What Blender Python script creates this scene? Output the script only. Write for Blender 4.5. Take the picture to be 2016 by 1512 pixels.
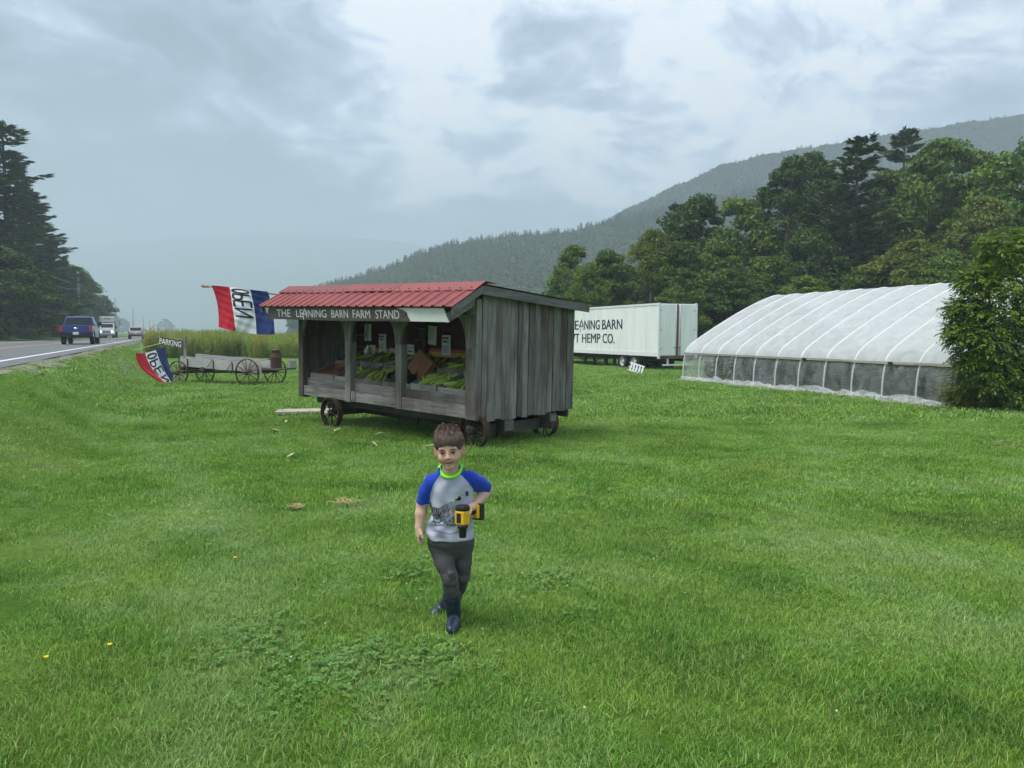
import bpy, bmesh, math, random
import numpy as np
from mathutils import Vector, Matrix, Euler, noise as mnoise

for o in list(bpy.data.objects):
    bpy.data.objects.remove(o)
R = math.radians
SC = bpy.context.scene
COL = SC.collection

# ------------------------------------------------------------------ camera
CAM_H = 1.66
PITCH = math.atan(100.0 / 1480.0)
cam_d = bpy.data.cameras.new('camera')
cam_d.sensor_width = 36.0
cam_d.lens = 1480.0 / 2016.0 * 36.0
cam_d.clip_start = 0.05
cam_d.clip_end = 12000.0
cam = bpy.data.objects.new('camera', cam_d)
COL.objects.link(cam)
cam.location = (0, 0, CAM_H)
cam.rotation_euler = (math.pi / 2 - PITCH, 0, 0)
SC.camera = cam

# ------------------------------------------------------------------ sky, sun, exposure
SUN_ELEV, SUN_AZ = R(66), R(-112)          # azimuth measured from +Y towards +X
SKY_STRENGTH = 0.05
CLOUD_A, CLOUD_B = (9.60, 3.556, 0), (8.952, 1.787, 0)
world = bpy.data.worlds.new('World')
SC.world = world
world.use_nodes = True
def build_world():
    nt = world.node_tree
    nt.nodes.clear()
    N, L = nt.nodes.new, nt.links.new
    out = N('ShaderNodeOutputWorld')
    bg = N('ShaderNodeBackground')
    bg.inputs['Strength'].default_value = SKY_STRENGTH
    L(bg.outputs[0], out.inputs[0])
    sky = N('ShaderNodeTexSky')
    sky.sky_type = 'NISHITA'
    sky.sun_disc = False
    sky.sun_elevation = SUN_ELEV
    sky.sun_rotation = SUN_AZ
    tc = N('ShaderNodeTexCoord')
    sep = N('ShaderNodeSeparateXYZ')
    L(tc.outputs['Generated'], sep.inputs[0])
    def m(op, a, b=None, c=None, clamp=False):
        n = N('ShaderNodeMath'); n.operation = op; n.use_clamp = clamp
        for i, v in enumerate((a, b, c)):
            if v is None: continue
            if isinstance(v, (int, float)): n.inputs[i].default_value = v
            else: L(v, n.inputs[i])
        return n.outputs[0]
    zc = m('MAXIMUM', sep.outputs[2], 0.0)
    den = m('ADD', zc, 0.34)
    px = m('DIVIDE', sep.outputs[0], den)
    py = m('DIVIDE', sep.outputs[1], den)
    cmb = N('ShaderNodeCombineXYZ')
    L(px, cmb.inputs[0]); L(py, cmb.inputs[1]); cmb.inputs[2].default_value = 3.7
    def noise(scale, detail, rough, dist=0.0, off=(0, 0, 0)):
        mp = N('ShaderNodeMapping'); mp.inputs['Location'].default_value = off
        L(cmb.outputs[0], mp.inputs[0])
        n = N('ShaderNodeTexNoise')
        n.inputs['Scale'].default_value = scale
        n.inputs['Detail'].default_value = detail
        n.inputs['Roughness'].default_value = rough
        n.inputs['Distortion'].default_value = dist
        L(mp.outputs[0], n.inputs['Vector'])
        return n.outputs[0]
    big = noise(0.95, 4.0, 0.5, 0.35, CLOUD_A)
    mid = noise(4.4, 12.0, 0.63, 0.4, CLOUD_B)
    v = m('ADD', m('MULTIPLY', big, 0.50), m('MULTIPLY', mid, 0.50))
    ramp = N('ShaderNodeValToRGB')
    cr = ramp.color_ramp
    cr.interpolation = 'B_SPLINE'
    K = 8.6
    stops = [(0.41, (0.15, 0.18, 0.22)), (0.47, (0.25, 0.305, 0.38)), (0.512, (0.375, 0.455, 0.57)),
             (0.550, (0.56, 0.65, 0.78)), (0.595, (1.15, 1.21, 1.27))]
    cr.elements[0].position, cr.elements[1].position = stops[0][0], stops[-1][0]
    cr.elements[0].color = (*stops[0][1], 1); cr.elements[1].color = (*stops[-1][1], 1)
    for p_, c_ in stops[1:-1]:
        e = cr.elements.new(p_); e.color = (*c_, 1)
    L(v, ramp.inputs[0])
    sc = N('ShaderNodeVectorMath'); sc.operation = 'SCALE'; sc.inputs[3].default_value = K
    L(ramp.outputs[0], sc.inputs[0])
    mix = N('ShaderNodeMix'); mix.data_type = 'RGBA'
    mix.inputs[0].default_value = 0.93
    L(sky.outputs[0], mix.inputs[6]); L(sc.outputs[0], mix.inputs[7])
    L(mix.outputs[2], bg.inputs['Color'])
build_world()
sun_d = bpy.data.lights.new('sun', 'SUN')
sun_d.energy = 1.5
sun_d.angle = R(36)
sun_d.color = (1.0, 0.95, 0.86)
sun = bpy.data.objects.new('sun', sun_d)
COL.objects.link(sun)
sd = Vector((math.sin(SUN_AZ) * math.cos(SUN_ELEV), math.cos(SUN_AZ) * math.cos(SUN_ELEV), math.sin(SUN_ELEV)))
sun.rotation_euler = sd.to_track_quat('Z', 'Y').to_euler()
SC.view_settings.view_transform = 'Standard'
SC.view_settings.look = 'None'
SC.view_settings.gamma = 1.0
SC.view_settings.use_curve_mapping = False
SC.view_settings.exposure = 1.82
SC.render.engine = 'CYCLES'
SC.cycles.max_bounces = 6
SC.cycles.diffuse_bounces = 2
SC.cycles.glossy_bounces = 2
SC.cycles.use_adaptive_sampling = True
SC.cycles.adaptive_threshold = 0.025
SC.cycles.transparent_max_bounces = 16
SC.cycles.volume_bounces = 1

# ------------------------------------------------------------------ helpers
def smooth(a, b, x):
    t = min(1.0, max(0.0, (x - a) / (b - a)))
    return t * t * (3 - 2 * t)
def ray(u, v):
    dx, dy = (u - 1008) / 1480.0, -(v - 756) / 1480.0
    return Vector((dx, dy * math.sin(PITCH) + math.cos(PITCH), dy * math.cos(PITCH) - math.sin(PITCH)))
def at(u, v, Y):
    r = ray(u, v)
    return Vector((0, 0, CAM_H)) + r * (Y / r.y)
def gz(x, y):
    """height of the lawn and field"""
    n = 0.9126 * x + 0.4088 * y
    base = -0.30 * smooth(3, 22, y) - 0.06 * smooth(22, 34, y) + 0.42 * smooth(48, 72, y)
    base += 0.06 * smooth(0, -4, x) * smooth(8, 13, y) * (1 - smooth(16, 24, y))
    base += 0.6 * smooth(24, 60, x)
    t = smooth(-0.9, -3.4, n)
    z = base * (1 - t) + 0.87 * t
    z += 0.9 * smooth(-15, -24, n)
    z += 0.02 * math.sin(x * 0.9 + 1.3) * math.sin(y * 0.7) * smooth(5, 9, abs(x) + y * 0.4)
    return z
def road_pt(n, s):
    """road coordinates (n across, s along) to x, y"""
    return (0.9126 * n - 0.4088 * s, 0.4088 * n + 0.9126 * s)

def put(o, label=None, cat=None, group=None, kind=None):
    if label: o['label'] = label
    if cat: o['category'] = cat
    if group: o['group'] = group
    if kind: o['kind'] = kind
    return o
def empty(name, loc=(0, 0, 0), rz=0.0, label=None, cat=None, group=None, mat=None):
    o = bpy.data.objects.new(name, None)
    o.empty_display_size = 0.1
    COL.objects.link(o)
    if mat is not None: o.matrix_world = mat
    else:
        o.location = loc
        o.rotation_euler = (0, 0, rz)
    return put(o, label, cat, group)
def link(name, me, mat, parent=None):
    o = bpy.data.objects.new(name, me)
    COL.objects.link(o)
    if mat is not None and not me.materials: me.materials.append(mat)
    if parent is not None: o.parent = parent
    return o
def copy_tree(o, parent=None):
    c = o.copy()
    COL.objects.link(c)
    if parent is not None: c.parent = parent
    for ch in list(o.children):
        if ch.name in COL.objects: copy_tree(ch, c)
    return c

class MB:
    """collects shapes, then links them as one mesh object"""
    def __init__(s): s.v, s.f, s.sm, s.mi = [], [], [], []
    def add(s, vs, fs, M=None, smooth_=False, mi=0):
        b = len(s.v)
        for q in vs:
            q = Vector(q)
            s.v.append(tuple(M @ q) if M is not None else tuple(q))
        for f in fs:
            s.f.append([b + i for i in f]); s.sm.append(smooth_); s.mi.append(mi)
        return s
    def box(s, lo, hi, M=None, mi=0, bev=0.0):
        x0, y0, z0 = lo; x1, y1, z1 = hi
        if bev <= 0:
            vs = [(x0,y0,z0),(x1,y0,z0),(x1,y1,z0),(x0,y1,z0),(x0,y0,z1),(x1,y0,z1),(x1,y1,z1),(x0,y1,z1)]
            fs = [(0,3,2,1),(4,5,6,7),(0,1,5,4),(1,2,6,5),(2,3,7,6),(3,0,4,7)]
            return s.add(vs, fs, M, False, mi)
        bm = bmesh.new()
        bmesh.ops.create_cube(bm, size=1.0)
        for q in bm.verts:
            q.co = Vector(((x0+x1)/2 + q.co.x*(x1-x0), (y0+y1)/2 + q.co.y*(y1-y0), (z0+z1)/2 + q.co.z*(z1-z0)))
        bmesh.ops.bevel(bm, geom=list(bm.edges), offset=bev, segments=2, affect='EDGES', profile=0.5)
        s.bm(bm, M, mi)
        return s
    def bm(s, bm, M=None, mi=0, smooth_=False):
        bm.verts.index_update()
        s.add([q.co.copy() for q in bm.verts], [[q.index for q in f.verts] for f in bm.faces], M, smooth_, mi)
        bm.free()
        return s
    def tube(s, pts, rad, n=8, M=None, cap=True, mi=0, up=(0, 0, 1), sq=None):
        pts = [Vector(q) for q in pts]
        if isinstance(rad, (int, float)): rad = [rad] * len(pts)
        vs, fs = [], []
        prev = None
        for i, q in enumerate(pts):
            a = pts[max(0, i-1)]; b = pts[min(len(pts)-1, i+1)]
            t = (b - a)
            t = t.normalized() if t.length > 1e-9 else Vector((0, 0, 1))
            if prev is None:
                u = Vector(up)
                if abs(u.dot(t)) > 0.95: u = Vector((1, 0, 0))
                u = (u - t * u.dot(t)).normalized()
            else:
                u = (prev - t * prev.dot(t))
                u = u.normalized() if u.length > 1e-6 else prev
            prev = u
            w = t.cross(u)
            for k in range(n):
                an = 2 * math.pi * k / n
                vs.append(q + (u * math.cos(an) + w * math.sin(an) * (sq or 1.0)) * rad[i])
        for i in range(len(pts) - 1):
            for k in range(n):
                fs.append((i*n+k, i*n+(k+1) % n, (i+1)*n+(k+1) % n, (i+1)*n+k))
        if cap:
            fs.append(tuple(range(n-1, -1, -1)))
            fs.append(tuple((len(pts)-1)*n + k for k in range(n)))
        return s.add(vs, fs, M, True, mi)
    def lathe(s, prof, n=16, M=None, mi=0, closed=False, smooth_=True):
        """prof: (r, z) pairs, turned about z"""
        vs, fs = [], []
        for r, z in prof:
            for k in range(n):
                an = 2 * math.pi * k / n
                vs.append((r * math.cos(an), r * math.sin(an), z))
        m_ = len(prof)
        rng = m_ if closed else m_ - 1
        for i in range(rng):
            j = (i + 1) % m_
            for k in range(n):
                fs.append((i*n+k, i*n+(k+1) % n, j*n+(k+1) % n, j*n+k))
        if not closed:
            if prof[0][0] > 1e-6: fs.append(tuple(range(n-1, -1, -1)))
            if prof[-1][0] > 1e-6: fs.append(tuple((m_-1)*n + k for k in range(n)))
        return s.add(vs, fs, M, smooth_, mi)
    def prism(s, poly, z0, z1, M=None, mi=0):
        """poly in x, y extruded from z0 to z1"""
        n = len(poly)
        vs = [(x, y, z0) for x, y in poly] + [(x, y, z1) for x, y in poly]
        fs = [tuple(range(n-1, -1, -1)), tuple(range(n, 2*n))]
        fs += [(i, (i+1) % n, n+(i+1) % n, n+i) for i in range(n)]
        return s.add(vs, fs, M, False, mi)
    def grid(s, fn, nu, nv, M=None, mi=0, smooth_=True):
        vs = [fn(i / nu, j / nv) for j in range(nv + 1) for i in range(nu + 1)]
        fs = [(j*(nu+1)+i, j*(nu+1)+i+1, (j+1)*(nu+1)+i+1, (j+1)*(nu+1)+i) for j in range(nv) for i in range(nu)]
        return s.add(vs, fs, M, smooth_, mi)
    def mesh(s, name):
        me = bpy.data.meshes.new(name)
        me.from_pydata(s.v, [], s.f)
        me.polygons.foreach_set('use_smooth', s.sm)
        me.polygons.foreach_set('material_index', s.mi)
        me.update()
        return me
    def build(s, name, mat, parent=None, fix=False):
        me = s.mesh(name)
        if fix:
            b = bmesh.new(); b.from_mesh(me)
            bmesh.ops.recalc_face_normals(b, faces=b.faces); b.to_mesh(me); b.free()
        mats = mat if isinstance(mat, (list, tuple)) else [mat]
        for m_ in mats: me.materials.append(m_)
        return link(name, me, None, parent)
def text_mesh(body, size, extrude=0.004, shear=0.0, space=1.0, bold=0.0, align='LEFT'):
    cu = bpy.data.curves.new('t', 'FONT')
    cu.body = body; cu.size = size; cu.extrude = extrude; cu.shear = shear
    cu.space_character = space; cu.offset = bold; cu.align_x = align
    cu.resolution_u = 3
    ob = bpy.data.objects.new('t', cu)
    COL.objects.link(ob)
    bpy.context.view_layer.update()
    dg = bpy.context.evaluated_depsgraph_get()
    me = bpy.data.meshes.new_from_object(ob.evaluated_get(dg))
    bpy.data.objects.remove(ob)
    bpy.data.curves.remove(cu)
    vs = [q.co.copy() for q in me.vertices]
    fs = [list(p.vertices) for p in me.polygons]
    bpy.data.meshes.remove(me)
    return vs, fs
def width_of(vs): return max(q.x for q in vs) if vs else 0.0

# ------------------------------------------------------------------ materials
MT = {}
class NT:
    def __init__(s, name, rough=0.6, spec=0.5):
        s.m = bpy.data.materials.new(name); s.m.use_nodes = True
        s.t = s.m.node_tree
        s.b = s.t.nodes['Principled BSDF']
        s.b.inputs['Roughness'].default_value = rough
        s.b.inputs['Specular IOR Level'].default_value = spec
        s.out = s.t.nodes['Material Output']
        MT[name] = s.m
    def n(s, t, **kw):
        nd = s.t.nodes.new(t)
        for k, v in kw.items(): setattr(nd, k, v)
        return nd
    def l(s, a, b): s.t.links.new(a, b)
    def val(s, sock, v):
        if isinstance(v, (int, float)): sock.default_value = v
        elif isinstance(v, (tuple, list)): sock.default_value = v if len(v) == len(sock.default_value) else (*v, 1)
        else: s.l(v, sock)
    def math(s, op, a, b=0.0, clamp=False):
        nd = s.n('ShaderNodeMath', operation=op, use_clamp=clamp)
        s.val(nd.inputs[0], a); s.val(nd.inputs[1], b)
        return nd.outputs[0]
    def coords(s, kind='Object', scale=(1, 1, 1), rnd=0.0, loc=(0, 0, 0)):
        if kind == 'World':
            src = s.n('ShaderNodeNewGeometry').outputs['Position']
        else:
            src = s.n('ShaderNodeTexCoord').outputs[kind]
        mp = s.n('ShaderNodeMapping')
        mp.inputs['Scale'].default_value = scale
        mp.inputs['Location'].default_value = loc
        s.l(src, mp.inputs[0])
        o = mp.outputs[0]
        if rnd:
            oi = s.n('ShaderNodeObjectInfo')
            va = s.n('ShaderNodeVectorMath', operation='ADD')
            s.l(o, va.inputs[0])
            s.l(s.math('MULTIPLY', oi.outputs['Random'], rnd), va.inputs[1])
            o = va.outputs[0]
        return o
    def noise(s, vec, scale=5.0, detail=4.0, rough=0.5, dist=0.0):
        nd = s.n('ShaderNodeTexNoise')
        s.l(vec, nd.inputs['Vector'])
        nd.inputs['Scale'].default_value = scale
        nd.inputs['Detail'].default_value = detail
        nd.inputs['Roughness'].default_value = rough
        nd.inputs['Distortion'].default_value = dist
        return nd.outputs[0]
    def ramp(s, fac, stops, interp='LINEAR'):
        nd = s.n('ShaderNodeValToRGB')
        cr = nd.color_ramp; cr.interpolation = interp
        cr.elements[0].position = stops[0][0]; cr.elements[1].position = stops[-1][0]
        c4 = lambda c: (c, c, c, 1) if isinstance(c, (int, float)) else (*c, 1)
        cr.elements[0].color = c4(stops[0][1]); cr.elements[1].color = c4(stops[-1][1])
        for p_, c_ in stops[1:-1]:
            e = cr.elements.new(p_); e.color = c4(c_)
        s.l(fac, nd.inputs[0])
        return nd.outputs[0]
    def mix(s, fac, a, b, mode='MIX'):
        nd = s.n('ShaderNodeMix', data_type='RGBA', blend_type=mode)
        s.val(nd.inputs[0], fac); s.val(nd.inputs[6], a); s.val(nd.inputs[7], b)
        return nd.outputs[2]
    def bump(s, h, strength=0.3, dist=0.01):
        nd = s.n('ShaderNodeBump')
        nd.inputs['Strength'].default_value = strength
        nd.inputs['Distance'].default_value = dist
        s.l(h, nd.inputs['Height'])
        s.l(nd.outputs[0], s.b.inputs['Normal'])
        return nd.outputs[0]
    def color(s, c): s.val(s.b.inputs['Base Color'], c)

def m_plain(name, col, rough=0.6, spec=0.5, metal=0.0, var=0.18, scale=6.0, bump=0.0, rnd=7.0, rndv=0.0):
    """one paint or material with uneven wear"""
    t = NT(name, rough, spec)
    v = t.coords('Object', rnd=rnd)
    f = t.noise(v, scale, 5.0, 0.6)
    c = t.mix(t.math('MULTIPLY', f, 1.0), tuple(x * (1 - var) for x in col), tuple(min(1, x * (1 + var)) for x in col))
    if rndv:
        oi = t.n('ShaderNodeObjectInfo')
        h = t.n('ShaderNodeHueSaturation')
        t.l(c, h.inputs['Color'])
        t.l(t.math('ADD', t.math('MULTIPLY', oi.outputs['Random'], rndv), 1 - rndv / 2), h.inputs['Value'])
        c = h.outputs[0]
    t.color(c)
    t.b.inputs['Metallic'].default_value = metal
    t.val(t.b.inputs['Roughness'], t.ramp(f, [(0.3, max(0.05, rough - 0.12)), (0.7, min(1, rough + 0.12))]))
    if bump: t.bump(t.noise(v, scale * 6, 5, 0.6), bump, 0.01)
    return t.m
def m_wood(name, axis, dark, light, rough=0.85, stain=None, rndv=0.5):
    """weathered boards: grain runs along the given object axis"""
    t = NT(name, rough, 0.25)
    sc = [22.0, 22.0, 22.0]; sc[axis] = 1.1
    v = t.coords('Object', tuple(sc), rnd=31.0)
    g = t.noise(v, 1.0, 6.0, 0.62, 0.6)
    sc2 = [2.6, 2.6, 2.6]; sc2[axis] = 0.55
    v2 = t.coords('Object', tuple(sc2), rnd=17.0)
    w = t.noise(v2, 1.0, 4.0, 0.6, 0.5)
    sc3 = [70.0, 70.0, 70.0]; sc3[axis] = 2.2
    fine = t.noise(t.coords('Object', tuple(sc3), rnd=11.0), 1.0, 3.0, 0.5)
    c = t.ramp(g, [(0.28, dark), (0.5, tuple((a + b) / 2 for a, b in zip(dark, light))), (0.72, light)])
    c = t.mix(t.ramp(w, [(0.35, 0.0), (0.7, 0.55)]), c, tuple(x * 1.25 for x in light))
    c = t.mix(t.ramp(fine, [(0.30, 0.8), (0.42, 0.0)]), c, tuple(x * 0.35 for x in dark))
    if stain:
        sv = t.noise(t.coords('Object', (1.6, 1.6, 0.7), rnd=5.0), 1.0, 3.0, 0.55)
        c = t.mix(t.ramp(sv, [(0.45, 0.0), (0.66, 0.85)]), c, stain)
    vo = t.n('ShaderNodeTexVoronoi')
    kn = [5.0, 5.0, 5.0]; kn[axis] = 2.6
    t.l(t.coords('Object', tuple(kn), rnd=23.0), vo.inputs['Vector'])
    knot = t.ramp(vo.outputs['Distance'], [(0.06, 1.0), (0.11, 0.0)])
    c = t.mix(t.math('MULTIPLY', knot, 0.75), c, tuple(x * 0.3 for x in dark))
    oi = t.n('ShaderNodeObjectInfo')
    h = t.n('ShaderNodeHueSaturation')
    t.l(c, h.inputs['Color'])
    t.l(t.math('ADD', t.math('MULTIPLY', oi.outputs['Random'], rndv), 1 - rndv / 2), h.inputs['Value'])
    t.color(h.outputs[0])
    t.bump(t.math('ADD', g, t.math('MULTIPLY', fine, 0.7)), 0.55, 0.012)
    return t.m
# ------------------------------------------------------------------ lawn colour shared by the soil sheet and the blades
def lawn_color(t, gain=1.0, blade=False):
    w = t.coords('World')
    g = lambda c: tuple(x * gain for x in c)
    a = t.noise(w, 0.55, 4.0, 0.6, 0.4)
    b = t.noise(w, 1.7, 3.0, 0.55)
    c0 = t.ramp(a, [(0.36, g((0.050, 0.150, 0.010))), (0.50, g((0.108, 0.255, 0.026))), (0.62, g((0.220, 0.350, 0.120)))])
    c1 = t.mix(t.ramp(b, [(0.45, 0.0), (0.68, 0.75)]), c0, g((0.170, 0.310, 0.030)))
    # mower passes: broad faint bands running along the greenhouse and the trailer
    wv = t.n('ShaderNodeTexWave', wave_type='BANDS', bands_direction='X')
    mp = t.n('ShaderNodeMapping')
    mp.inputs['Rotation'].default_value = (0, 0, R(-62))
    mp.inputs['Scale'].default_value = (0.24, 0.24, 0.24)
    t.l(w, mp.inputs[0]); t.l(mp.outputs[0], wv.inputs['Vector'])
    wv.inputs['Scale'].default_value = 1.0
    wv.inputs['Distortion'].default_value = 1.6
    wv.inputs['Detail'].default_value = 2.0
    c2 = t.mix(t.math('MULTIPLY', wv.outputs['Fac'], 0.38), c1, g((0.200, 0.330, 0.052)))
    d = t.noise(t.coords('World', (1, 1, 1), loc=(13, 5, 0)), 0.22, 3.0, 0.6)
    c3 = t.mix(t.ramp(d, [(0.56, 0.0), (0.75, 0.55)]), c2, g((0.255, 0.340, 0.075)))
    # pale worn wheel track curving up the left side of the lawn
    sp = t.n('ShaderNodeSeparateXYZ'); t.l(w, sp.inputs[0])
    fc = t.n('ShaderNodeFloatCurve')
    cv = fc.mapping.curves[0]
    pts = [(0.0, -1.2), (2.6, -1.30), (3.3, -1.42), (4.2, -1.55), (5.2, -1.85), (7.0, -2.75), (9.3, -4.2), (12.0, -6.0), (14.0, -7.4)]
    cv.points[0].location = (0.0, (pts[0][1] + 8) / 8); cv.points[1].location = (1.0, (pts[-1][1] + 8) / 8)
    for y_, x_ in pts[1:-1]: cv.points.new(y_ / 14.0, (x_ + 8) / 8)
    fc.mapping.update()
    t.l(t.math('DIVIDE', sp.outputs[1], 14.0, True), fc.inputs['Value'])
    xt = t.math('SUBTRACT', t.math('MULTIPLY', fc.outputs[0], 8.0), 8.0)
    dx = t.math('ADD', t.math('SUBTRACT', sp.outputs[0], xt), t.math('MULTIPLY', t.math('SUBTRACT', a, 0.5), 1.4))
    band = t.math('SUBTRACT', 1.0, t.math('DIVIDE', t.math('ABSOLUTE', dx), 0.42), True)
    fade = t.math('SUBTRACT', 1.0, t.math('DIVIDE', t.math('ABSOLUTE', t.math('SUBTRACT', sp.outputs[1], 7.0)), 6.5), True)
    k = t.math('MULTIPLY', t.math('MULTIPLY', band, t.ramp(fade, [(0.0, 0.0), (0.3, 1.0)])), t.math('ADD', t.math('MULTIPLY', b, 0.9), 0.25), True)
    return t.mix(t.math('MULTIPLY', k, 0.62), c3, g((0.250, 0.375, 0.150)))
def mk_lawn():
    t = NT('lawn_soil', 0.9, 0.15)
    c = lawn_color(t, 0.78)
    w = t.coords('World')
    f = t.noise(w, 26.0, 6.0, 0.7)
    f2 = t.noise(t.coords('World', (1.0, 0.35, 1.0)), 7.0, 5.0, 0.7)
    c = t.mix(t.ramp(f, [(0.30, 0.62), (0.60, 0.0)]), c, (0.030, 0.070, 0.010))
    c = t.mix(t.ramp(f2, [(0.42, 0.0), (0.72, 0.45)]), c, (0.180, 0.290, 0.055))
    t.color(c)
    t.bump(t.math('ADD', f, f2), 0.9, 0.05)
mk_lawn()
def mk_blade():
    t = NT('grass_blade', 0.55, 0.28)
    c = lawn_color(t, 1.30, True)
    oi = t.n('ShaderNodeObjectInfo')
    at_ = t.n('ShaderNodeAttribute', attribute_name='tint')
    h = t.n('ShaderNodeHueSaturation')
    t.l(c, h.inputs['Color'])
    t.l(t.math('ADD', t.math('MULTIPLY', at_.outputs['Fac'], 0.9), 0.62), h.inputs['Value'])
    c = t.mix(t.math('MULTIPLY', t.math('GREATER_THAN', at_.outputs['Fac'], 0.62), 0.45), h.outputs[0], (0.300, 0.420, 0.150))
    c = t.mix(t.math('MULTIPLY', t.math('GREATER_THAN', at_.outputs['Fac'], 0.92), 0.7), c, (0.42, 0.37, 0.18))
    t.color(c)
    tr = t.n('ShaderNodeBsdfTranslucent'); t.l(c, tr.inputs['Color'])
    mx = t.n('ShaderNodeMixShader'); mx.inputs[0].default_value = 0.28
    t.l(t.b.outputs[0], mx.inputs[1]); t.l(tr.outputs[0], mx.inputs[2])
    t.l(mx.outputs[0], t.out.inputs[0])
mk_blade()
def mk_leaf(name, dark, light, trans=0.3, rough=0.5, spread=0.35):
    """leaves: tint attribute carries each clump's own leaf colour"""
    t = NT(name, rough, 0.3)
    a_ = t.n('ShaderNodeAttribute', attribute_name='tint')
    oi = t.n('ShaderNodeObjectInfo')
    c = t.mix(a_.outputs['Fac'], dark, light)
    h = t.n('ShaderNodeHueSaturation')
    t.l(c, h.inputs['Color'])
    t.l(t.math('ADD', t.math('MULTIPLY', oi.outputs['Random'], spread), 1 - spread / 2), h.inputs['Value'])
    t.color(h.outputs[0])
    tr = t.n('ShaderNodeBsdfTranslucent'); t.l(h.outputs[0], tr.inputs['Color'])
    mx = t.n('ShaderNodeMixShader'); mx.inputs[0].default_value = trans
    t.l(t.b.outputs[0], mx.inputs[1]); t.l(tr.outputs[0], mx.inputs[2])
    t.l(mx.outputs[0], t.out.inputs[0])
    return t.m
mk_leaf('leaf_maple', (0.044, 0.098, 0.012), (0.135, 0.215, 0.024))
mk_leaf('leaf_yellow', (0.080, 0.125, 0.016), (0.210, 0.250, 0.030))
mk_leaf('leaf_dark', (0.032, 0.075, 0.011), (0.095, 0.165, 0.022))
mk_leaf('leaf_bright', (0.052, 0.118, 0.012), (0.160, 0.255, 0.026))
mk_leaf('needle', (0.022, 0.052, 0.014), (0.105, 0.165, 0.040), 0.12)
mk_leaf('needle_blue', (0.024, 0.052, 0.020), (0.100, 0.155, 0.052), 0.12)
mk_leaf('weed', (0.130, 0.225, 0.040), (0.340, 0.400, 0.085), 0.45, 0.6, 0.4)
mk_leaf('goldenrod', (0.190, 0.190, 0.030), (0.520, 0.400, 0.050), 0.4, 0.7, 0.3)
mk_leaf('clover', (0.090, 0.215, 0.040), (0.175, 0.320, 0.080), 0.25, 0.6, 0.2)
mk_leaf('hill_leaf', (0.024, 0.062, 0.014), (0.075, 0.125, 0.024), 0.1, 0.8, 0.7)
m_plain('bark', (0.11, 0.09, 0.07), 0.9, 0.1, var=0.45, scale=9, bump=0.6)
m_plain('bark_grey', (0.19, 0.17, 0.15), 0.9, 0.1, var=0.4, scale=9, bump=0.6)
def mk_road():
    t = NT('asphalt', 0.55, 0.45)
    w = t.coords('World')
    f = t.noise(w, 60.0, 4.0, 0.7); g = t.noise(w, 0.6, 4.0, 0.6)
    c = t.mix(t.ramp(f, [(0.3, 0.0), (0.7, 1.0)]), (0.105, 0.110, 0.118), (0.185, 0.190, 0.200))
    c = t.mix(t.math('MULTIPLY', g, 0.5), c, (0.10, 0.105, 0.115))
    t.color(c)
    t.val(t.b.inputs['Roughness'], t.ramp(g, [(0.3, 0.38), (0.7, 0.65)]))
    t.bump(f, 0.3, 0.01)
    t = NT('gravel', 0.9, 0.2)
    w = t.coords('World')
    vo = t.n('ShaderNodeTexVoronoi'); t.l(w, vo.inputs['Vector']); vo.inputs['Scale'].default_value = 28.0
    c = t.ramp(vo.outputs['Color'], [(0.2, (0.13, 0.12, 0.105)), (0.8, (0.34, 0.32, 0.29))])
    g = t.noise(w, 1.8, 4.0, 0.65)
    c = t.mix(t.ramp(g, [(0.40, 0.0), (0.58, 0.9)]), c, (0.105, 0.150, 0.040))
    t.color(c)
    t.bump(vo.outputs['Distance'], 0.6, 0.02)
    m_plain('road_paint', (0.78, 0.78, 0.76), 0.6, 0.3, var=0.12, scale=3)
    m_plain('road_yellow', (0.62, 0.42, 0.05), 0.6, 0.3, var=0.15, scale=3)
    t = NT('hill_soil', 0.95, 0.05)
    w = t.coords('World')
    c = t.ramp(t.noise(w, 0.06, 6.0, 0.7), [(0.3, (0.022, 0.050, 0.016)), (0.7, (0.060, 0.100, 0.026))])
    t.color(c)
    t.bump(t.noise(w, 0.2, 6, 0.8), 1.0, 3.0)
mk_road()

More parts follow.
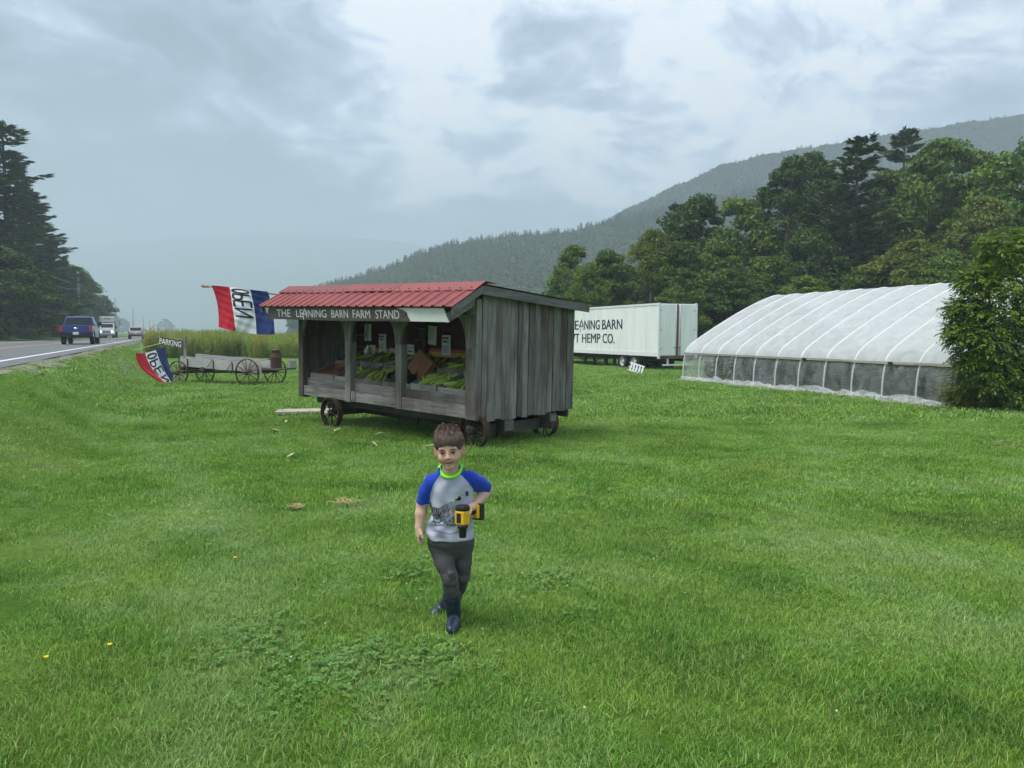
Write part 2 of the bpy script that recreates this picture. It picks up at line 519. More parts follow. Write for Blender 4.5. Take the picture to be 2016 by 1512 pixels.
# ------------------------------------------------------------------ ground sheet
def axis_steps(lo, hi, fine_lo, fine_hi, step, grow=1.22):
    out = list(np.arange(fine_lo, fine_hi + 1e-6, step))
    d, x = step, fine_hi
    while x < hi:
        d *= grow; x = min(hi, x + d); out.append(x)
    d, x = step, fine_lo
    pre = []
    while x > lo:
        d *= grow; x = max(lo, x - d); pre.append(x)
    return pre[::-1] + out
def build_ground():
    xs = axis_steps(-2550, 2550, -34, 34, 0.6)
    ys = axis_steps(-150, 4020, -2, 76, 0.6)
    vs = [(x, y, gz(x, y)) for y in ys for x in xs]
    nx = len(xs)
    fs = [(j*nx+i, j*nx+i+1, (j+1)*nx+i+1, (j+1)*nx+i) for j in range(len(ys)-1) for i in range(nx-1)]
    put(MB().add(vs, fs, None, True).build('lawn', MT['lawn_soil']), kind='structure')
    # road bed, gravel shoulder and painted lines, each a sheet above the one below
    def strip(n0, n1, s0, s1, z, jag=0.0, ds=4.0, seed=1):
        b = MB(); rnd = random.Random(seed)
        k = int((s1 - s0) / ds)
        vs = []
        for i in range(k + 1):
            s = s0 + (s1 - s0) * i / k
            for j, n in enumerate((n0, (n0 + n1) / 2, n1)):
                nn = n + (rnd.uniform(-jag, jag) if j == 2 else 0)
                x, y = road_pt(nn, s)
                zz = z if z is not None else gz(x, y) + 0.012
                vs.append((x, y, zz))
        fs = [(i*3+j, i*3+j+1, (i+1)*3+j+1, (i+1)*3+j) for i in range(k) for j in range(2)]
        return b.add(vs, fs, None, True)
    road = put(strip(-14.6, -3.5, -40, 900, 0.90).build('road', MT['asphalt'], fix=True), kind='structure')
    strip(-4.42, -4.26, -40, 900, 0.905, ds=10).build('edge_line', MT['road_paint'], road, fix=True)
    strip(-11.75, -11.60, -40, 900, 0.905, ds=10).build('edge_line', MT['road_paint'], road, fix=True)
    strip(-8.13, -8.02, -40, 900, 0.905, ds=10).build('centre_line', MT['road_yellow'], road, fix=True)
    strip(-7.90, -7.79, -40, 900, 0.905, ds=10).build('centre_line', MT['road_yellow'], road, fix=True)
    sh = strip(-3.52, -2.95, 8, 130, None, 0.22, ds=0.7, seed=4)
    put(sh.build('gravel_shoulder', MT['gravel'], fix=True), kind='structure')
    # worn gravel turn-in from the road to the lawn
    b = MB(); rnd = random.Random(8)
    def fn(u, v):
        s = 33 + 9 * v + (u * 2.0)
        n = -2.6 + 2.9 * u
        a = 0.35 * math.sin(v * 9 + 1) * u
        x, y = road_pt(n + a, s)
        return (x, y, gz(x, y) + 0.018)
    b.grid(fn, 10, 12)
    put(b.build('gravel_turn_in', MT['gravel'], fix=True), kind='structure')
build_ground()

# ------------------------------------------------------------------ scatter: many small copies of a few meshes as one object
def scatter(name, pts, rot, scl, idx, sources, label, cat=None, tilt=None):
    me = bpy.data.meshes.new(name)
    n = len(pts)
    me.vertices.add(n)
    me.vertices.foreach_set('co', np.asarray(pts, dtype=np.float32).ravel())
    def attr(nm, ty, data, key='value'):
        a = me.attributes.new(nm, ty, 'POINT')
        a.data.foreach_set(key, data)
    r3 = np.zeros((n, 3), dtype=np.float32)
    r3[:, 2] = rot
    if tilt is not None: r3[:, 0] = tilt[:, 0]; r3[:, 1] = tilt[:, 1]
    attr('rot', 'FLOAT_VECTOR', r3.ravel(), 'vector')
    s = np.asarray(scl, dtype=np.float32)
    if s.ndim == 1: s = np.repeat(s[:, None], 3, 1)
    attr('scl', 'FLOAT_VECTOR', s.ravel(), 'vector')
    attr('pick', 'INT', np.asarray(idx, dtype=np.int32))
    ob = bpy.data.objects.new(name, me)
    COL.objects.link(ob)
    g = bpy.data.node_groups.new(name, 'GeometryNodeTree')
    g.interface.new_socket('Geometry', in_out='INPUT', socket_type='NodeSocketGeometry')
    g.interface.new_socket('Geometry', in_out='OUTPUT', socket_type='NodeSocketGeometry')
    N = g.nodes.new
    gi, go = N('NodeGroupInput'), N('NodeGroupOutput')
    join = N('GeometryNodeJoinGeometry')
    for src in reversed(sources):
        oi = N('GeometryNodeObjectInfo')
        oi.inputs['Object'].default_value = src
        oi.inputs['As Instance'].default_value = True
        g.links.new(oi.outputs['Geometry'], join.inputs[0])
    iop = N('GeometryNodeInstanceOnPoints')
    g.links.new(gi.outputs[0], iop.inputs['Points'])
    g.links.new(join.outputs[0], iop.inputs['Instance'])
    iop.inputs['Pick Instance'].default_value = True
    def named(nm, ty):
        a = N('GeometryNodeInputNamedAttribute'); a.data_type = ty
        a.inputs['Name'].default_value = nm
        return [o for o in a.outputs if o.enabled and o.name == 'Attribute'][0]
    g.links.new(named('pick', 'INT'), iop.inputs['Instance Index'])
    e2r = N('FunctionNodeEulerToRotation')
    g.links.new(named('rot', 'FLOAT_VECTOR'), e2r.inputs[0])
    g.links.new(e2r.outputs[0], iop.inputs['Rotation'])
    g.links.new(named('scl', 'FLOAT_VECTOR'), iop.inputs['Scale'])
    g.links.new(iop.outputs[0], go.inputs[0])
    md = ob.modifiers.new('scatter', 'NODES'); md.node_group = g
    return put(ob, label, cat, None, 'stuff')
def source(name, me, mat):
    me.materials.append(mat)
    return bpy.data.objects.new(name, me)
def np_mesh(name, V, F, tint=None, smooth_=False):
    """quads or triangles straight from arrays"""
    me = bpy.data.meshes.new(name)
    V = np.asarray(V, dtype=np.float32); F = np.asarray(F, dtype=np.int32)
    k = F.shape[1]
    me.vertices.add(len(V)); me.vertices.foreach_set('co', V.ravel())
    me.loops.add(F.size); me.loops.foreach_set('vertex_index', F.ravel())
    me.polygons.add(len(F))
    me.polygons.foreach_set('loop_start', np.arange(0, F.size, k, dtype=np.int32))
    me.polygons.foreach_set('loop_total', np.full(len(F), k, dtype=np.int32))
    if smooth_: me.polygons.foreach_set('use_smooth', np.ones(len(F), dtype=bool))
    if tint is not None:
        a = me.attributes.new('tint', 'FLOAT', 'POINT')
        a.data.foreach_set('value', np.asarray(tint, dtype=np.float32))
    me.update(calc_edges=True)
    return me
def leaf_quads(C, D, Nn, ln, wd, fold=0.0):
    """kite-shaped leaves: centre C, direction D, normal Nn, length ln, width wd (arrays)"""
    S = np.cross(Nn, D)
    S /= (np.linalg.norm(S, axis=1, keepdims=True) + 1e-9)
    a = C - D * ln[:, None] * 0.5
    b = C + S * wd[:, None] * 0.5 - D * ln[:, None] * 0.05
    c = C + D * ln[:, None] * 0.5 - Nn * (fold * ln)[:, None] if not np.isscalar(fold) else C + D * ln[:, None] * 0.5 - Nn * fold * ln[:, None]
    d = C - S * wd[:, None] * 0.5 - D * ln[:, None] * 0.05
    n = len(C)
    V = np.stack([a, b, c, d], 1).reshape(-1, 3)
    F = np.arange(4 * n).reshape(n, 4)
    return V, F
def unit(A): return A / (np.linalg.norm(A, axis=1, keepdims=True) + 1e-9)

# ------------------------------------------------------------------ hills
def hill_line(pts, u):
    for (a, b), (c, d) in zip(pts, pts[1:]):
        if a <= u <= c:
            t = (u - a) / (c - a)
            t = t * t * (3 - 2 * t) * 0.4 + t * 0.6
            return b + (d - b) * t
    return pts[0][1] if u < pts[0][0] else pts[-1][1]
def build_hill(name, pts, d0, d1, d2, tree_h, seed):
    u0, u1 = pts[0][0], pts[-1][0]
    nu = 90
    rows = [0, .12, .25, .4, .55, .7, .82, .92, 1.0, 1.15, 1.4, 1.8]
    grid, vs = [], []
    def pos(u, r):
        zr = max(0.5, at(u, hill_line(pts, u), d1).z - tree_h * 0.75)
        if r <= 1:
            Y = d0 + (d1 - d0) * r
            k = r ** 1.12
        else:
            Y = d1 + (d2 - d1) * (r - 1) / 0.8
            k = 1 - 0.75 * smooth(1.0, 1.8, r)
        x = (u - 1008) / 1480.0 * Y
        nz = mnoise.fractal(Vector((x * 0.006, Y * 0.006, seed)), 1.0, 2.0, 4)
        z = -0.5 + (zr + 0.5) * k + nz * zr * 0.10 * math.sin(math.pi * min(1, r))
        return (x, Y, z)
    for r in rows:
        for i in range(nu + 1):
            vs.append(pos(u0 + (u1 - u0) * i / nu, r))
    w = nu + 1
    fs = [(j*w+i, j*w+i+1, (j+1)*w+i+1, (j+1)*w+i) for j in range(len(rows)-1) for i in range(nu)]
    put(MB().add(vs, fs, None, True).build(name, MT['hill_soil']), kind='structure')
    return pos
def low_round_tree(name, seed, mat, n=620, h=1.0):
    """distant broadleaf tree: leafy outline, a few hundred small faces"""
    rs = np.random.RandomState(seed)
    cl = unit(rs.normal(size=(16, 3))) * rs.uniform(0.12, 0.30, (16, 1))
    cl[:, 2] = np.abs(cl[:, 2]) * 1.35 + 0.36
    k = rs.randint(0, 16, n)
    d = unit(rs.normal(size=(n, 3)))
    C = cl[k] + d * rs.uniform(0.09, 0.19, (n, 1)) * np.array([1, 1, 0.85])
    D = unit(np.cross(d, rs.normal(size=(n, 3))))
    V, F = leaf_quads(C, D, unit(d + 0.5 * rs.normal(size=(n, 3))), rs.uniform(0.07, 0.14, n), rs.uniform(0.06, 0.11, n))
    tint = np.repeat(np.clip(0.5 + 0.9 * (rs.rand(16)[k] - 0.5) + 0.3 * (rs.rand(n) - 0.5), 0, 1), 4)
    return source(name, np_mesh(name, V * h, F, tint), mat)
def low_conifer(name, seed, mat, n=520):
    rs = np.random.RandomState(seed)
    lay = rs.randint(0, 13, n)
    z = 0.12 + 0.86 * (lay / 13.0) + rs.uniform(0, 0.03, n)
    rad = 0.21 * (1 - z) + 0.012
    an = rs.rand(n) * 6.283
    rr = rad * np.sqrt(rs.rand(n)) * rs.uniform(0.75, 1.2, n)
    C = np.stack([rr * np.cos(an), rr * np.sin(an), z - rr * 0.35], 1)
    D = unit(np.stack([np.cos(an), np.sin(an), np.full(n, -0.35)], 1))
    Nn = unit(np.stack([0.3 * np.cos(an), 0.3 * np.sin(an), np.ones(n)], 1) + 0.35 * rs.normal(size=(n, 3)))
    V, F = leaf_quads(C, D, Nn, 0.05 + 0.06 * (1 - z), 0.03 + 0.035 * (1 - z))
    V = np.concatenate([V, [[0.012, 0, 0], [-0.006, 0.011, 0], [0, 0, 1.0], [-0.006, -0.011, 0]]])
    F = np.concatenate([F, [[4*n, 4*n+1, 4*n+2, 4*n+3]]])
    tint = np.concatenate([np.repeat(np.clip(0.3 + 0.5 * rs.rand(n), 0, 1), 4), [0.2] * 4])
    return source(name, np_mesh(name, V, F, tint), mat)
def build_hills():
    far = [(-700, 560), (-200, 520), (100, 494), (380, 467), (620, 464), (780, 474), (870, 490), (1000, 530), (1200, 600)]
    mid = [(560, 640), (600, 578), (690, 555), (760, 532), (830, 503), (900, 482), (960, 474), (1040, 464), (1100, 461),
           (1160, 450), (1230, 430), (1300, 415), (1400, 395), (1500, 372), (1700, 345), (2100, 330), (2500, 330)]
    mtn = [(1000, 560), (1100, 488), (1180, 441), (1250, 405), (1340, 362), (1420, 325), (1500, 306), (1600, 289),
           (1700, 272), (1800, 257), (1900, 240), (2016, 224), (2200, 205), (2600, 200)]
    build_hill('far_mountain', far, 2800, 3550, 4000, 0.0, 1.0)
    pm = build_hill('mountain', mtn, 520, 760, 980, 5.0, 2.0)
    ph = build_hill('wooded_hill', mid, 330, 560, 740, 10.0, 3.0)
    rs = np.random.RandomState(5)
    broad = [low_round_tree('broad_source_%d' % i, 40 + i, MT['hill_leaf']) for i in range(3)]
    coni = [low_conifer('conifer_source_%d' % i, 60 + i, MT['needle']) for i in range(2)]
    def cover(pos, u0, u1, count, h, conif, name, label, ridge=0):
        P, Rz, S, I = [], [], [], []
        for k in range(count + ridge):
            u = rs.uniform(u0, u1)
            r = math.sqrt(rs.uniform(0.0, 1.15)) if k < count else rs.uniform(0.93, 1.02)
            x, y, z = pos(u, min(r, 1.25))
            c = rs.rand() < (conif * (0.5 + r * 0.8) if k < count else 0.75)
            hh = h * rs.uniform(0.75, 1.25) * (1.12 if c else 0.95)
            P.append((x, y, z - 0.5)); Rz.append(rs.rand() * 6.28)
            S.append((hh * (0.95 if c else 1.15),) * 2 + (hh,)); I.append(3 + rs.randint(2) if c else rs.randint(3))
        scatter(name, P, Rz, S, I, broad + coni, label, 'forest')
    cover(ph, 580, 1700, 8500, 10.5, 0.42, 'hill_forest', 'misty mixed forest covering the low wooded hill behind the farm stand', 420)
    cover(pm, 1090, 2150, 16000, 7.0, 0.16, 'mountain_forest', 'hazy green forest covering the long mountain above the treeline')
build_hills()
# ------------------------------------------------------------------ farm stand
m_wood('barnwood_z', 2, (0.050, 0.046, 0.043), (0.270, 0.258, 0.248), stain=(0.075, 0.052, 0.036), rndv=0.7)
m_wood('barnwood_x', 0, (0.080, 0.076, 0.074), (0.300, 0.290, 0.282), stain=(0.100, 0.080, 0.062))
m_wood('barnwood_y', 1, (0.075, 0.075, 0.077), (0.215, 0.215, 0.220))
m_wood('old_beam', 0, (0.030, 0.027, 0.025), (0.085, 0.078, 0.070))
m_wood('sign_wood', 0, (0.030, 0.027, 0.025), (0.085, 0.078, 0.072), rndv=0.1)
m_wood('pale_board', 0, (0.26, 0.24, 0.21), (0.42, 0.39, 0.34))
m_plain('roof_red', (0.25, 0.058, 0.056), 0.45, 0.5, var=0.34, scale=2.2, rndv=0.22)
m_plain('white_board', (0.60, 0.66, 0.60), 0.6, 0.3, var=0.10, scale=4)
m_plain('sign_letter', (0.46, 0.49, 0.47), 0.7, 0.2, var=0.35, scale=30)
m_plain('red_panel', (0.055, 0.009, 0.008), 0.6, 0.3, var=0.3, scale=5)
m_plain('yellow_strip', (0.52, 0.34, 0.03), 0.5, 0.3, var=0.15, scale=6)
m_plain('orange_strip', (0.42, 0.09, 0.015), 0.5, 0.3, var=0.15, scale=6)
m_plain('paper', (0.70, 0.74, 0.70), 0.8, 0.1, var=0.05, scale=8)
m_plain('ink', (0.05, 0.06, 0.06), 0.8, 0.1, var=0.1)
m_plain('ink_blue', (0.05, 0.06, 0.25), 0.8, 0.1, var=0.1)
m_plain('cardboard', (0.245, 0.120, 0.070), 0.85, 0.1, var=0.15, scale=7)
m_plain('black_plastic', (0.012, 0.012, 0.014), 0.5, 0.5, var=0.3, scale=20)
m_plain('dark_iron', (0.045, 0.034, 0.028), 0.7, 0.3, metal=0.35, var=0.5, scale=14, bump=0.3)
m_plain('rust', (0.075, 0.046, 0.034), 0.8, 0.3, metal=0.25, var=0.5, scale=14, bump=0.4)
m_plain('hub_metal', (0.42, 0.43, 0.44), 0.5, 0.5, metal=0.4, var=0.2, scale=20)
m_plain('lamp_metal', (0.62, 0.65, 0.60), 0.35, 0.5, metal=0.7, var=0.1)
def mk_corn():
    t = NT('corn_husk', 0.5, 0.3)
    v = t.coords('Object', (60, 60, 5.0), rnd=40.0)
    f = t.noise(v, 1.0, 4.0, 0.6)
    g = t.noise(t.coords('Object', (4, 4, 6), rnd=13.0), 1.0, 2.0, 0.5)
    c = t.ramp(f, [(0.3, (0.170, 0.300, 0.035)), (0.55, (0.300, 0.430, 0.070)), (0.75, (0.500, 0.560, 0.180))])
    c = t.mix(t.ramp(g, [(0.45, 0.0), (0.75, 0.55)]), c, (0.360, 0.390, 0.110))
    oi = t.n('ShaderNodeObjectInfo')
    h = t.n('ShaderNodeHueSaturation'); t.l(c, h.inputs['Color'])
    t.l(t.math('ADD', t.math('MULTIPLY', oi.outputs['Random'], 0.5), 0.75), h.inputs['Value'])
    t.color(h.outputs[0])
    t.bump(f, 0.4, 0.006)
    m_plain('corn_silk', (0.16, 0.09, 0.03), 0.9, 0.1, var=0.3, scale=40)
    m_plain('husk_dry', (0.42, 0.45, 0.24), 0.7, 0.2, var=0.25, scale=30)
mk_corn()

ST_A, ST_T = R(48), R(1.4)
SX = Vector((-math.sin(ST_A) * math.cos(ST_T), math.cos(ST_A) * math.cos(ST_T), math.sin(ST_T)))
SY = Vector((math.cos(ST_A), math.sin(ST_A), 0))
SZ = SY.cross(SX) if SY.cross(SX).z > 0 else SX.cross(SY)
ST_M = Matrix((( -SX.x, SY.x, SZ.x, -0.5517), (-SX.y, SY.y, SZ.y, 11.6), (-SX.z, SY.z, SZ.z, 0.3233), (0, 0, 0, 1)))
# local frame: x = 0 at the near corner and NEGATIVE along the front (right-handed), y into the stand, z up
def X(v): return -v
def spoked_wheel(parent, M, rad, width, spokes, rim_t, hub_r, hub_l, rim_mat, spoke_mat, hub_mat, cap_mat=None, spoke_r=0.011):
    """wheel in the local x-z plane, axle along y"""
    Ry = M @ Matrix.Rotation(R(90), 4, 'X')
    w = empty('wheel_tmp')
    bpy.data.objects.remove(w)
    rim = MB().lathe([(rad, -width/2), (rad, width/2), (rad - rim_t, width/2), (rad - rim_t, -width/2)], 36, Ry, closed=True, smooth_=False)
    wo = rim.build('wheel', rim_mat, parent)
    hub = MB().lathe([(hub_r * 0.55, -hub_l/2), (hub_r * 0.75, -hub_l/2), (hub_r, -hub_l*0.2), (hub_r, hub_l*0.2), (hub_r * 0.75, hub_l/2), (hub_r*0.5, hub_l/2)], 14, Ry)
    hub.build('hub', hub_mat, wo)
    sme = MB().tube([(hub_r * 0.6, 0, 0), ((rad + hub_r) / 2, 0, 0), (rad - rim_t * 0.5, 0, 0)], [spoke_r * 1.3, spoke_r, spoke_r], 6).mesh('spoke')
    sme.materials.append(spoke_mat)
    for k in range(spokes):
        s = link('spoke', sme, None, wo)
        off = (1 if k % 2 else -1) * hub_l * 0.22
        s.matrix_local = M @ Matrix.Rotation(2 * math.pi * k / spokes + 0.13, 4, 'Y') @ Matrix.Translation((0, 0, 0)) @ Matrix.Rotation(0, 4, 'Z') @ Matrix.Translation((0, off * 0.5, 0))
    if cap_mat:
        MB().lathe([(0, -hub_l/2 - 0.035), (hub_r * 0.75, -hub_l/2 - 0.03), (hub_r * 0.8, -hub_l/2 + 0.01)], 14, M @ Matrix.Rotation(R(-90), 4, 'X')).build('hub_cap', cap_mat, wo)
    return wo
def strokes_mesh(strokes, w, depth):
    """letter strokes: each a polyline in x, y with width w"""
    b = MB()
    for st in strokes:
        for (x0, y0), (x1, y1) in zip(st, st[1:]):
            d = Vector((x1 - x0, y1 - y0)); 
            if d.length < 1e-6: continue
            t = d.normalized(); nrm = Vector((-t.y, t.x)) * w / 2
            e = t * w * 0.3
            b.prism([(x0 - e.x - nrm.x, y0 - e.y - nrm.y), (x1 + e.x - nrm.x, y1 + e.y - nrm.y),
                     (x1 + e.x + nrm.x, y1 + e.y + nrm.y), (x0 - e.x + nrm.x, y0 - e.y + nrm.y)], 0, depth)
    return b
LEAN_A = [[(0.30, -0.25), (0.08, 0.10), (0.26, 0.95), (0.42, 0.98), (0.62, 0.48), (0.72, 0.0)], [(0.02, 0.36), (0.36, 1.08), (0.68, 0.52)], [(0.16, 0.40), (0.60, 0.38)], [(0.30, -0.25), (0.34, 0.40)]]
LEAN_T = [[(0.20, -0.28), (0.10, 0.30), (0.34, 0.98), (0.60, 0.45), (0.66, -0.02)], [(0.0, 0.30), (0.34, 1.06), (0.70, 0.42)], [(0.12, 0.34), (0.62, 0.40)]]

def build_stand():
    rnd = random.Random(21)
    root = empty('farm_stand', mat=ST_M, label='weathered grey board farm stand on old wagon wheels with red metal roof', cat='farm stand')
    WZ, WX = MT['barnwood_z'], MT['barnwood_x']
    L_, W_ = 4.95, 2.43
    def rake(y):                       # underside of the rear roof slope
        return 2.05 + (1.82 - 2.05) * (y + 0.05) / 2.77
    # --- end wall boards (near end) and the far end wall
    edges = [0.10, 0.21, 0.40, 0.56, 0.76, 0.93, 1.06, 1.20, 1.36, 1.50, 1.70, 1.84, 2.04, 2.22, 2.43]
    for side, (xa, xb) in enumerate(((0.0, 0.026), (L_ - 0.026, L_))):
        for a, b in zip(edges, edges[1:]):
            j = rnd.uniform(0.003, 0.010)
            pr = rnd.uniform(0, 0.018)
            lo = -0.03 - rnd.uniform(0.0, 0.03) + (0.03 if a > 1.6 else 0)
            x0, x1 = (X(xa) + pr, X(xb)) if side == 0 else (X(xa), X(xb) - pr)
            m = MB()
            poly = [(a + j, lo), (b - j, lo + rnd.uniform(-0.01, 0.01)), (b - j, rake(b) - 0.06), (a + j, rake(a) - 0.06)]
            vs = [(x0, y, z) for y, z in poly] + [(x1, y, z) for y, z in poly]
            m.add(vs, [(0,1,2,3), (7,6,5,4), (0,4,5,1), (1,5,6,2), (2,6,7,3), (3,7,4,0)])
            m.build('board', WZ, root, fix=True)
    # --- rear wall boards
    k, xx = 0, 0.03
    while xx < L_ - 0.05:
        wd = rnd.uniform(0.2, 0.3)
        MB().box((X(min(L_ - 0.03, xx + wd - 0.006)), W_ - 0.026, 0.0), (X(xx), W_, 1.76)).build('board', WZ, root)
        xx += wd
    # --- posts
    def post(x0, x1, z0, z1, y0=-0.012, y1=0.13):
        MB().box((X(x1), y0, z0), (X(x0), y1, z1), bev=0.006).build('post', WZ, root)
    post(0.005, 0.25, -0.02, 1.86, -0.012, 0.098)
    post(1.81, 1.965, -0.01, 1.10)
    post(3.255, 3.415, -0.01, 1.10)
    post(4.80, 4.962, -0.03, 1.50)
    for x0, x1 in ((1.82, 1.955), (3.265, 3.405)):
        MB().box((X(x1), 0.02, 1.1), (X(x0), 0.13, 1.95)).build('post', WZ, root)
    # --- arched brackets between the posts
    def bracket(xc, dl, dr, zb, zt, name='arch_bracket'):
        pts_r, pts_l = [], []
        for i in range(11):
            t = i / 10 * math.pi / 2
            pts_r.append((xc[0] - dr * (1 - math.cos(t)), zb + (zt - zb) * math.sin(t)))
            pts_l.append((xc[1] + dl * (1 - math.cos(t)), zb + (zt - zb) * math.sin(t)))
        poly = [(X(x), z) for x, z in pts_l] + [(X(x), z) for x, z in reversed(pts_r)]
        M = Matrix(((1, 0, 0, 0), (0, 0, -1, 0.03), (0, 1, 0, 0), (0, 0, 0, 1)))
        MB().prism(poly, 0.0, 0.045, M).build(name, WZ, root, fix=True)
    bracket((1.81, 1.965), 0.33, 0.33, 1.103, 1.56)
    bracket((3.255, 3.415), 0.33, 0.31, 1.103, 1.56)
    bracket((4.81, 4.81), 0.0, 0.26, 1.05, 1.52)
    bracket((0.02, 0.24), 0.30, 0.0, 1.10, 1.62)
    # --- front rails: outer plank, inner plank
    for a, b in ((0.25, 1.81), (1.965, 3.1), (3.106, 3.255), (3.415, 4.80)):
        MB().box((X(b), 0.004, rnd.uniform(-0.008, 0.008)), (X(a), 0.045, 0.195 + rnd.uniform(-0.008, 0.008)), bev=0.006).build('plank', WX, root)
    for a, b in ((0.25, 1.81), (1.965, 3.255), (3.415, 4.80)):
        MB().box((X(b), 0.085, 0.19), (X(a), 0.125, 0.345), bev=0.005).build('plank', WX, root)
        MB().box((X(b), 0.046, 0.150), (X(a), 0.0845, 0.192)).build('ledge', WX, root)
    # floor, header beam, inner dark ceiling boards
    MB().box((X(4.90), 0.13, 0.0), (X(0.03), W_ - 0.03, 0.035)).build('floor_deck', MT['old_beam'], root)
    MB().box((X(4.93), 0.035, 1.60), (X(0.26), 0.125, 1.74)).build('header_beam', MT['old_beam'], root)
    # --- display wall
    yb = 1.33
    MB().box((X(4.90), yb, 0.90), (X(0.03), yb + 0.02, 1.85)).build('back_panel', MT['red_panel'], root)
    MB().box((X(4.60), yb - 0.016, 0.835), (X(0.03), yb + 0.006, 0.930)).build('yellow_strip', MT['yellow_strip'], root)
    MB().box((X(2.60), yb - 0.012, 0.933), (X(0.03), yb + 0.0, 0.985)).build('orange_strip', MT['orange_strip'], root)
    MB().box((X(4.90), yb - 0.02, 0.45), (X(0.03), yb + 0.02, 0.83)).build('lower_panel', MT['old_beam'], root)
    # shelf frame on the display wall
    for zz in (0.885, 1.14, 1.355):
        MB().box((X(2.92), yb - 0.10, zz), (X(2.60), yb, zz + 0.012)).build('shelf', MT['barnwood_x'], root)
    for xx in (2.60, 2.91):
        MB().box((X(xx + 0.012), yb - 0.10, 0.87), (X(xx), yb - 0.002, 1.50)).build('shelf_side', MT['old_beam'], root)
    for zz in (0.93, 1.17, 1.38):
        MB().box((X(4.78), yb - 0.08, zz), (X(4.50), yb, zz + 0.012)).build('shelf', MT['barnwood_x'], root)
    # inner studs
    for xx in (4.80,):
        MB().box((X(xx + 0.1), 1.20, 0.3), (X(xx), 1.29, 1.85)).build('stud', WZ, root)
    # --- slanted produce bins: front row and back row
    bx = [0.30, 1.02, 1.70, 2.48, 3.20, 3.92, 4.72]
    def bin_surface(row, y): return (0.41 + (y - 0.14) * 0.36) if row == 0 else (0.66 + (y - 0.74) * 0.34)
    for row, (ya, yc) in enumerate(((0.13, 0.70), (0.73, 1.28))):
        za, zc = bin_surface(row, ya), bin_surface(row, yc)
        for a, b in zip(bx, bx[1:]):
            m = MB()
            vs = [(X(b), ya, za - 0.09), (X(a), ya, za - 0.09), (X(a), yc, zc - 0.09), (X(b), yc, zc - 0.09)]
            vs += [(q[0], q[1], q[2] - 0.02) for q in vs]
            m.add(vs, [(0,1,2,3), (7,6,5,4), (0,4,5,1), (1,5,6,2), (2,6,7,3), (3,7,4,0)])
            m.build('bin_floor', MT['barnwood_y'], root, fix=True)
            dz = rnd.uniform(-0.012, 0.012)
            m = MB().box((X(b - 0.012), ya - 0.03 - rnd.uniform(0, 0.012), za - 0.13 + dz), (X(a + 0.012), ya - 0.004, za + 0.03 + dz), bev=0.004)
            m.build('bin_front', WX, root)
        for a in bx:
            m = MB()
            vs = [(X(a + 0.012), ya, za - 0.11), (X(a - 0.012), ya, za - 0.11), (X(a - 0.012), yc, zc - 0.11), (X(a + 0.012), yc, zc - 0.11)]
            vs += [(q[0], q[1], q[2] + 0.15) for q in vs]
            m.add(vs, [(3,2,1,0), (4,5,6,7), (0,1,5,4), (1,2,6,5), (2,3,7,6), (3,0,4,7)])
            m.build('bin_divider', MT['barnwood_y'], root, fix=True)
    # --- front awning: roof sheets with ribs, ridge cap, fascia with sign
    ridge = (-0.05, 2.085); eave = (-0.70, 1.735); rear = (2.72, 1.86)
    xr0, xr1 = -0.18, 5.22
    def sheet(xa, xb, p, q, name, lift=0.0):
        """corrugated metal between x = xa..xb from edge p to edge q"""
        n_rib = max(1, round((xb - xa) / 0.235))
        step = (xb - xa) / n_rib
        prof = []
        for i in range(n_rib):
            s = xa + i * step
            prof += [(s, 0.0), (s + step * 0.60, 0.0), (s + step * 0.68, 0.024), (s + step * 0.84, 0.024), (s + step * 0.92, 0.0)]
        prof.append((xb, 0.0))
        d = Vector((0, q[0] - p[0], q[1] - p[1])).normalized()
        nrm = Vector((0, -d.z, d.y)) if d.y > 0 else Vector((0, d.z, -d.y))
        if nrm.z < 0: nrm = -nrm
        vs, fs = [], []
        for (yy, zz) in (p, q):
            for x, h in prof:
                o = nrm * (h + lift)
                vs.append((X(x), yy + o.y, zz + o.z))
        m_ = len(prof)
        base = list(vs)
        vs += [(x, y - nrm.y * 0.004, z - nrm.z * 0.004) for x, y, z in base]
        for i in range(m_ - 1):
            fs.append((i, i + 1, m_ + i + 1, m_ + i)); fs.append((2*m_+m_+i, 2*m_+m_+i+1, 2*m_+i+1, 2*m_+i))
            fs.append((i, 2*m_+i, 2*m_+i+1, i+1)); fs.append((m_+i+1, 3*m_+i+1, 3*m_+i, m_+i))
        MB().add(vs, fs).build(name, MT['roof_red'], root, fix=True)
    cuts = [xr0, 0.76, 1.70, 2.64, 3.58, 4.40, xr1]
    for i, (a, b) in enumerate(zip(cuts, cuts[1:])):
        jz = rnd.uniform(-0.004, 0.006)
        sheet(a + 0.001, b + 0.02, (ridge[0], ridge[1] + jz), (eave[0] - rnd.uniform(0, 0.02), eave[1] + jz - 0.01), 'roof_sheet', 0.002 * (i % 2))
        sheet(a + 0.001, b + 0.02, ridge, rear, 'roof_sheet', 0.002 * (i % 2))
    caps = [xr0 - 0.01, 1.72, 3.06, 4.32, xr1]
    for i, (a, b) in enumerate(zip(caps, caps[1:])):
        m = MB()
        lift = 0.030 + 0.004 * (i % 2)
        fl = rnd.uniform(-0.012, 0.006)
        th = 0.006
        pts = [(-0.275, ridge[1] - 0.118 + lift + fl), (-0.272, ridge[1] - 0.108 + lift + fl), (-0.05, ridge[1] + lift + 0.012), (0.20, ridge[1] - 0.012 + lift)]
        vs = []
        for x, tw in ((a - 0.015, 0), (b + 0.012, rnd.uniform(-0.006, 0.012))):
            vs += [(X(x), y, z + tw) for y, z in pts] + [(X(x), y, z - th + tw) for y, z in pts]
        fs = []
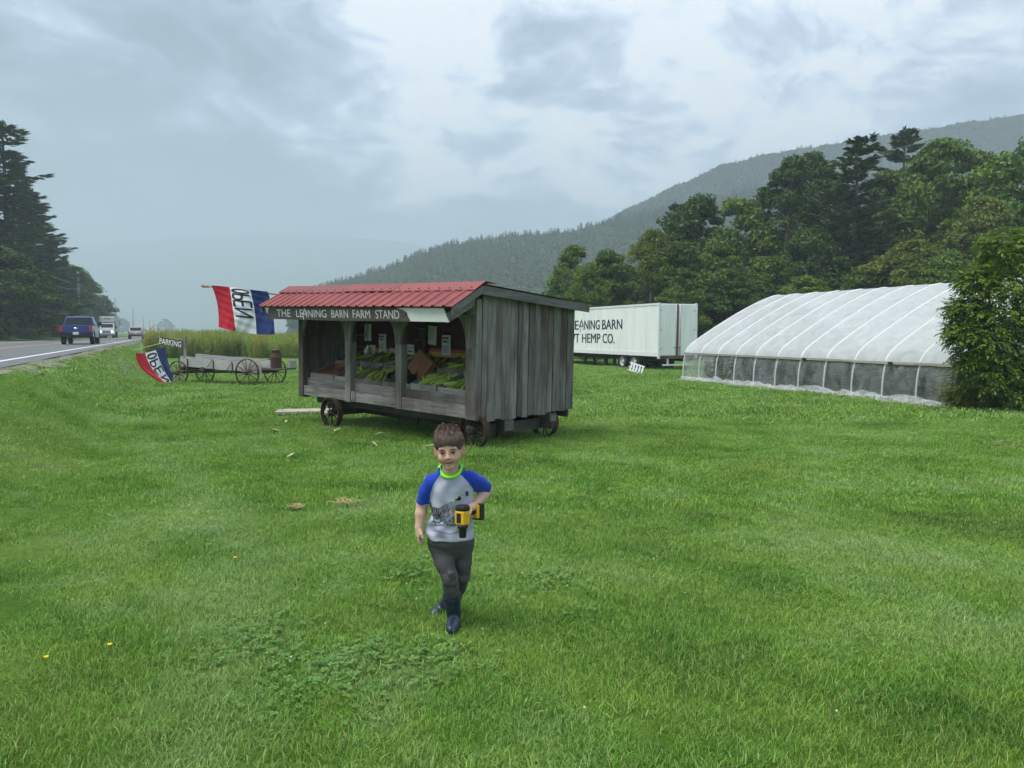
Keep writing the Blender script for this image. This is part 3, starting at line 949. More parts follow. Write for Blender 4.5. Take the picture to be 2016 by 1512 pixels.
        for j in range(3):
            fs += [(j, j+1, 8+j+1, 8+j), (4+j+1, 4+j, 12+j, 12+j+1)]
        fs += [(0, 8, 12, 4), (3, 7, 15, 11), (0, 4, 5, 1), (1, 5, 6, 2), (2, 6, 7, 3), (8, 9, 13, 12), (9, 10, 14, 13), (10, 11, 15, 14)]
        cap = m.add(vs, fs).build('ridge_cap', MT['roof_red'], root, fix=True)
        s = MB()
        xx = a + 0.1
        while xx < b - 0.02:
            s.lathe([(0.012, 0), (0.012, 0.006), (0.0, 0.009)], 6, Matrix.Translation((X(xx), -0.235, ridge[1] - 0.078 + lift + fl)) @ Matrix.Rotation(R(25), 4, 'X'))
            xx += 0.24
        put(s.build('screw', MT['dark_iron'], cap), kind='stuff')
    # rake boards along the near and far roof edge
    for xe in (xr0 + 0.02, xr1 - 0.05):
        def slab(p, q, h, name, mt, x0, x1, drop=0.02):
            m = MB()
            poly = [(p[0], p[1] - drop), (q[0], q[1] - drop), (q[0], q[1] - drop - h), (p[0], p[1] - drop - h)]
            vs = [(X(x0), y, z) for y, z in poly] + [(X(x1), y, z) for y, z in poly]
            m.add(vs, [(0,1,2,3), (7,6,5,4), (0,4,5,1), (1,5,6,2), (2,6,7,3), (3,7,4,0)])
            m.build(name, mt, root, fix=True)
        slab((-0.68, eave[1] + 0.01), (-0.056, ridge[1] - 0.004), 0.115, 'rake_board', MT['barnwood_y'], xe, xe + 0.03)
        slab((-0.054, ridge[1] - 0.004), (2.66, rear[1] + 0.006), 0.135, 'rake_board', MT['barnwood_y'], xe, xe + 0.03)
    # lookout boards carrying the awning at the near end
    for xe, nm in ((0.03, 'lookout'), (4.90, 'lookout')):
        m = MB()
        poly = [(-0.60, 1.63), (-0.03, 1.93), (-0.03, 1.76), (-0.60, 1.485)]
        vs = [(X(xe), y, z) for y, z in poly] + [(X(xe + 0.035), y, z) for y, z in poly]
        m.add(vs, [(0,1,2,3), (7,6,5,4), (0,4,5,1), (1,5,6,2), (2,6,7,3), (3,7,4,0)])
        m.build(nm, MT['barnwood_y'], root, fix=True)
    # soffit under the awning
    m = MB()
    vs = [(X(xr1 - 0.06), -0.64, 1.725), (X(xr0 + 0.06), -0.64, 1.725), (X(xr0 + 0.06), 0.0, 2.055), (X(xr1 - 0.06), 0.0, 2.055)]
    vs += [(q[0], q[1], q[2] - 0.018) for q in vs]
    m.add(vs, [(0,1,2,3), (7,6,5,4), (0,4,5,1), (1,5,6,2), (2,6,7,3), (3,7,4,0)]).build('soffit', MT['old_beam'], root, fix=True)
    # white fascia board with slanted ends
    yf = -0.635
    Mf = Matrix(((1, 0, 0, 0), (0, 0, -1, yf), (0, 1, 0, 0), (0, 0, 0, 1)))
    poly = [(X(5.15), 1.715), (X(0.10), 1.715), (X(-0.02), 1.50), (X(4.96), 1.50)]
    MB().prism(poly, -0.02, 0.0, Mf).build('fascia', MT['white_board'], root, fix=True)
    # dark sign board with rough broken right end
    top = [(4.93, 1.712)]
    right = [(1.30, 1.712), (1.16, 1.700), (1.05, 1.680), (0.97, 1.655), (0.92, 1.628), (0.905, 1.600), (0.93, 1.590), (0.885, 1.570), (0.875, 1.545), (0.85, 1.530), (0.845, 1.512), (0.83, 1.496)]
    poly = [(X(a), b) for a, b in top + right] + [(X(2.6), 1.484), (X(4.99), 1.490), (X(5.0), 1.56), (X(4.97), 1.63)]
    sg = MB().prism(poly, 0.003, 0.030, Mf).build('sign_board', MT['sign_wood'], root, fix=True)
    # lettering
    words = [('THE', 4.64, 4.17), ('LE', 3.98, 3.76), (None, 3.78, 3.60), ('NING', 3.60, 3.03), ('BARN', 2.88, 2.40), ('FARM', 2.27, 1.80), ('STAND', 1.66, 1.06)]
    bh = 0.135
    for wd, xa, xb in words:
        b = MB()
        Mw = Matrix(((1, 0, 0, X(xa)), (0, 0, -1, yf - 0.0305), (0, 1, 0, 1.535), (0, 0, 0, 1)))
        if wd is None:
            s = strokes_mesh([[(x * (xa - xb) * 1.15, y * bh * 1.06) for x, y in st] for st in LEAN_T], 0.017, 0.005)
            b.add(s.v, s.f, Mw)
        else:
            vs, fs = text_mesh(wd, 1.0, 0.0, bold=0.0)
            x1 = width_of(vs); x0 = min(q.x for q in vs); h = max(q.y for q in vs)
            out = [(((q.x - x0) / (x1 - x0)) * (xa - xb) - 0.02 * (q.y / h), q.y / h * bh, 0) for q in vs]
            b.add(out, fs, Mw)
            b.add([(x + 0.006, y, -0.0008) for x, y, z in out], fs, Mw)
        b.build('lettering', MT['sign_letter'], sg)
    # --- running gear: beams, axles, reach, wheels
    def beam(lo, hi, nm='beam', mt='old_beam'): MB().box(lo, hi, bev=0.008).build(nm, MT[mt], root)
    beam((X(4.9), 0.62, -0.30), (X(-0.10), 0.70, -0.045))
    beam((X(4.9), 1.72, -0.30), (X(-0.10), 1.80, -0.045))
    beam((X(-0.125), 0.54, -0.22), (X(-0.105), 0.72, -0.040), 'bolster_end', 'barnwood_y')
    beam((X(-0.125), 1.68, -0.16), (X(-0.105), 1.82, -0.040), 'bolster_end', 'barnwood_y')
    beam((X(4.80), 0.30, -0.16), (X(0.05), 0.36, -0.005), 'sill_beam')
    beam((X(4.88), 2.30, -0.15), (X(0.02), 2.36, -0.005), 'sill_beam')
    for xa in (0.22, 3.86):
        beam((X(xa + 0.07), 0.06, -0.24), (X(xa - 0.07), 2.05, -0.13), 'axle')
        beam((X(xa + 0.05), 0.10, -0.32), (X(xa - 0.05), 2.0, -0.245), 'bolster')
    beam((X(3.9), 1.10, -0.27), (X(0.2), 1.17, -0.20), 'reach_pole')
    for i, xx in enumerate((1.2, 2.0, 2.75, 3.3)):
        MB().tube([(X(xx), 0.35 + 0.2 * i, -0.16), (X(xx), 0.35 + 0.2 * i, -0.30), (X(xx + 0.05), 0.37 + 0.2 * i, -0.34)], 0.016, 6).build('hook', MT['dark_iron'], root)
    for xa, ya, dz, cap in ((0.17, 0.12, -0.195, None), (0.30, 2.02, -0.225, None), (3.86, 0.00, -0.260, MT['hub_metal']), (3.86, 2.05, -0.30, None)):
        spoked_wheel(root, Matrix.Translation((X(xa), ya, dz)), 0.292, 0.10, 12, 0.022, 0.065, 0.20, MT['rust'], MT['dark_iron'], MT['dark_iron'], cap, 0.010)
    # --- things on the stand -------------------------------------------------
    def tostand(o, M): o.matrix_world = ST_M @ M
    # notices on the display wall
    notes = [  # x, z, w, h, tilt, label, kind
        (4.45, 1.245, 0.23, 0.35, 1, 'tall plain paper notice highest on the wall beside the second post', 0),
        (3.97, 1.045, 0.235, 0.36, -1, 'price list paper with bold heading by the middle post', 1),
        (4.33, 0.895, 0.26, 0.20, 3, 'small paper note behind the hanging lamp', 0),
        (3.66, 0.895, 0.17, 0.11, 0, 'small white card on the yellow strip beside the middle post', 0),
        (3.08, 0.945, 0.25, 0.19, 0, 'white card with blue writing right of the middle post', 2),
        (2.48, 1.235, 0.24, 0.35, 3, 'tall crooked paper notice on the dark red wall', 0),
        (2.09, 1.065, 0.24, 0.37, -1, 'price list paper with bold heading left of the near corner post', 1)]
    for x, z, w, h, tl, lb, kd in notes:
        M = Matrix.Translation((X(x), yb - 0.03, z)) @ Matrix.Rotation(R(tl), 4, 'Y')
        p = MB().grid(lambda u, v: ((u - .5) * w, -0.006 * math.sin(u * 3.1) - 0.02 * v * (1 - v), (v - .5) * h), 4, 5).build('paper_notice', MT['paper'])
        tostand(p, M); put(p, lb, 'notice', 'paper notices pinned on the stand wall')
        rows = []
        b = MB()
        def bar(x0, x1, z0, z1): b.box((x0 * w, -0.0325, z0 * h), (x1 * w, -0.0300, z1 * h))
        if kd == 1:
            for kx in range(5): bar(-0.34 + kx * 0.14, -0.24 + kx * 0.14, 0.31, 0.40)
            for kx in range(3): bar(-0.24 + kx * 0.17, -0.11 + kx * 0.17, 0.14, 0.23)
            for kk in range(5): bar(-0.30 + 0.03 * (kk % 2), 0.28 - 0.05 * (kk % 3), -0.08 - kk * 0.07, -0.06 - kk * 0.07)
        elif kd == 2:
            bar(-0.35, 0.35, 0.20, 0.24); bar(-0.32, 0.2, 0.08, 0.11); bar(-0.25, 0.22, -0.22, -0.10)
        else:
            for kk in range(9): bar(-0.36, 0.34 - 0.06 * (kk % 3), 0.38 - kk * 0.085, 0.392 - kk * 0.085)
        b.build('print', MT['ink_blue'] if kd == 2 else MT['ink'], p)
    # hanging clamp lamp
    M = Matrix.Translation((X(3.72), 0.75, 0.95))
    lp = empty('clamp_lamp', label='silver work lamp hanging on a cord inside the stand', cat='lamp')
    lp.matrix_world = ST_M @ M
    Ms = Matrix.Rotation(R(38), 4, 'Y') @ Matrix.Rotation(R(20), 4, 'X')
    MB().lathe([(0.028, 0.10), (0.034, 0.03), (0.05, 0.0), (0.075, -0.06), (0.085, -0.10), (0.080, -0.10), (0.045, -0.01), (0.0, 0.02)], 18, Ms).build('lamp_shade', MT['lamp_metal'], lp)
    MB().lathe([(0.0, 0.17), (0.022, 0.16), (0.026, 0.10), (0.0, 0.095)], 12, Ms).build('socket', MT['black_plastic'], lp)
    MB().tube([Ms @ Vector((0, 0, 0.16)), (-0.06, 0, 0.24), (-0.02, 0.0, 0.45), (0, 0, 0.80)], 0.005, 6).build('cord', MT['black_plastic'], lp)
    # cardboard boxes lying in the bins
    def carton(name, M, w, d, h, label):
        r = empty(name, label=label, cat='box'); r.matrix_world = ST_M @ M
        t = 0.006
        m = MB().box((-w/2, -d/2, 0), (w/2, d/2, t))
        m.box((-w/2, -d/2, t), (w/2, -d/2 + t, h)); m.box((-w/2, d/2 - t, t), (w/2, d/2, h))
        m.box((-w/2, -d/2 + t, t), (-w/2 + t, d/2 - t, h)); m.box((w/2 - t, -d/2 + t, t), (w/2, d/2 - t, h))
        m.build('carton_body', MT['cardboard'], r)
        f = MB()
        f.add([(-w/2, -d/2, h), (w/2, -d/2, h), (w/2, -d/2 - 0.10, h + 0.05), (-w/2, -d/2 - 0.10, h + 0.05)], [(0,1,2,3), (3,2,1,0)])
        f.build('flap', MT['cardboard'], r)
    sl = Matrix.Rotation(math.atan(0.34), 4, 'X')
    carton('cardboard_box', Matrix.Translation((X(4.42), 0.52, bin_surface(0, 0.52) - 0.07)) @ sl @ Matrix.Rotation(R(12), 4, 'Z'), 0.44, 0.40, 0.10, 'open brown cardboard box lying in the leftmost produce bin')
    carton('cardboard_box', Matrix.Translation((X(2.02), 0.50, bin_surface(0, 0.50) + 0.0)) @ sl @ Matrix.Rotation(R(-40), 4, 'X') @ Matrix.Rotation(R(28), 4, 'Y'), 0.50, 0.12, 0.40, 'brown cardboard box tipped on edge in the bin right of the middle post')
    # black crate liner in the empty bin
    lin = MB()
    def liner(u, v):
        a = 2 * math.pi * u
        rr = 0.27 + 0.02 * math.sin(5 * a) + 0.03 * v
        return (rr * math.cos(a), 0.25 * math.sin(a), -0.03 + 0.16 * v + 0.02 * math.sin(7 * a + v * 3))
    lin.grid(liner, 22, 4)
    lo = lin.build('plastic_bag', MT['black_plastic'])
    lo.matrix_world = ST_M @ Matrix.Translation((X(2.20), 0.36, bin_surface(0, 0.36) - 0.04)) @ sl
    put(lo, 'crumpled black plastic bag in the empty bin left of the middle post', 'bag')
    # --- ears of corn
    ear_me = []
    for k in range(4):
        rs = random.Random(50 + k)
        ln = 0.29 + 0.02 * k
        prof = [(0.004, -ln * 0.55), (0.010, -ln * 0.46), (0.012, -ln * 0.38), (0.028, -ln * 0.30), (0.036, -ln * 0.12), (0.036, ln * 0.08), (0.028, ln * 0.26), (0.015, ln * 0.40), (0.004, ln * 0.50)]
        m = MB().lathe(prof, 9)
        # a couple of husk leaves hugging the ear and flaring at the tip
        for j in range(3):
            a0 = j * 2.1 + rs.random()
            def leaf(u, v):
                z = -ln * 0.32 + v * ln * (0.98 + 0.2 * (j % 2))
                rad = 0.0375 * max(0.12, 1 - (max(0, v - 0.45) * 1.3) ** 1.4) + 0.012 * max(0, v - 0.7)
                an = a0 + (u - 0.5) * 1.9 * (1 - v ** 2.2)
                return (rad * math.cos(an), rad * math.sin(an), z)
            m.grid(leaf, 3, 6)
        mb = Matrix.Shear('XZ', 4, (0.0, 0.0))
        bend = rs.uniform(-1, 1) * 0.5
        m.v = [(x + bend * z * z, y, z) for x, y, z in m.v]
        me = m.mesh('corn_ear'); me.materials.append(MT['corn_husk'])
        slk = MB().lathe([(0.010, ln * 0.42), (0.008, ln * 0.52), (0.012, ln * 0.58), (0.003, ln * 0.62)], 6)
        slk.v = [(x + bend * z * z, y, z) for x, y, z in slk.v]
        sme = slk.mesh('silk'); sme.materials.append(MT['corn_silk'])
        ear_me.append((me, sme))
    bins = {
        (0, 0): (22, 'bin nearest the near corner post'), (0, 1): (40, 'big heaped bin between the middle and near corner posts'),
        (0, 3): (26, 'front bin beside the second post'), (0, 4): (20, 'front bin behind the second post'),
        (1, 0): (12, 'dim rear bin nearest the near end wall'), (1, 1): (14, 'dim rear bin behind the big heap'),
        (1, 2): (12, 'dim rear bin behind the tipped cardboard box'), (1, 3): (16, 'rear bin beside the middle post'), (1, 4): (16, 'rear bin behind the second post'), (1, 5): (9, 'rear bin at the far left end')}
    for (row, bi), (cnt, ph) in bins.items():
        a, b = bx[bi] + 0.07, bx[bi + 1] - 0.07
        ya, yc = ((0.22, 0.62), (0.82, 1.18))[row]
        rows_n = 2
        for k in range(cnt):
            lay = 0 if k < cnt * 0.6 else 1
            kk = k if lay == 0 else k - int(cnt * 0.6)
            nn = max(1, int(cnt * 0.6)) if lay == 0 else max(1, cnt - int(cnt * 0.6))
            per = (nn + rows_n - 1) // rows_n
            cx = a + (b - a) * ((kk % per) + 0.5) / per + rnd.uniform(-0.02, 0.02)
            cy = ya + (yc - ya) * ((kk // per) + 0.35) / rows_n + rnd.uniform(-0.04, 0.04) + 0.03 * lay
            z = bin_surface(row, cy) - 0.048 + lay * 0.056 + rnd.uniform(0, 0.008)
            me, sme = ear_me[rnd.randrange(4)]
            M = (Matrix.Translation((X(cx), cy, z)) @ Matrix.Rotation(math.atan(0.34) + rnd.uniform(-0.05, 0.12), 4, 'X') @ Matrix.Rotation(rnd.gauss(-0.12, 0.30) + (rnd.choice((0, 0, 0, 0, 0.9, -1.0)) if lay else 0), 4, 'Z')
                 @ Matrix.Rotation(R(90 if rnd.random() < 0.8 else -90), 4, 'X') @ Matrix.Rotation(rnd.random() * 6.28, 4, 'Z'))
            o = bpy.data.objects.new('corn_ear', me); COL.objects.link(o)
            o.matrix_world = ST_M @ M
            put(o, 'green corn ear in the ' + ph, 'corn', 'ears of corn in the ' + ph)
            s = bpy.data.objects.new('silk', sme); COL.objects.link(s); s.parent = o
build_stand()
# corn husks and the loose board on the grass by the stand
def build_husks():
    rnd = random.Random(77)
    spots = [(842, 888, 0.34, 'long pale corn husk on the grass left of the boy\'s head'), (860, 884, 0.26, 'wide pale corn husk touching the grass beside the boy\'s ear'),
             (563, 836, 0.22, 'thin pale husk scrap on the lawn near the far left wheel'), (547, 856, 0.20, 'husk scrap lying lowest on the lawn left of the stand'), (660, 855, 0.26, 'husk scrap in front of the far left wheel'),
             (728, 882, 0.20, 'small husk scrap in the shade ahead of the stand'), (740, 862, 0.24, 'green husk scrap standing up under the stand front'), (570, 912, 0.18, 'tiny pale husk scrap out on the open lawn')]
    for i, (u, v, ln, lb) in enumerate(spots):
        r = ray(u, v); k = (CAM_H + 0.12) / -r.z
        P = Vector((0, 0, CAM_H)) + r * k
        z = gz(P.x, P.y)
        m = MB()
        for j in range(2 + i % 2):
            w = 0.022 + 0.008 * j; a0 = rnd.uniform(-0.5, 0.5)
            def leaf(u_, v_):
                x = (v_ - 0.2) * ln; y = (u_ - 0.5) * w * 2 * math.sin(math.pi * min(0.97, v_ * 0.9 + 0.08)); zz = 0.055 + 0.05 * v_ * math.sin(v_ * 3 + j) + 0.018 * abs(u_ - 0.5)
                return (x * math.cos(a0) - y * math.sin(a0), x * math.sin(a0) + y * math.cos(a0), zz)
            m.grid(leaf, 3, 7)
        o = m.build('corn_husk', MT['husk_dry'])
        o.location = (P.x, P.y, z); o.rotation_euler = (0, 0, rnd.uniform(-0.5, 3.0))
        put(o, lb, 'husk', 'corn husks dropped on the lawn')
    P = at(612, 808, 17.2)
    b = MB()
    for k in range(3):
        b.box((-0.75, k * 0.22 - 0.33, 0.03), (0.6 + 0.04 * k, k * 0.22 - 0.12, 0.075))
    b.box((-0.6, -0.33, 0.0), (-0.5, 0.30, 0.029)); b.box((0.4, -0.33, 0.0), (0.5, 0.30, 0.029))
    o = b.build('wooden_pallet_step', MT['pale_board'])
    o.location = (P.x, P.y, gz(P.x, P.y) + 0.02); o.rotation_euler = (0, 0, R(8))
    put(o, 'pale low wooden step on the grass behind the far left wheel', 'step')
build_husks()
# ------------------------------------------------------------------ hay wagon with milk can, sign and flags
m_wood('wagon_board', 0, (0.24, 0.24, 0.235), (0.46, 0.46, 0.45), rndv=0.25)
m_wood('wagon_spoke', 0, (0.10, 0.075, 0.055), (0.20, 0.155, 0.115))
m_plain('flag_red', (0.46, 0.022, 0.045), 0.75, 0.2, var=0.12, scale=5)
m_plain('flag_white', (0.72, 0.76, 0.80), 0.75, 0.2, var=0.05, scale=5)
m_plain('flag_blue', (0.025, 0.045, 0.16), 0.75, 0.2, var=0.12, scale=5)
m_plain('flag_ink', (0.030, 0.036, 0.060), 0.8, 0.2, var=0.1)
m_plain('pole_wood', (0.30, 0.24, 0.19), 0.7, 0.3, var=0.2, scale=9)
m_plain('pale_pole', (0.62, 0.58, 0.44), 0.6, 0.3, var=0.1, scale=9)
m_plain('white_metal', (0.74, 0.76, 0.77), 0.45, 0.4, var=0.06, scale=4)
m_plain('dark_frame', (0.020, 0.020, 0.022), 0.7, 0.3, var=0.3, scale=8)
m_plain('rubber', (0.022, 0.022, 0.023), 0.85, 0.2, var=0.3, scale=14)
m_plain('rusty_sill', (0.16, 0.10, 0.07), 0.8, 0.2, var=0.5, scale=11)
m_plain('tyre_rim', (0.46, 0.45, 0.43), 0.6, 0.4, var=0.25, scale=6)

def m_trailer():
    t = NT('trailer_white', 0.45, 0.35)
    v = t.coords('Object')
    s = t.noise(t.coords('Object', (1.0, 1.0, 0.18)), 2.2, 5.0, 0.65)
    g = t.noise(v, 0.7, 4.0, 0.6)
    c = t.mix(t.ramp(s, [(0.42, 0.0), (0.75, 0.55)]), (0.84, 0.87, 0.86), (0.60, 0.65, 0.62))
    c = t.mix(t.ramp(g, [(0.5, 0.0), (0.8, 0.25)]), c, (0.58, 0.66, 0.62))
    t.color(c)
    t.bump(t.noise(v, 1.3, 2, 0.4), 0.12, 0.05)
m_trailer()
def lag(ps, b):
    """quadratic through three points at b = 0, .5, 1"""
    p0, p1, p2 = ps
    return tuple(p0[i] * (1 - b) * (1 - 2*b) + p1[i] * 4 * b * (1 - b) + p2[i] * b * (2*b - 1) for i in range(2))
def cub(vals, a):
    n = [0, 1/3, 2/3, 1]
    r = [0.0, 0.0]
    for i in range(4):
        w = 1.0
        for j in range(4):
            if i != j: w *= (a - n[j]) / (n[i] - n[j])
        r[0] += vals[i][0] * w; r[1] += vals[i][1] * w
    return r
GLYPHS = {
    'O': [[(0.5 + 0.5 * math.cos(t * 0.3927), 0.5 + 0.5 * math.sin(t * 0.3927)) for t in range(17)]],
    'P': [[(0, 0), (0, 1)], [(0, 1), (.65, 1), (.95, .88), (1, .74), (.95, .60), (.65, .48), (0, .48)]],
    'E': [[(0, 0), (0, 1)], [(0, 1), (1, 1)], [(0, .5), (.85, .5)], [(0, 0), (1, 0)]],
    'N': [[(0, 0), (0, 1)], [(0, 1), (1, 0)], [(1, 0), (1, 1)]]}
def build_flag(name, label, cols, depth, wave, pole_a, pole_b, pole_mat, knob, lw, rows):
    def P(a, b):
        uv = cub([lag(c, b) for c in cols], a)
        return at(uv[0], uv[1], depth(a) + wave(a, b))
    O = at(*pole_b)
    root = empty(name, O, label=label, cat='flag')
    inv = Matrix.Translation(-O)
    na, nb = 30, 26
    vs = [inv @ P(i / na, j / nb) for j in range(nb + 1) for i in range(na + 1)]
    b = MB()
    for j in range(nb):
        for i in range(na):
            b.f.append([j*(na+1)+i, j*(na+1)+i+1, (j+1)*(na+1)+i+1, (j+1)*(na+1)+i]); b.sm.append(True); b.mi.append(i * 3 // na)
    b.v = [tuple(v) for v in vs]
    cl = b.build('cloth', [MT['flag_red'], MT['flag_white'], MT['flag_blue']], root)
    def Nrm(a, b_):
        e = 0.01
        n = (P(a + e, b_) - P(a - e, b_)).cross(P(a, b_ + e) - P(a, b_ - e))
        return n.normalized()
    for ch, b0, b1 in rows:
        m = MB()
        for st in GLYPHS[ch]:
            pts = []
            for (x0, y0), (x1, y1) in zip(st, st[1:]):
                k = max(2, int(math.hypot(x1 - x0, y1 - y0) * 9))
                pts += [(x0 + (x1 - x0) * q / k, y0 + (y1 - y0) * q / k) for q in range(k)]
            pts.append(st[-1])
            ab = [(0.632 - y * 0.262, b0 + x * (b1 - b0)) for x, y in pts]
            for sgn in (1, -1):
                base = len(m.v)
                for i, (a, bb) in enumerate(ab):
                    q0, q1 = ab[max(0, i-1)], ab[min(len(ab)-1, i+1)]
                    ta, tb = q1[0] - q0[0], q1[1] - q0[1]
                    ln = math.hypot(ta, tb) or 1
                    nx, ny = -tb / ln * lw, ta / ln * lw
                    for s_ in (1, -1):
                        A, B = a + nx * s_, bb + ny * s_
                        m.v.append(tuple(inv @ (P(A, B) + Nrm(A, B) * 0.006 * sgn)))
                for i in range(len(ab) - 1):
                    m.f.append([base + 2*i, base + 2*i + 1, base + 2*i + 3, base + 2*i + 2]); m.sm.append(True); m.mi.append(0)
        m.build('letter', MT['flag_ink'], cl)
    A, B = inv @ at(*pole_a), inv @ at(*pole_b)
    pr = 0.016 if knob else 0.012
    MB().tube([A, A.lerp(B, 0.5), B], pr, 8).build('pole', pole_mat, root)
    if knob:
        d = (B - A).normalized()
        M = Matrix.Translation(B) @ d.to_track_quat('Z', 'Y').to_matrix().to_4x4()
        MB().lathe([(0.016, -0.02), (0.030, 0.0), (0.026, 0.05), (0.036, 0.09), (0.036, 0.15), (0.024, 0.18), (0.0, 0.19)], 12, M).build('finial', MT['pole_wood'], root)
    return root
def build_flags():
    cols = [[(416, 562), (428, 600), (430, 644)], [(452, 565), (458, 606), (464, 652)], [(492, 570), (501, 610), (505, 658)], [(527, 574), (536, 608), (541, 658)]]
    build_flag('open_flag', 'red white and blue flag reading OPEN flying from the stand roof', cols,
               lambda a: 15.55 - 0.55 * a, lambda a, b: 0.10 * b * math.sin(a * 8.5 + b * 2.2 + 0.6) + 0.02 * math.sin(a * 19 - b * 5) * b + 0.010 * math.sin(a * 43 + b * 17) * (0.3 + b) + 0.008 * math.sin(b * 37 - a * 11),
               (566, 582, 14.88), (410, 564, 15.72), MT['pole_wood'], True, 0.018,
               [('O', .035, .125), ('P', .165, .285), ('E', .32, .46), ('N', .50, .67)])
    cols = [[(268, 694), (280, 727), (327, 757)], [(286, 695), (303, 731), (332, 756)], [(307, 689), (320, 722), (337, 752)], [(325, 684), (332, 716), (341, 741)]]
    build_flag('open_flag', 'red white and blue OPEN flag drooping to the grass at the hay wagon', cols,
               lambda a: 29.75 + 0.25 * a, lambda a, b: 0.10 * b * math.sin(a * 9 + b * 3) + 0.05 * math.sin(a * 17 - b * 6) * b + 0.03 * math.sin(a * 31 + b * 15) * b,
               (352, 667, 30.25), (262, 690, 29.7), MT['pale_pole'], False, 0.024,
               [('O', .06, .17), ('P', .24, .39), ('E', .46, .64), ('N', .74, .92)])
def build_wagon():
    ox, oy = -13.3, 29.9
    rz = math.atan2(-0.32, 0.95)
    root = empty('hay_wagon', (ox, oy, -0.385), rz, label='old hay wagon with grey plank sides and rusty spoked wheels beside the weeds', cat='wagon')
    wb, dk = MT['wagon_board'], MT['old_beam']
    def plank(x0, x1, y0, y1, zb0, zb1, h0, h1, name='side_board', mt=None):
        vs = [(x0,y0,zb0),(x1,y0,zb1),(x1,y1,zb1),(x0,y1,zb0),(x0,y0,zb0+h0),(x1,y0,zb1+h1),(x1,y1,zb1+h1),(x0,y1,zb0+h0)]
        fs = [(0,3,2,1),(4,5,6,7),(0,1,5,4),(1,2,6,5),(2,3,7,6),(3,0,4,7)]
        MB().add(vs, fs).build(name, mt or wb, root)
    plank(-0.05, 3.78, 0.20, 0.245, 0.735, 0.50, 0.40, 0.36)
    plank(-0.25, 3.70, 1.28, 1.32, 0.78, 0.55, 0.42, 0.40)
    plank(-0.10, -0.06, 0.25, 1.275, 0.74, 0.74, 0.30, 0.30, 'end_board')
    for k in range(5):
        y0 = 0.25 + k * 0.205
        plank(-0.05, 3.70, y0 + 0.004, y0 + 0.20, 0.71, 0.49, 0.03, 0.03, 'floor_board', MT['old_beam'])
    # iron stakes on the near side
    for x, h in ((-0.12, 0.36), (0.30, 0.34), (1.55, 0.36), (2.45, 0.34), (3.62, 0.34)):
        z0 = 0.70 - 0.062 * x
        MB().box((x, 0.165, z0 - 0.06), (x + 0.035, 0.196, z0 + h)).build('stake', MT['rust'], root)
    MB().tube([(1.55, 0.17, 1.02), (1.30, 0.13, 0.70)], 0.012, 6).build('stake_brace', MT['rust'], root)
    MB().tube([(2.45, 0.17, 0.92), (2.22, 0.13, 0.58)], 0.012, 6).build('stake_brace', MT['rust'], root)
    # running gear
    def beam(lo, hi, nm): MB().box(lo, hi, bev=0.01).build(nm, dk, root)
    beam((-0.08, 0.05, 0.42), (0.08, 1.45, 0.54), 'axle'); beam((3.22, 0.05, 0.46), (3.38, 1.62, 0.56), 'axle')
    beam((-0.09, 0.20, 0.56), (0.09, 1.32, 0.69), 'bolster'); beam((3.21, 0.20, 0.57), (3.39, 1.50, 0.66), 'bolster')
    MB().tube([(-1.0, 0.72, 0.40), (0.2, 0.74, 0.50), (3.3, 0.78, 0.50)], 0.045, 8).build('reach_pole', dk, root)
    MB().tube([(0.1, 0.4, 0.50), (1.8, 0.76, 0.52)], 0.03, 6).build('hound', dk, root)
    MB().tube([(0.1, 1.1, 0.50), (1.8, 0.80, 0.52)], 0.03, 6).build('hound', dk, root)
    beam((0.95, 0.15, 0.56), (1.12, 1.35, 0.70), 'cross_beam'); beam((2.2, 0.15, 0.50), (2.35, 1.35, 0.60), 'cross_beam')
    # rear platform with a tail board
    beam((3.40, 0.55, 0.60), (4.30, 1.75, 0.66), 'rear_platform')
    plank(3.95, 4.32, 1.70, 1.74, 0.665, 0.665, 0.32, 0.32, 'tail_board')
    plank(4.28, 4.32, 1.30, 1.695, 0.665, 0.665, 0.30, 0.30, 'tail_board')
    for x, y, r in ((0, 0.0, 0.485), (0.02, 1.5, 0.485), (3.3, 0.0, 0.545), (3.34, 1.66, 0.545)):
        spoked_wheel(root, Matrix.Translation((x, y, r - 0.02)), r, 0.055, 14, 0.035, 0.085, 0.26, MT['rust'], MT['wagon_spoke'], MT['rust'], None, 0.017)
    Mw = root.matrix_world if False else Matrix.Translation((ox, oy, -0.385)) @ Matrix.Rotation(rz, 4, 'Z')
    # milk can on the rear platform
    can = empty('milk_can', label='rusty brown milk can standing on the rear of the hay wagon', cat='milk can')
    can.matrix_world = Mw @ Matrix.Translation((3.80, 1.12, 0.662))
    MB().lathe([(0.0, 0.0), (0.215, 0.0), (0.222, 0.02), (0.215, 0.05), (0.215, 0.40), (0.222, 0.42), (0.212, 0.45), (0.165, 0.55), (0.145, 0.60), (0.145, 0.66), (0.17, 0.70)], 22).build('can_body', MT['rust'], can)
    MB().lathe([(0.172, 0.695), (0.185, 0.70), (0.19, 0.73), (0.10, 0.745), (0.0, 0.75)], 22).build('lid', MT['rusty_sill'], can)
    for s in (1, -1):
        MB().tube([(s*0.19, 0, 0.50), (s*0.235, 0, 0.54), (s*0.225, 0, 0.60), (s*0.15, 0, 0.62)], 0.012, 6).build('handle', MT['rust'], can)
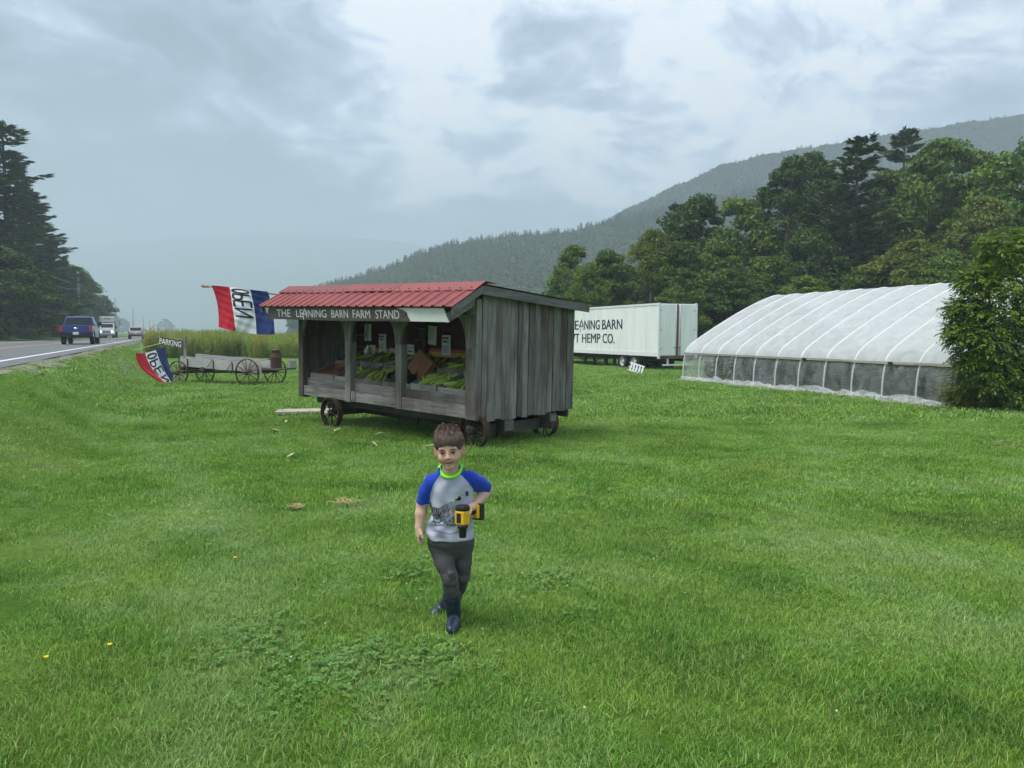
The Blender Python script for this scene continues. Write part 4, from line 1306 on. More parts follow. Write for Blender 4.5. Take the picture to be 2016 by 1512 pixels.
    # loose boards lying by the can
    for k, (x, y, a, l_) in enumerate(((3.48, 0.86, 20, 0.5), (3.52, 0.78, -12, 0.46))):
        o = MB().box((-l_/2, -0.05, 0), (l_/2, 0.05, 0.03)).build('board_offcut', wb)
        o.matrix_world = Mw @ Matrix.Translation((x, y, 0.665 + 0.05 * k)) @ Matrix.Rotation(R(a), 4, 'Z') @ Matrix.Rotation(R(-10 * k), 4, 'Y')
        put(o, ['short grey board lying flat at the foot of the milk can', 'short grey board tilted on another beside the milk can'][k], 'board', 'loose boards by the milk can')
    # parking sign on a post fixed to the wagon front
    sp = empty('parking_sign', label='dark plank sign reading PARKING on a grey post at the wagon front', cat='sign')
    sp.matrix_world = Mw @ Matrix.Translation((0.16, 0.20, 1.02)) @ Matrix.Diagonal((1.12, 1.0, 1.12, 1))
    MB().box((-0.055, 0.0, 0.0), (0.055, 0.09, 0.80), bev=0.006).build('post', MT['barnwood_z'], sp)
    Ms = Matrix.Rotation(R(8), 4, 'Y')
    bd = MB().prism([(-1.13, -0.13), (-0.06, -0.13), (-0.06, 0.14), (-1.02, 0.14), (-1.19, 0.05), (-1.10, -0.02)], 0, 0.03,
                    Matrix.Translation((0, -0.012, 0.50)) @ Ms @ Matrix(((1,0,0,0),(0,0,-1,0),(0,1,0,0),(0,0,0,1))))
    bo = bd.build('sign_board', MT['sign_wood'], sp, fix=True)
    vs, fs = text_mesh('PARKING', 1.0, 0.0, bold=0.012)
    x0, x1, h = min(q.x for q in vs), width_of(vs), max(q.y for q in vs)
    Mt = Matrix.Translation((0, -0.012, 0.50)) @ Ms @ Matrix(((1,0,0,-1.07),(0,0,-1,-0.034),(0,1,0,-0.10),(0,0,0,1)))
    MB().add([((q.x - x0) / (x1 - x0) * 0.98, q.y / h * 0.20, 0) for q in vs], fs, Mt).build('lettering', MT['white_metal'], bo)
build_wagon()
build_flags()

# ------------------------------------------------------------------ semi trailer
def truck_wheel(parent, M, r, w, deep=True, rim=None):
    Ry = M @ Matrix.Rotation(R(90), 4, 'X')
    ty = MB().lathe([(r*0.56, -w/2), (r*0.92, -w/2), (r, -w*0.38), (r, w*0.38), (r*0.92, w/2), (r*0.56, w/2)], 30, Ry, closed=True).build('wheel', MT['rubber'], parent)
    MB().lathe([(r*0.575, -w/2+0.01), (r*0.575, w/2-0.01), (r*0.50, w/2-0.03), (r*0.47, w*0.1), (r*0.2, w*0.05), (r*0.18, w*0.30), (0, w*0.32), (0, -w*0.2), (r*0.5, -w*0.25)], 22, Ry, closed=False).build('rim', rim or MT['tyre_rim'], ty)
    return ty
def build_trailer():
    rz = math.atan2(-0.92, 0.39)
    base = Vector((7.88, 40.5, -0.44))
    root = empty('semi_trailer', base, rz, label='white box semi trailer with dark lettering parked between the stand and the greenhouse', cat='trailer')
    Z0, Z1, Wd, Ln = 0.86, 3.72, 2.5, 13.2
    W = MT['trailer_white']
    b = MB().box((-Ln, 0.02, Z0), (-0.10, Wd - 0.02, Z1 - 0.02), bev=0.015)
    b.build('trailer_body', W, root)
    # corner posts, rails, rivet strips
    for y0, y1 in ((0.0, 0.09), (Wd - 0.09, Wd)):
        MB().box((-0.10, y0 - 0.012, Z0 - 0.14), (0.02, y1 + 0.012, Z1 + 0.01), bev=0.01).build('corner_post', MT['white_metal'], root)
    MB().box((-Ln, -0.006, Z0 - 0.02), (-0.102, 0.018, Z0 + 0.20)).build('bottom_rail', MT['white_metal'], root)
    MB().box((-Ln, -0.006, Z1 - 0.11), (-0.102, 0.018, Z1)).build('top_rail', MT['white_metal'], root)
    MB().box((-Ln, 0.0, Z1 + 0.001), (-0.102, Wd, Z1 + 0.03)).build('roof', MT['dark_frame'], root)
    for k in range(10):
        x = -1.35 - k * 1.22
        MB().box((x, 0.012, Z0 + 0.201), (x + 0.012, 0.0245, Z1 - 0.111)).build('panel_seam', W, root)
    for k in range(22):
        x = -12.9 + k * 0.30
        MB().box((x, 0.05, Z0 - 0.13), (x + 0.10, Wd - 0.05, Z0 - 0.005)).build('cross_member', MT['dark_frame'], root)
    # doors
    for y0, y1 in ((0.10, 1.165), (1.335, 2.40)):
        d = MB().box((-0.098, y0, Z0 + 0.03), (-0.03, y1, Z1 - 0.06), bev=0.012).build('door', MT['trailer_white'], root)
        for zz in (Z0 + 0.35, Z0 + 1.4, Z0 + 2.45):
            yy = y0 + 0.0 if y0 < 1 else y1 - 0.12
            MB().box((-0.0295, yy, zz), (-0.012, yy + 0.12, zz + 0.05)).build('hinge', MT['hub_metal'], d)
    MB().box((-0.10, 1.17, Z0 + 0.0), (-0.06, 1.33, Z1 - 0.06)).build('door_gap', MT['rusty_sill'], root)
    for y in (1.145, 1.40):
        MB().tube([(-0.01, y, Z0 + 0.02), (-0.01, y, Z1 - 0.08)], 0.022, 8).build('lock_rod', MT['hub_metal'], root)
        MB().box((-0.012, y - 0.18, Z0 + 0.44), (0.012, y + 0.03, Z0 + 0.48)).build('handle', MT['rusty_sill'], root)
    MB().box((-0.09, 0.10, Z0 - 0.14), (0.0, Wd - 0.10, Z0 + 0.025)).build('rear_sill', MT['rusty_sill'], root)
    for k in range(3):
        MB().box((0.001, 0.16 + k * 0.13, Z0 - 0.11), (0.012, 0.25 + k * 0.13, Z0 - 0.01)).build('tail_light', MT['dark_frame'], root)
    # underride guard
    for y in (0.62, 1.75):
        MB().box((-0.14, y, 0.42), (-0.06, y + 0.09, Z0 - 0.141)).build('guard_post', MT['white_metal'], root)
    MB().box((-0.15, 0.35, 0.33), (-0.04, 2.15, 0.42), bev=0.008).build('guard_bar', MT['white_metal'], root)
    # frame, suspension, tandem wheels, landing gear
    for y in (0.62, 1.70):
        MB().box((-12.6, y, Z0 - 0.30), (-0.3, y + 0.14, Z0 - 0.131)).build('frame_rail', MT['dark_frame'], root)
    MB().box((-4.6, 0.5, 0.40), (-1.8, 2.0, 0.56)).build('bogie', MT['dark_frame'], root)
    for x in (-3.76, -2.49):
        MB().tube([(x, 0.1, 0.47), (x, 2.4, 0.47)], 0.07, 8).build('axle', MT['dark_frame'], root)
        for y in (0.16, 2.34):
            truck_wheel(root, Matrix.Translation((x, y, 0.475)), 0.50, 0.27)
        for y in (0.46, 2.04):
            truck_wheel(root, Matrix.Translation((x, y, 0.475)), 0.50, 0.25)
    for x in (-9.1, -7.9):
        for y in (0.45, 1.95):
            MB().box((x - 0.06, y, 0.0), (x + 0.06, y + 0.12, Z0 - 0.131)).build('landing_leg', MT['dark_frame'], root)
    MB().tube([(-10.6, 0.5, 0.72), (-9.0, 0.5, 0.25), (-7.9, 0.5, 0.25), (-6.9, 0.5, 0.70)], 0.035, 6).build('landing_brace', MT['dark_frame'], root)
    for x in (-6.6, -5.6):
        MB().box((x, 0.5, 0.05), (x + 0.16, 0.64, Z0 - 0.131)).build('prop', MT['dark_frame'], root)
    # lettering on the near side
    rows = [(2.34, 0.575, [('L', -10.25, -9.80), ('E', -9.66, -9.14), (None, -9.04, -8.46), ('NING', -8.36, -6.40), ('BARN', -6.08, -3.76)]),
            (1.50, 0.575, [('VT', -10.15, -9.05), ('HEMP', -8.66, -6.31), ('CO.', -6.02, -4.62)])]
    for zb, bh, words in rows:
        for wd, xa, xb in words:
            b = MB()
            Mt = Matrix(((1,0,0,xa),(0,0,-1,0.010),(0,1,0,zb),(0,0,0,1)))
            if wd is None:
                s = strokes_mesh([[(x * (xb - xa) / 0.72, y * bh) for x, y in st] for st in LEAN_T], 0.055, 0.004)
                b.add(s.v, s.f, Mt)
            else:
                vs, fs = text_mesh(wd, 1.0, 0.0, bold=0.0)
                x0, x1, h = min(q.x for q in vs), width_of(vs), max(q.y for q in vs)
                for off_, dep in ((-0.02, 0.0), (0.0, 0.0012), (0.02, 0.0024)):
                    b.add([((q.x - x0) / (x1 - x0) * (xb - xa) + off_, q.y / h * bh, dep) for q in vs], fs, Mt)
            b.build('lettering', MT['flag_ink'], root)
    # white slatted rack leaning on the rear wheel
    P = at(1250, 741, 37.4)
    rk = empty('white_slatted_rack', (P.x, P.y, gz(P.x, P.y)), R(-8), label='white slatted plastic rack leaning by the trailer wheels', cat='rack')
    Mk = Matrix.Rotation(R(17), 4, 'Y') @ Matrix.Rotation(R(-24), 4, 'X')
    for z0, z1, yy in ((0.07, 0.12, 0.0), (0.47, 0.53, 0.0), (0.30, 0.35, 0.12)):
        MB().box((-0.40, yy - 0.02, z0), (0.36, yy + 0.03, z1), Mk).build('rail', MT['white_metal'], rk)
    for k in range(5):
        MB().box((-0.33 + k * 0.145, -0.022, 0.121), (-0.25 + k * 0.145, 0.028, 0.469), Mk).build('slat', MT['white_metal'], rk)
    for x in (-0.36, 0.28):
        MB().box((x, 0.031, 0.08), (x + 0.05, 0.20, 0.13), Mk).build('foot', MT['white_metal'], rk)
build_trailer()

# ------------------------------------------------------------------ greenhouse
def m_film(name, clear, white, rough=0.25):
    t = NT(name, rough, 0.5)
    v = t.coords('Object')
    f = t.noise(t.coords('Object', (1.4, 1.4, 0.8)), 1.6, 5.0, 0.6, 0.8)
    t.color((0.80, 0.84, 0.87))
    tl = t.n('ShaderNodeBsdfTranslucent'); tl.inputs['Color'].default_value = (0.80, 0.84, 0.87, 1)
    tp = t.n('ShaderNodeBsdfTransparent'); tp.inputs['Color'].default_value = (0.95, 0.96, 0.97, 1)
    m1 = t.n('ShaderNodeMixShader'); m1.inputs[0].default_value = 0.30
    t.l(t.b.outputs[0], m1.inputs[1]); t.l(tl.outputs[0], m1.inputs[2])
    m2 = t.n('ShaderNodeMixShader')
    t.val(m2.inputs[0], t.ramp(f, [(0.30, clear), (0.72, white)]))
    t.l(m1.outputs[0], m2.inputs[1]); t.l(tp.outputs[0], m2.inputs[2])
    t.l(m2.outputs[0], t.out.inputs[0])
    t.bump(t.noise(t.coords('Object', (1.0, 2.0, 3.0)), 2.2, 4, 0.6, 1.2), 0.35, 0.06)
m_film('film_roof', 0.36, 0.18)
m_film('film_skirt', 0.72, 0.30, 0.2)
m_film('film_side', 0.94, 0.66, 0.10)
m_plain('hoop_metal', (0.72, 0.75, 0.78), 0.4, 0.5, metal=0.2, var=0.08)
m_plain('rib_tape', (0.88, 0.90, 0.92), 0.5, 0.4, var=0.05)
def catmull(pts, n):
    out = []
    P = [pts[0]] + pts + [pts[-1]]
    for i in range(1, len(P) - 2):
        for k in range(n):
            t = k / n
            out.append(tuple(0.5 * ((2*P[i][j]) + (-P[i-1][j]+P[i+1][j])*t + (2*P[i-1][j]-5*P[i][j]+4*P[i+1][j]-P[i+2][j])*t*t + (-P[i-1][j]+3*P[i][j]-3*P[i+1][j]+P[i+2][j])*t**3) for j in range(2)))
    out.append(pts[-1])
    return out
def build_greenhouse():
    rz = math.atan2(-0.944, 0.329)
    base = Vector((7.35, 32.3, -0.33))
    root = empty('greenhouse', base, rz, label='long hoop greenhouse covered in translucent white plastic film at the lawn edge', cat='greenhouse')
    Lg, bay, Wg = 13.2, 1.2, 9.8
    half = [(0.0, 0.0), (0.02, 0.6), (0.10, 1.05), (0.30, 1.40), (0.78, 1.74), (1.65, 2.25), (2.65, 2.79), (3.55, 3.22), (4.25, 3.50), (4.62, 3.62), (4.9, 3.66)]
    prof = catmull(half, 5)
    full = prof + [(Wg - y, z) for y, z in reversed(prof[:-1])]
    nh = int(round(Lg / bay))
    hoop_me = MB().tube([(0, y, z) for y, z in full], 0.026, 8).mesh('hoop'); hoop_me.materials.append(MT['hoop_metal'])
    for k in range(nh + 1):
        h = link('hoop', hoop_me, None, root); h.location = (k * bay, 0, 0)
    # roof film: sags a little between hoops, stretched over them
    zi = min(i for i, q in enumerate(prof) if q[1] >= 1.10)
    roof = full[zi: len(full) - zi]
    nr = []
    for i in range(len(roof)):
        a, b = roof[max(0, i-1)], roof[min(len(roof)-1, i+1)]
        d = Vector((b[0]-a[0], b[1]-a[1])).normalized()
        nr.append((-d.y, d.x))
    def film(x, i, off=0.034):
        ph = (x / bay) % 1.0
        sag = -0.034 * math.sin(math.pi * ph) ** 0.8 * min(1.0, 6.0 * abs(2 * i / (len(roof) - 1) - 1))
        wr = 0.022 * mnoise.noise(Vector((x * 1.5, i * 0.33, 2.0))) + 0.015 * mnoise.noise(Vector((x * 3.7 + i * 0.6, i * 0.55, 9.0)))
        k = off + sag + wr * math.sin(math.pi * ph)
        return (x, roof[i][0] + nr[i][0] * k, roof[i][1] + nr[i][1] * k)
    nx = nh * 8
    b = MB()
    vs = [film(Lg * j / nx, i) for i in range(len(roof)) for j in range(nx + 1)]
    fs = [(i*(nx+1)+j, i*(nx+1)+j+1, (i+1)*(nx+1)+j+1, (i+1)*(nx+1)+j) for i in range(len(roof)-1) for j in range(nx)]
    b.add(vs, fs, None, True).build('roof_film', MT['film_roof'], root)
    # bright tape ribs where the film lies on a hoop
    for k in range(nh + 1):
        m = MB()
        pts = [(k * bay + (0.0 if 0 < k < nh else 0.0), roof[i][0] + nr[i][0] * 0.036, roof[i][1] + nr[i][1] * 0.036) for i in range(len(roof))]
        m.tube(pts, 0.020, 6)
        m.build('rib_strap', MT['rib_tape'], root)
    for y, z in ((1.65, 2.25), (4.9, 3.64), (Wg - 1.65, 2.25)):
        MB().tube([(0, y, z - 0.03), (Lg, y, z - 0.03)], 0.018, 6).build('purlin', MT['hoop_metal'], root)
    # side film with skirt, both sides; folds gather towards the ground
    def side(sgn):
        def fn(u, v):
            x = u * Lg
            if v <= 0.8:
                z = 1.14 * (1 - v / 0.8)
                y = np.interp(z, [q[1] for q in prof[:zi + 6]], [q[0] for q in prof[:zi + 6]])
                ph = math.sin(math.pi * ((x / bay) % 1.0))
                fold = 0.05 * mnoise.noise(Vector((x * 2.1 + z * 1.6, z * 0.7, 4.0 + sgn))) + 0.03 * mnoise.noise(Vector((x * 5.2 - z * 2.6, z * 1.1, 7.0)))
                y = y - 0.034 + ph * (fold * (0.5 + 1.2 * (1 - z / 1.14)) - 0.01)
                y -= 0.10 * max(0.0, 0.30 - z) 
            else:
                w = (v - 0.8) / 0.2
                z = 0.03 + 0.05 * abs(mnoise.noise(Vector((x * 3.0, w * 2, 1.0)))) * (1 - w * 0.5)
                y = -0.06 - w * 0.38 - 0.10 * mnoise.noise(Vector((x * 0.9, 0, 5.0))) * w
            return (x, y if sgn > 0 else Wg - y, z)
        MB().grid(lambda u, v: fn(u, v * 0.8), nh * 14, 18).build('side_film', MT['film_side'], root)
        def skirt(u, v):
            x = u * Lg; h = 0.16 + 0.26 * abs(mnoise.noise(Vector((x * 0.55, 3.0, sgn)))) + 0.10 * mnoise.noise(Vector((x * 2.2, 0, sgn)))
            cr = 0.045 * mnoise.noise(Vector((x * 4.5 + v * 3, v * 4, 8.0))) + 0.025 * mnoise.noise(Vector((x * 11 - v * 5, v * 6, 2.0)))
            if v < 0.55: z = h * (1 - v / 0.55); y = -0.05 - 0.10 * (v / 0.55) + cr
            else: z = 0.035 + 0.05 * abs(cr) * 10 * (1 - v); y = -0.15 - 0.42 * (v - 0.55) / 0.45 * (0.7 + 0.6 * mnoise.noise(Vector((x * 0.8, 1, 1)))) + cr
            return (x - 0.02, y if sgn > 0 else Wg - y, max(z, 0.03))
        MB().grid(skirt, nh * 20, 12).build('film_skirt', MT['film_skirt'], root)
    side(1); side(-1)
    # end walls of film
    for xe, ph in ((-0.02, 0), (Lg + 0.02, 1)):
        m = MB()
        vs, fs = [], []
        n = len(full)
        for r in range(9):
            for i, (y, z) in enumerate(full):
                zz = z * r / 8
                yy = y if z < 1.2 else y
                vs.append((xe + 0.03 * mnoise.noise(Vector((y * 1.3, zz * 1.5, 3.0 + ph))), yy, zz))
        for r in range(8):
            for i in range(n - 1):
                fs.append((r*n+i, r*n+i+1, (r+1)*n+i+1, (r+1)*n+i))
        m.add(vs, fs, None, True).build('end_film', MT['film_side'], root)
        for yy in (2.4, 4.2, 5.6, 7.4):
            MB().box((xe + (0.05 if ph == 0 else -0.09), yy, 0.0), (xe + (0.09 if ph == 0 else -0.05), yy + 0.09, float(np.interp(min(yy, Wg - yy), [q[0] for q in prof], [q[1] for q in prof])) - 0.04)).build('end_post', MT['pale_board'], root)
    # hip boards and film clamps along the side
    rnd = random.Random(3)
    for sgn in (0, 1):
        x = 0.0
        while x < Lg - 0.1:
            l_ = min(Lg - x, rnd.uniform(2.2, 2.8))
            y = 0.075 if sgn == 0 else Wg - 0.115
            dz = rnd.uniform(-0.008, 0.008)
            MB().box((x, y - 0.05, 1.095 + dz), (x + l_ - 0.01, y - 0.01, 1.165 + dz)).build('hip_board', MT['pale_board'], root)
            x += l_
    for k in (6, 9):
        MB().box((k * bay + 0.2, -0.02, 1.10), (k * bay + 0.34, 0.02, 1.16)).build('clamp', MT['dark_frame'], root)
    # ground frame board at the foot
    for k in range(6):
        MB().box((k * 2.2, 0.02, 0.0), (k * 2.2 + 2.19, 0.06, 0.14)).build('base_board', MT['pale_board'], root)
build_greenhouse()
def build_crop():
    # dark soil bed and rows of crop plants inside the greenhouse
    rz = math.atan2(-0.944, 0.329); M = Matrix.Translation((7.35, 32.3, -0.33)) @ Matrix.Rotation(rz, 4, 'Z')
    m_plain('bed_soil', (0.045, 0.035, 0.026), 0.95, 0.1, var=0.4, scale=9)
    o = MB().grid(lambda u, v: (0.05 + u * 13.1, 0.08 + v * 9.64, 0.075 + 0.02 * math.sin(v * 60)), 24, 40).build('greenhouse_bed', MT['bed_soil'])
    o.matrix_world = M; put(o, kind='structure')
    rs = np.random.RandomState(3)
    n = 46; C = []; D = []; Nn = []
    for k in range(n * 5):
        z = rs.uniform(0.05, 1.0); a = rs.rand() * 6.28; r = 0.26 * (1 - 0.5 * z) * rs.rand() ** 0.5
        C.append((r * math.cos(a), r * math.sin(a), z)); D.append((math.cos(a), math.sin(a), 0.3)); Nn.append((0, 0, 1))
    C, D, Nn = np.array(C), unit(np.array(D, dtype=float)), unit(np.array(Nn, dtype=float) + 0.5 * rs.normal(size=(len(C), 3)))
    V, F = leaf_quads(C, D, Nn, rs.uniform(0.12, 0.24, len(C)), rs.uniform(0.06, 0.12, len(C)))
    src = source('crop_source', np_mesh('crop_source', V, F, np.repeat(rs.rand(len(C)), 4)), MT['leaf_dark'])
    P = []
    for y in (0.95, 2.3, 3.65, 5.0, 6.35, 7.7, 8.9):
        for x in np.arange(0.6, 12.8, 0.42): P.append(tuple(M @ Vector((x + rs.normal(0, .05), y + rs.normal(0, .06), 0.07))))
    scatter('crop_rows', P, rs.rand(len(P)) * 6.28, rs.uniform(0.8, 1.3, len(P)), np.zeros(len(P)), [src], 'rows of dark green crop plants inside the greenhouse', 'plants')
build_crop()

# ------------------------------------------------------------------ utility poles and wires
def depth_for(u, n): return n / (0.9126 * (u - 1008) / 1480.0 + 0.4088)
POLE_TOPS = []
m_plain('pole_grey', (0.34, 0.32, 0.29), 0.85, 0.2, var=0.2, scale=2)
def build_poles():
    spec = [(153, 535, 'weathered pale utility pole nearest the camera, beside the dark pines'), (226, 586, 'second utility pole along the road, behind the white truck'),
            (261, 603, 'third utility pole along the road, above the silver car'), (282, 622, 'fourth hazy utility pole along the road'),
            (294, 628, 'fifth hazy utility pole along the road'), (303, 633, 'farthest faint utility pole along the road')]
    for i, (u, v, lb) in enumerate(spec):
        d = depth_for(u, -16.0)
        P = at(u, v, d)
        z0 = gz(P.x, P.y)
        h = P.z - z0
        r = empty('utility_pole', (P.x, P.y, z0), 0, label=lb, cat='utility pole', group='utility poles along the road')
        MB().tube([(0, 0, -0.5), (0, 0, h * 0.5), (0, 0, h)], [0.21, 0.185, 0.15], 10).build('pole_shaft', MT['pole_grey'], r)
        for k, dz in enumerate((0.25, 1.1)):
            MB().tube([(0.10, 0, h - dz), (0.26, 0, h - dz), (0.26, 0, h - dz + 0.18)], 0.03, 6).build('insulator', MT['hub_metal'], r)
        POLE_TOPS.append(Vector((P.x + 0.26, P.y, P.z)))
    first = POLE_TOPS[0]
    d = (POLE_TOPS[0] - POLE_TOPS[1])
    prev = first + Vector((d.x, d.y, 0)) * 1.0
    prev.z = first.z + 1.0
    spans = [(prev, first)] + list(zip(POLE_TOPS, POLE_TOPS[1:]))[:3]
    for i, (a, b) in enumerate(spans):
        for j, dz in enumerate((-2.2, -3.0)):
            pts = []
            for k in range(15):
                t = k / 14
                p = a.lerp(b, t); p.z += dz - (1.3 + 0.5 * j) * 4 * t * (1 - t)
                pts.append(p)
            w = MB().tube(pts, 0.028, 5).build('overhead_wire', MT['hub_metal'])
            put(w, ('upper' if j == 0 else 'lower') + ' overhead wire ' + ['crossing in front of the dark pines to the first pole', 'from the first to the second pole', 'from the second to the third pole', 'from the third to the fourth pole'][i], 'wire', 'overhead wires along the road')
build_poles()

# ------------------------------------------------------------------ vehicles
def m_paint(name, col, rough=0.25, metal=0.2):
    t = NT(name, rough, 0.5)
    f = t.noise(t.coords('Object'), 3.0, 4, 0.6)
    t.color(t.mix(f, tuple(x * 0.9 for x in col), tuple(min(1, x * 1.1) for x in col)))
    t.b.inputs['Metallic'].default_value = metal
    t.b.inputs['Coat Weight'].default_value = 0.6
    t.b.inputs['Coat Roughness'].default_value = 0.1
m_paint('paint_blue', (0.008, 0.032, 0.17)); m_paint('paint_silver', (0.42, 0.40, 0.38)); m_paint('paint_white', (0.70, 0.72, 0.72), 0.35, 0.0)
m_plain('glass_dark', (0.015, 0.018, 0.022), 0.08, 0.6, var=0.1)
m_plain('tail_red', (0.42, 0.02, 0.02), 0.3, 0.5, var=0.1)
m_plain('plate_white', (0.75, 0.76, 0.76), 0.5, 0.3, var=0.05)
m_plain('chrome', (0.60, 0.61, 0.62), 0.2, 0.5, metal=0.8, var=0.08)
m_plain('pale_green_box', (0.48, 0.56, 0.48), 0.6, 0.3, var=0.12, scale=2)
def m_headlight():
    t = NT('headlight', 0.2, 0.5)
    t.color((0.9, 0.9, 0.88))
    t.b.inputs['Emission Color'].default_value = (1, 0.97, 0.9, 1)
    t.b.inputs['Emission Strength'].default_value = 2.0
m_headlight()
def side_prism(b, poly, y0, y1, inset_top=0.0, ztop=None, zbase=None):
    """side profile (x, z) swept across y; points above zbase lean inward towards ztop"""
    def lean(z):
        if ztop is None or z <= zbase: return 0.0
        return inset_top * (z - zbase) / (ztop - zbase)
    n = len(poly)
    vs = [(x, y0 + lean(z), z) for x, z in poly] + [(x, y1 - lean(z), z) for x, z in poly]
    fs = [tuple(range(n)), tuple(range(2*n-1, n-1, -1))] + [(i, n+i, n+(i+1) % n, (i+1) % n) for i in range(n)]
    b.add(vs, fs)
def arch(cx, r, z0, n=8):
    return [(cx + r * math.cos(math.pi * k / n), z0 + r * math.sin(math.pi * k / n)) for k in range(n + 1)]
def car_wheel(parent, x, y, r, w):
    truck_wheel(parent, Matrix.Translation((x, y, r)), r, w, rim=MT['tyre_rim'])
def bevel_mesh(o, w=0.03):
    m = o.modifiers.new('bevel', 'BEVEL'); m.width = w; m.segments = 2; m.limit_method = 'ANGLE'; m.angle_limit = R(35)
def build_pickup():
    n_ = -6.1
    d = depth_for(160, n_)
    P = at(160, 676, d)
    rz = math.atan2(0.9126, -0.4088)
    r = empty('pickup_truck', (P.x, P.y, 0.905), rz, label='dark blue pickup truck driving away up the road', cat='pickup truck')
    B = MT['paint_blue']; W = 2.0; h = W / 2
    lower = [(-2.85, 0.55), (-2.20, 0.50)] + arch(-1.75, -0.47, 0.45)[::1][1:-1] + [(-1.25, 0.42), (1.35, 0.42)] + arch(1.85, -0.47, 0.45)[1:-1] + [(2.35, 0.45), (2.95, 0.50), (3.0, 0.85), (2.9, 1.10), (1.35, 1.22), (1.30, 1.28), (-2.88, 1.28), (-2.92, 0.9)]
    lower = [(-2.85, 0.55), (-2.24, 0.50), (-2.20, 0.72), (-2.02, 0.88), (-1.75, 0.94), (-1.48, 0.88), (-1.30, 0.72), (-1.26, 0.45), (1.36, 0.45), (1.40, 0.72), (1.58, 0.88), (1.85, 0.94), (2.12, 0.88), (2.30, 0.72), (2.34, 0.48), (2.95, 0.52), (3.0, 0.90), (2.9, 1.10), (1.40, 1.24), (1.30, 1.30), (-2.88, 1.30), (-2.93, 0.9)]
    b = MB(); side_prism(b, lower, -h, h, 0.05, 1.3, 0.8)
    o = b.build('body', B, r, fix=True); bevel_mesh(o, 0.05)
    cab = [(-1.04, 1.29), (1.32, 1.29), (0.62, 1.86), (0.30, 1.93), (-0.60, 1.93), (-0.86, 1.86)]
    b = MB(); side_prism(b, cab, -h + 0.06, h - 0.06, 0.15, 1.93, 1.29)
    o = b.build('cab', B, r, fix=True); bevel_mesh(o, 0.05)
    # bed cavity rim, rear glass, side glass
    MB().box((-2.80, -h + 0.12, 1.296), (-1.05, h - 0.12, 1.312)).build('bed_cover', MT['dark_frame'], r)
    MB().add([(-1.045, -0.80, 1.36), (-1.045, 0.80, 1.36), (-0.885, 0.70, 1.83), (-0.885, -0.70, 1.83)], [(0, 3, 2, 1)]).build('rear_window', MT['glass_dark'], r)
    for s in (1, -1):
        for xa, xb in ((-0.78, 0.02), (0.08, 0.92)):
            y0, y1 = (h - 0.062) * s, (h - 0.195) * s
            x_top = min(xb, 0.52)
            MB().add([(xa, y0 - s*0.012, 1.35), (xb, y0 - s*0.012, 1.35), (x_top, y1 + s*0.012, 1.84), (xa + 0.05, y1 + s*0.012, 1.84)], [(0, 1, 2, 3)]).build('side_window', MT['glass_dark'], r)
        MB().box((-2.945, s*h*0.99 - (0.20 if s > 0 else 0.0), 0.86), (-2.87, s*h*0.99 + (0.0 if s > 0 else 0.20), 1.24)).build('tail_light', MT['tail_red'], r)
        MB().box((0.95, s*(h + 0.02) - (0.0 if s > 0 else 0.22), 1.30), (1.10, s*(h + 0.02) + (0.22 if s > 0 else 0.0), 1.56), bev=0.03).build('mirror', MT['dark_frame'], r)
    MB().box((-3.04, -h + 0.04, 0.50), (-2.90, h - 0.04, 0.72), bev=0.03).build('rear_bumper', MT['dark_frame'], r)
    MB().box((-2.955, -0.72, 0.78), (-2.925, 0.72, 1.25), bev=0.01).build('tailgate', B, r)
    MB().box((-3.052, -0.17, 0.66), (-2.957, 0.17, 0.84)).build('licence_plate', MT['plate_white'], r)
    MB().lathe([(0, 0.0), (0.06, 0.0), (0.06, 0.012), (0, 0.014)], 16, Matrix.Translation((-2.956, 0, 1.08)) @ Matrix.Rotation(R(-90), 4, 'Y') @ Matrix.Diagonal((1, 2.3, 1, 1))).build('emblem', MT['chrome'], r)
    for x in (-1.75, 1.85):
        for s in (1, -1): car_wheel(r, x, s * (h - 0.14), 0.40, 0.27)
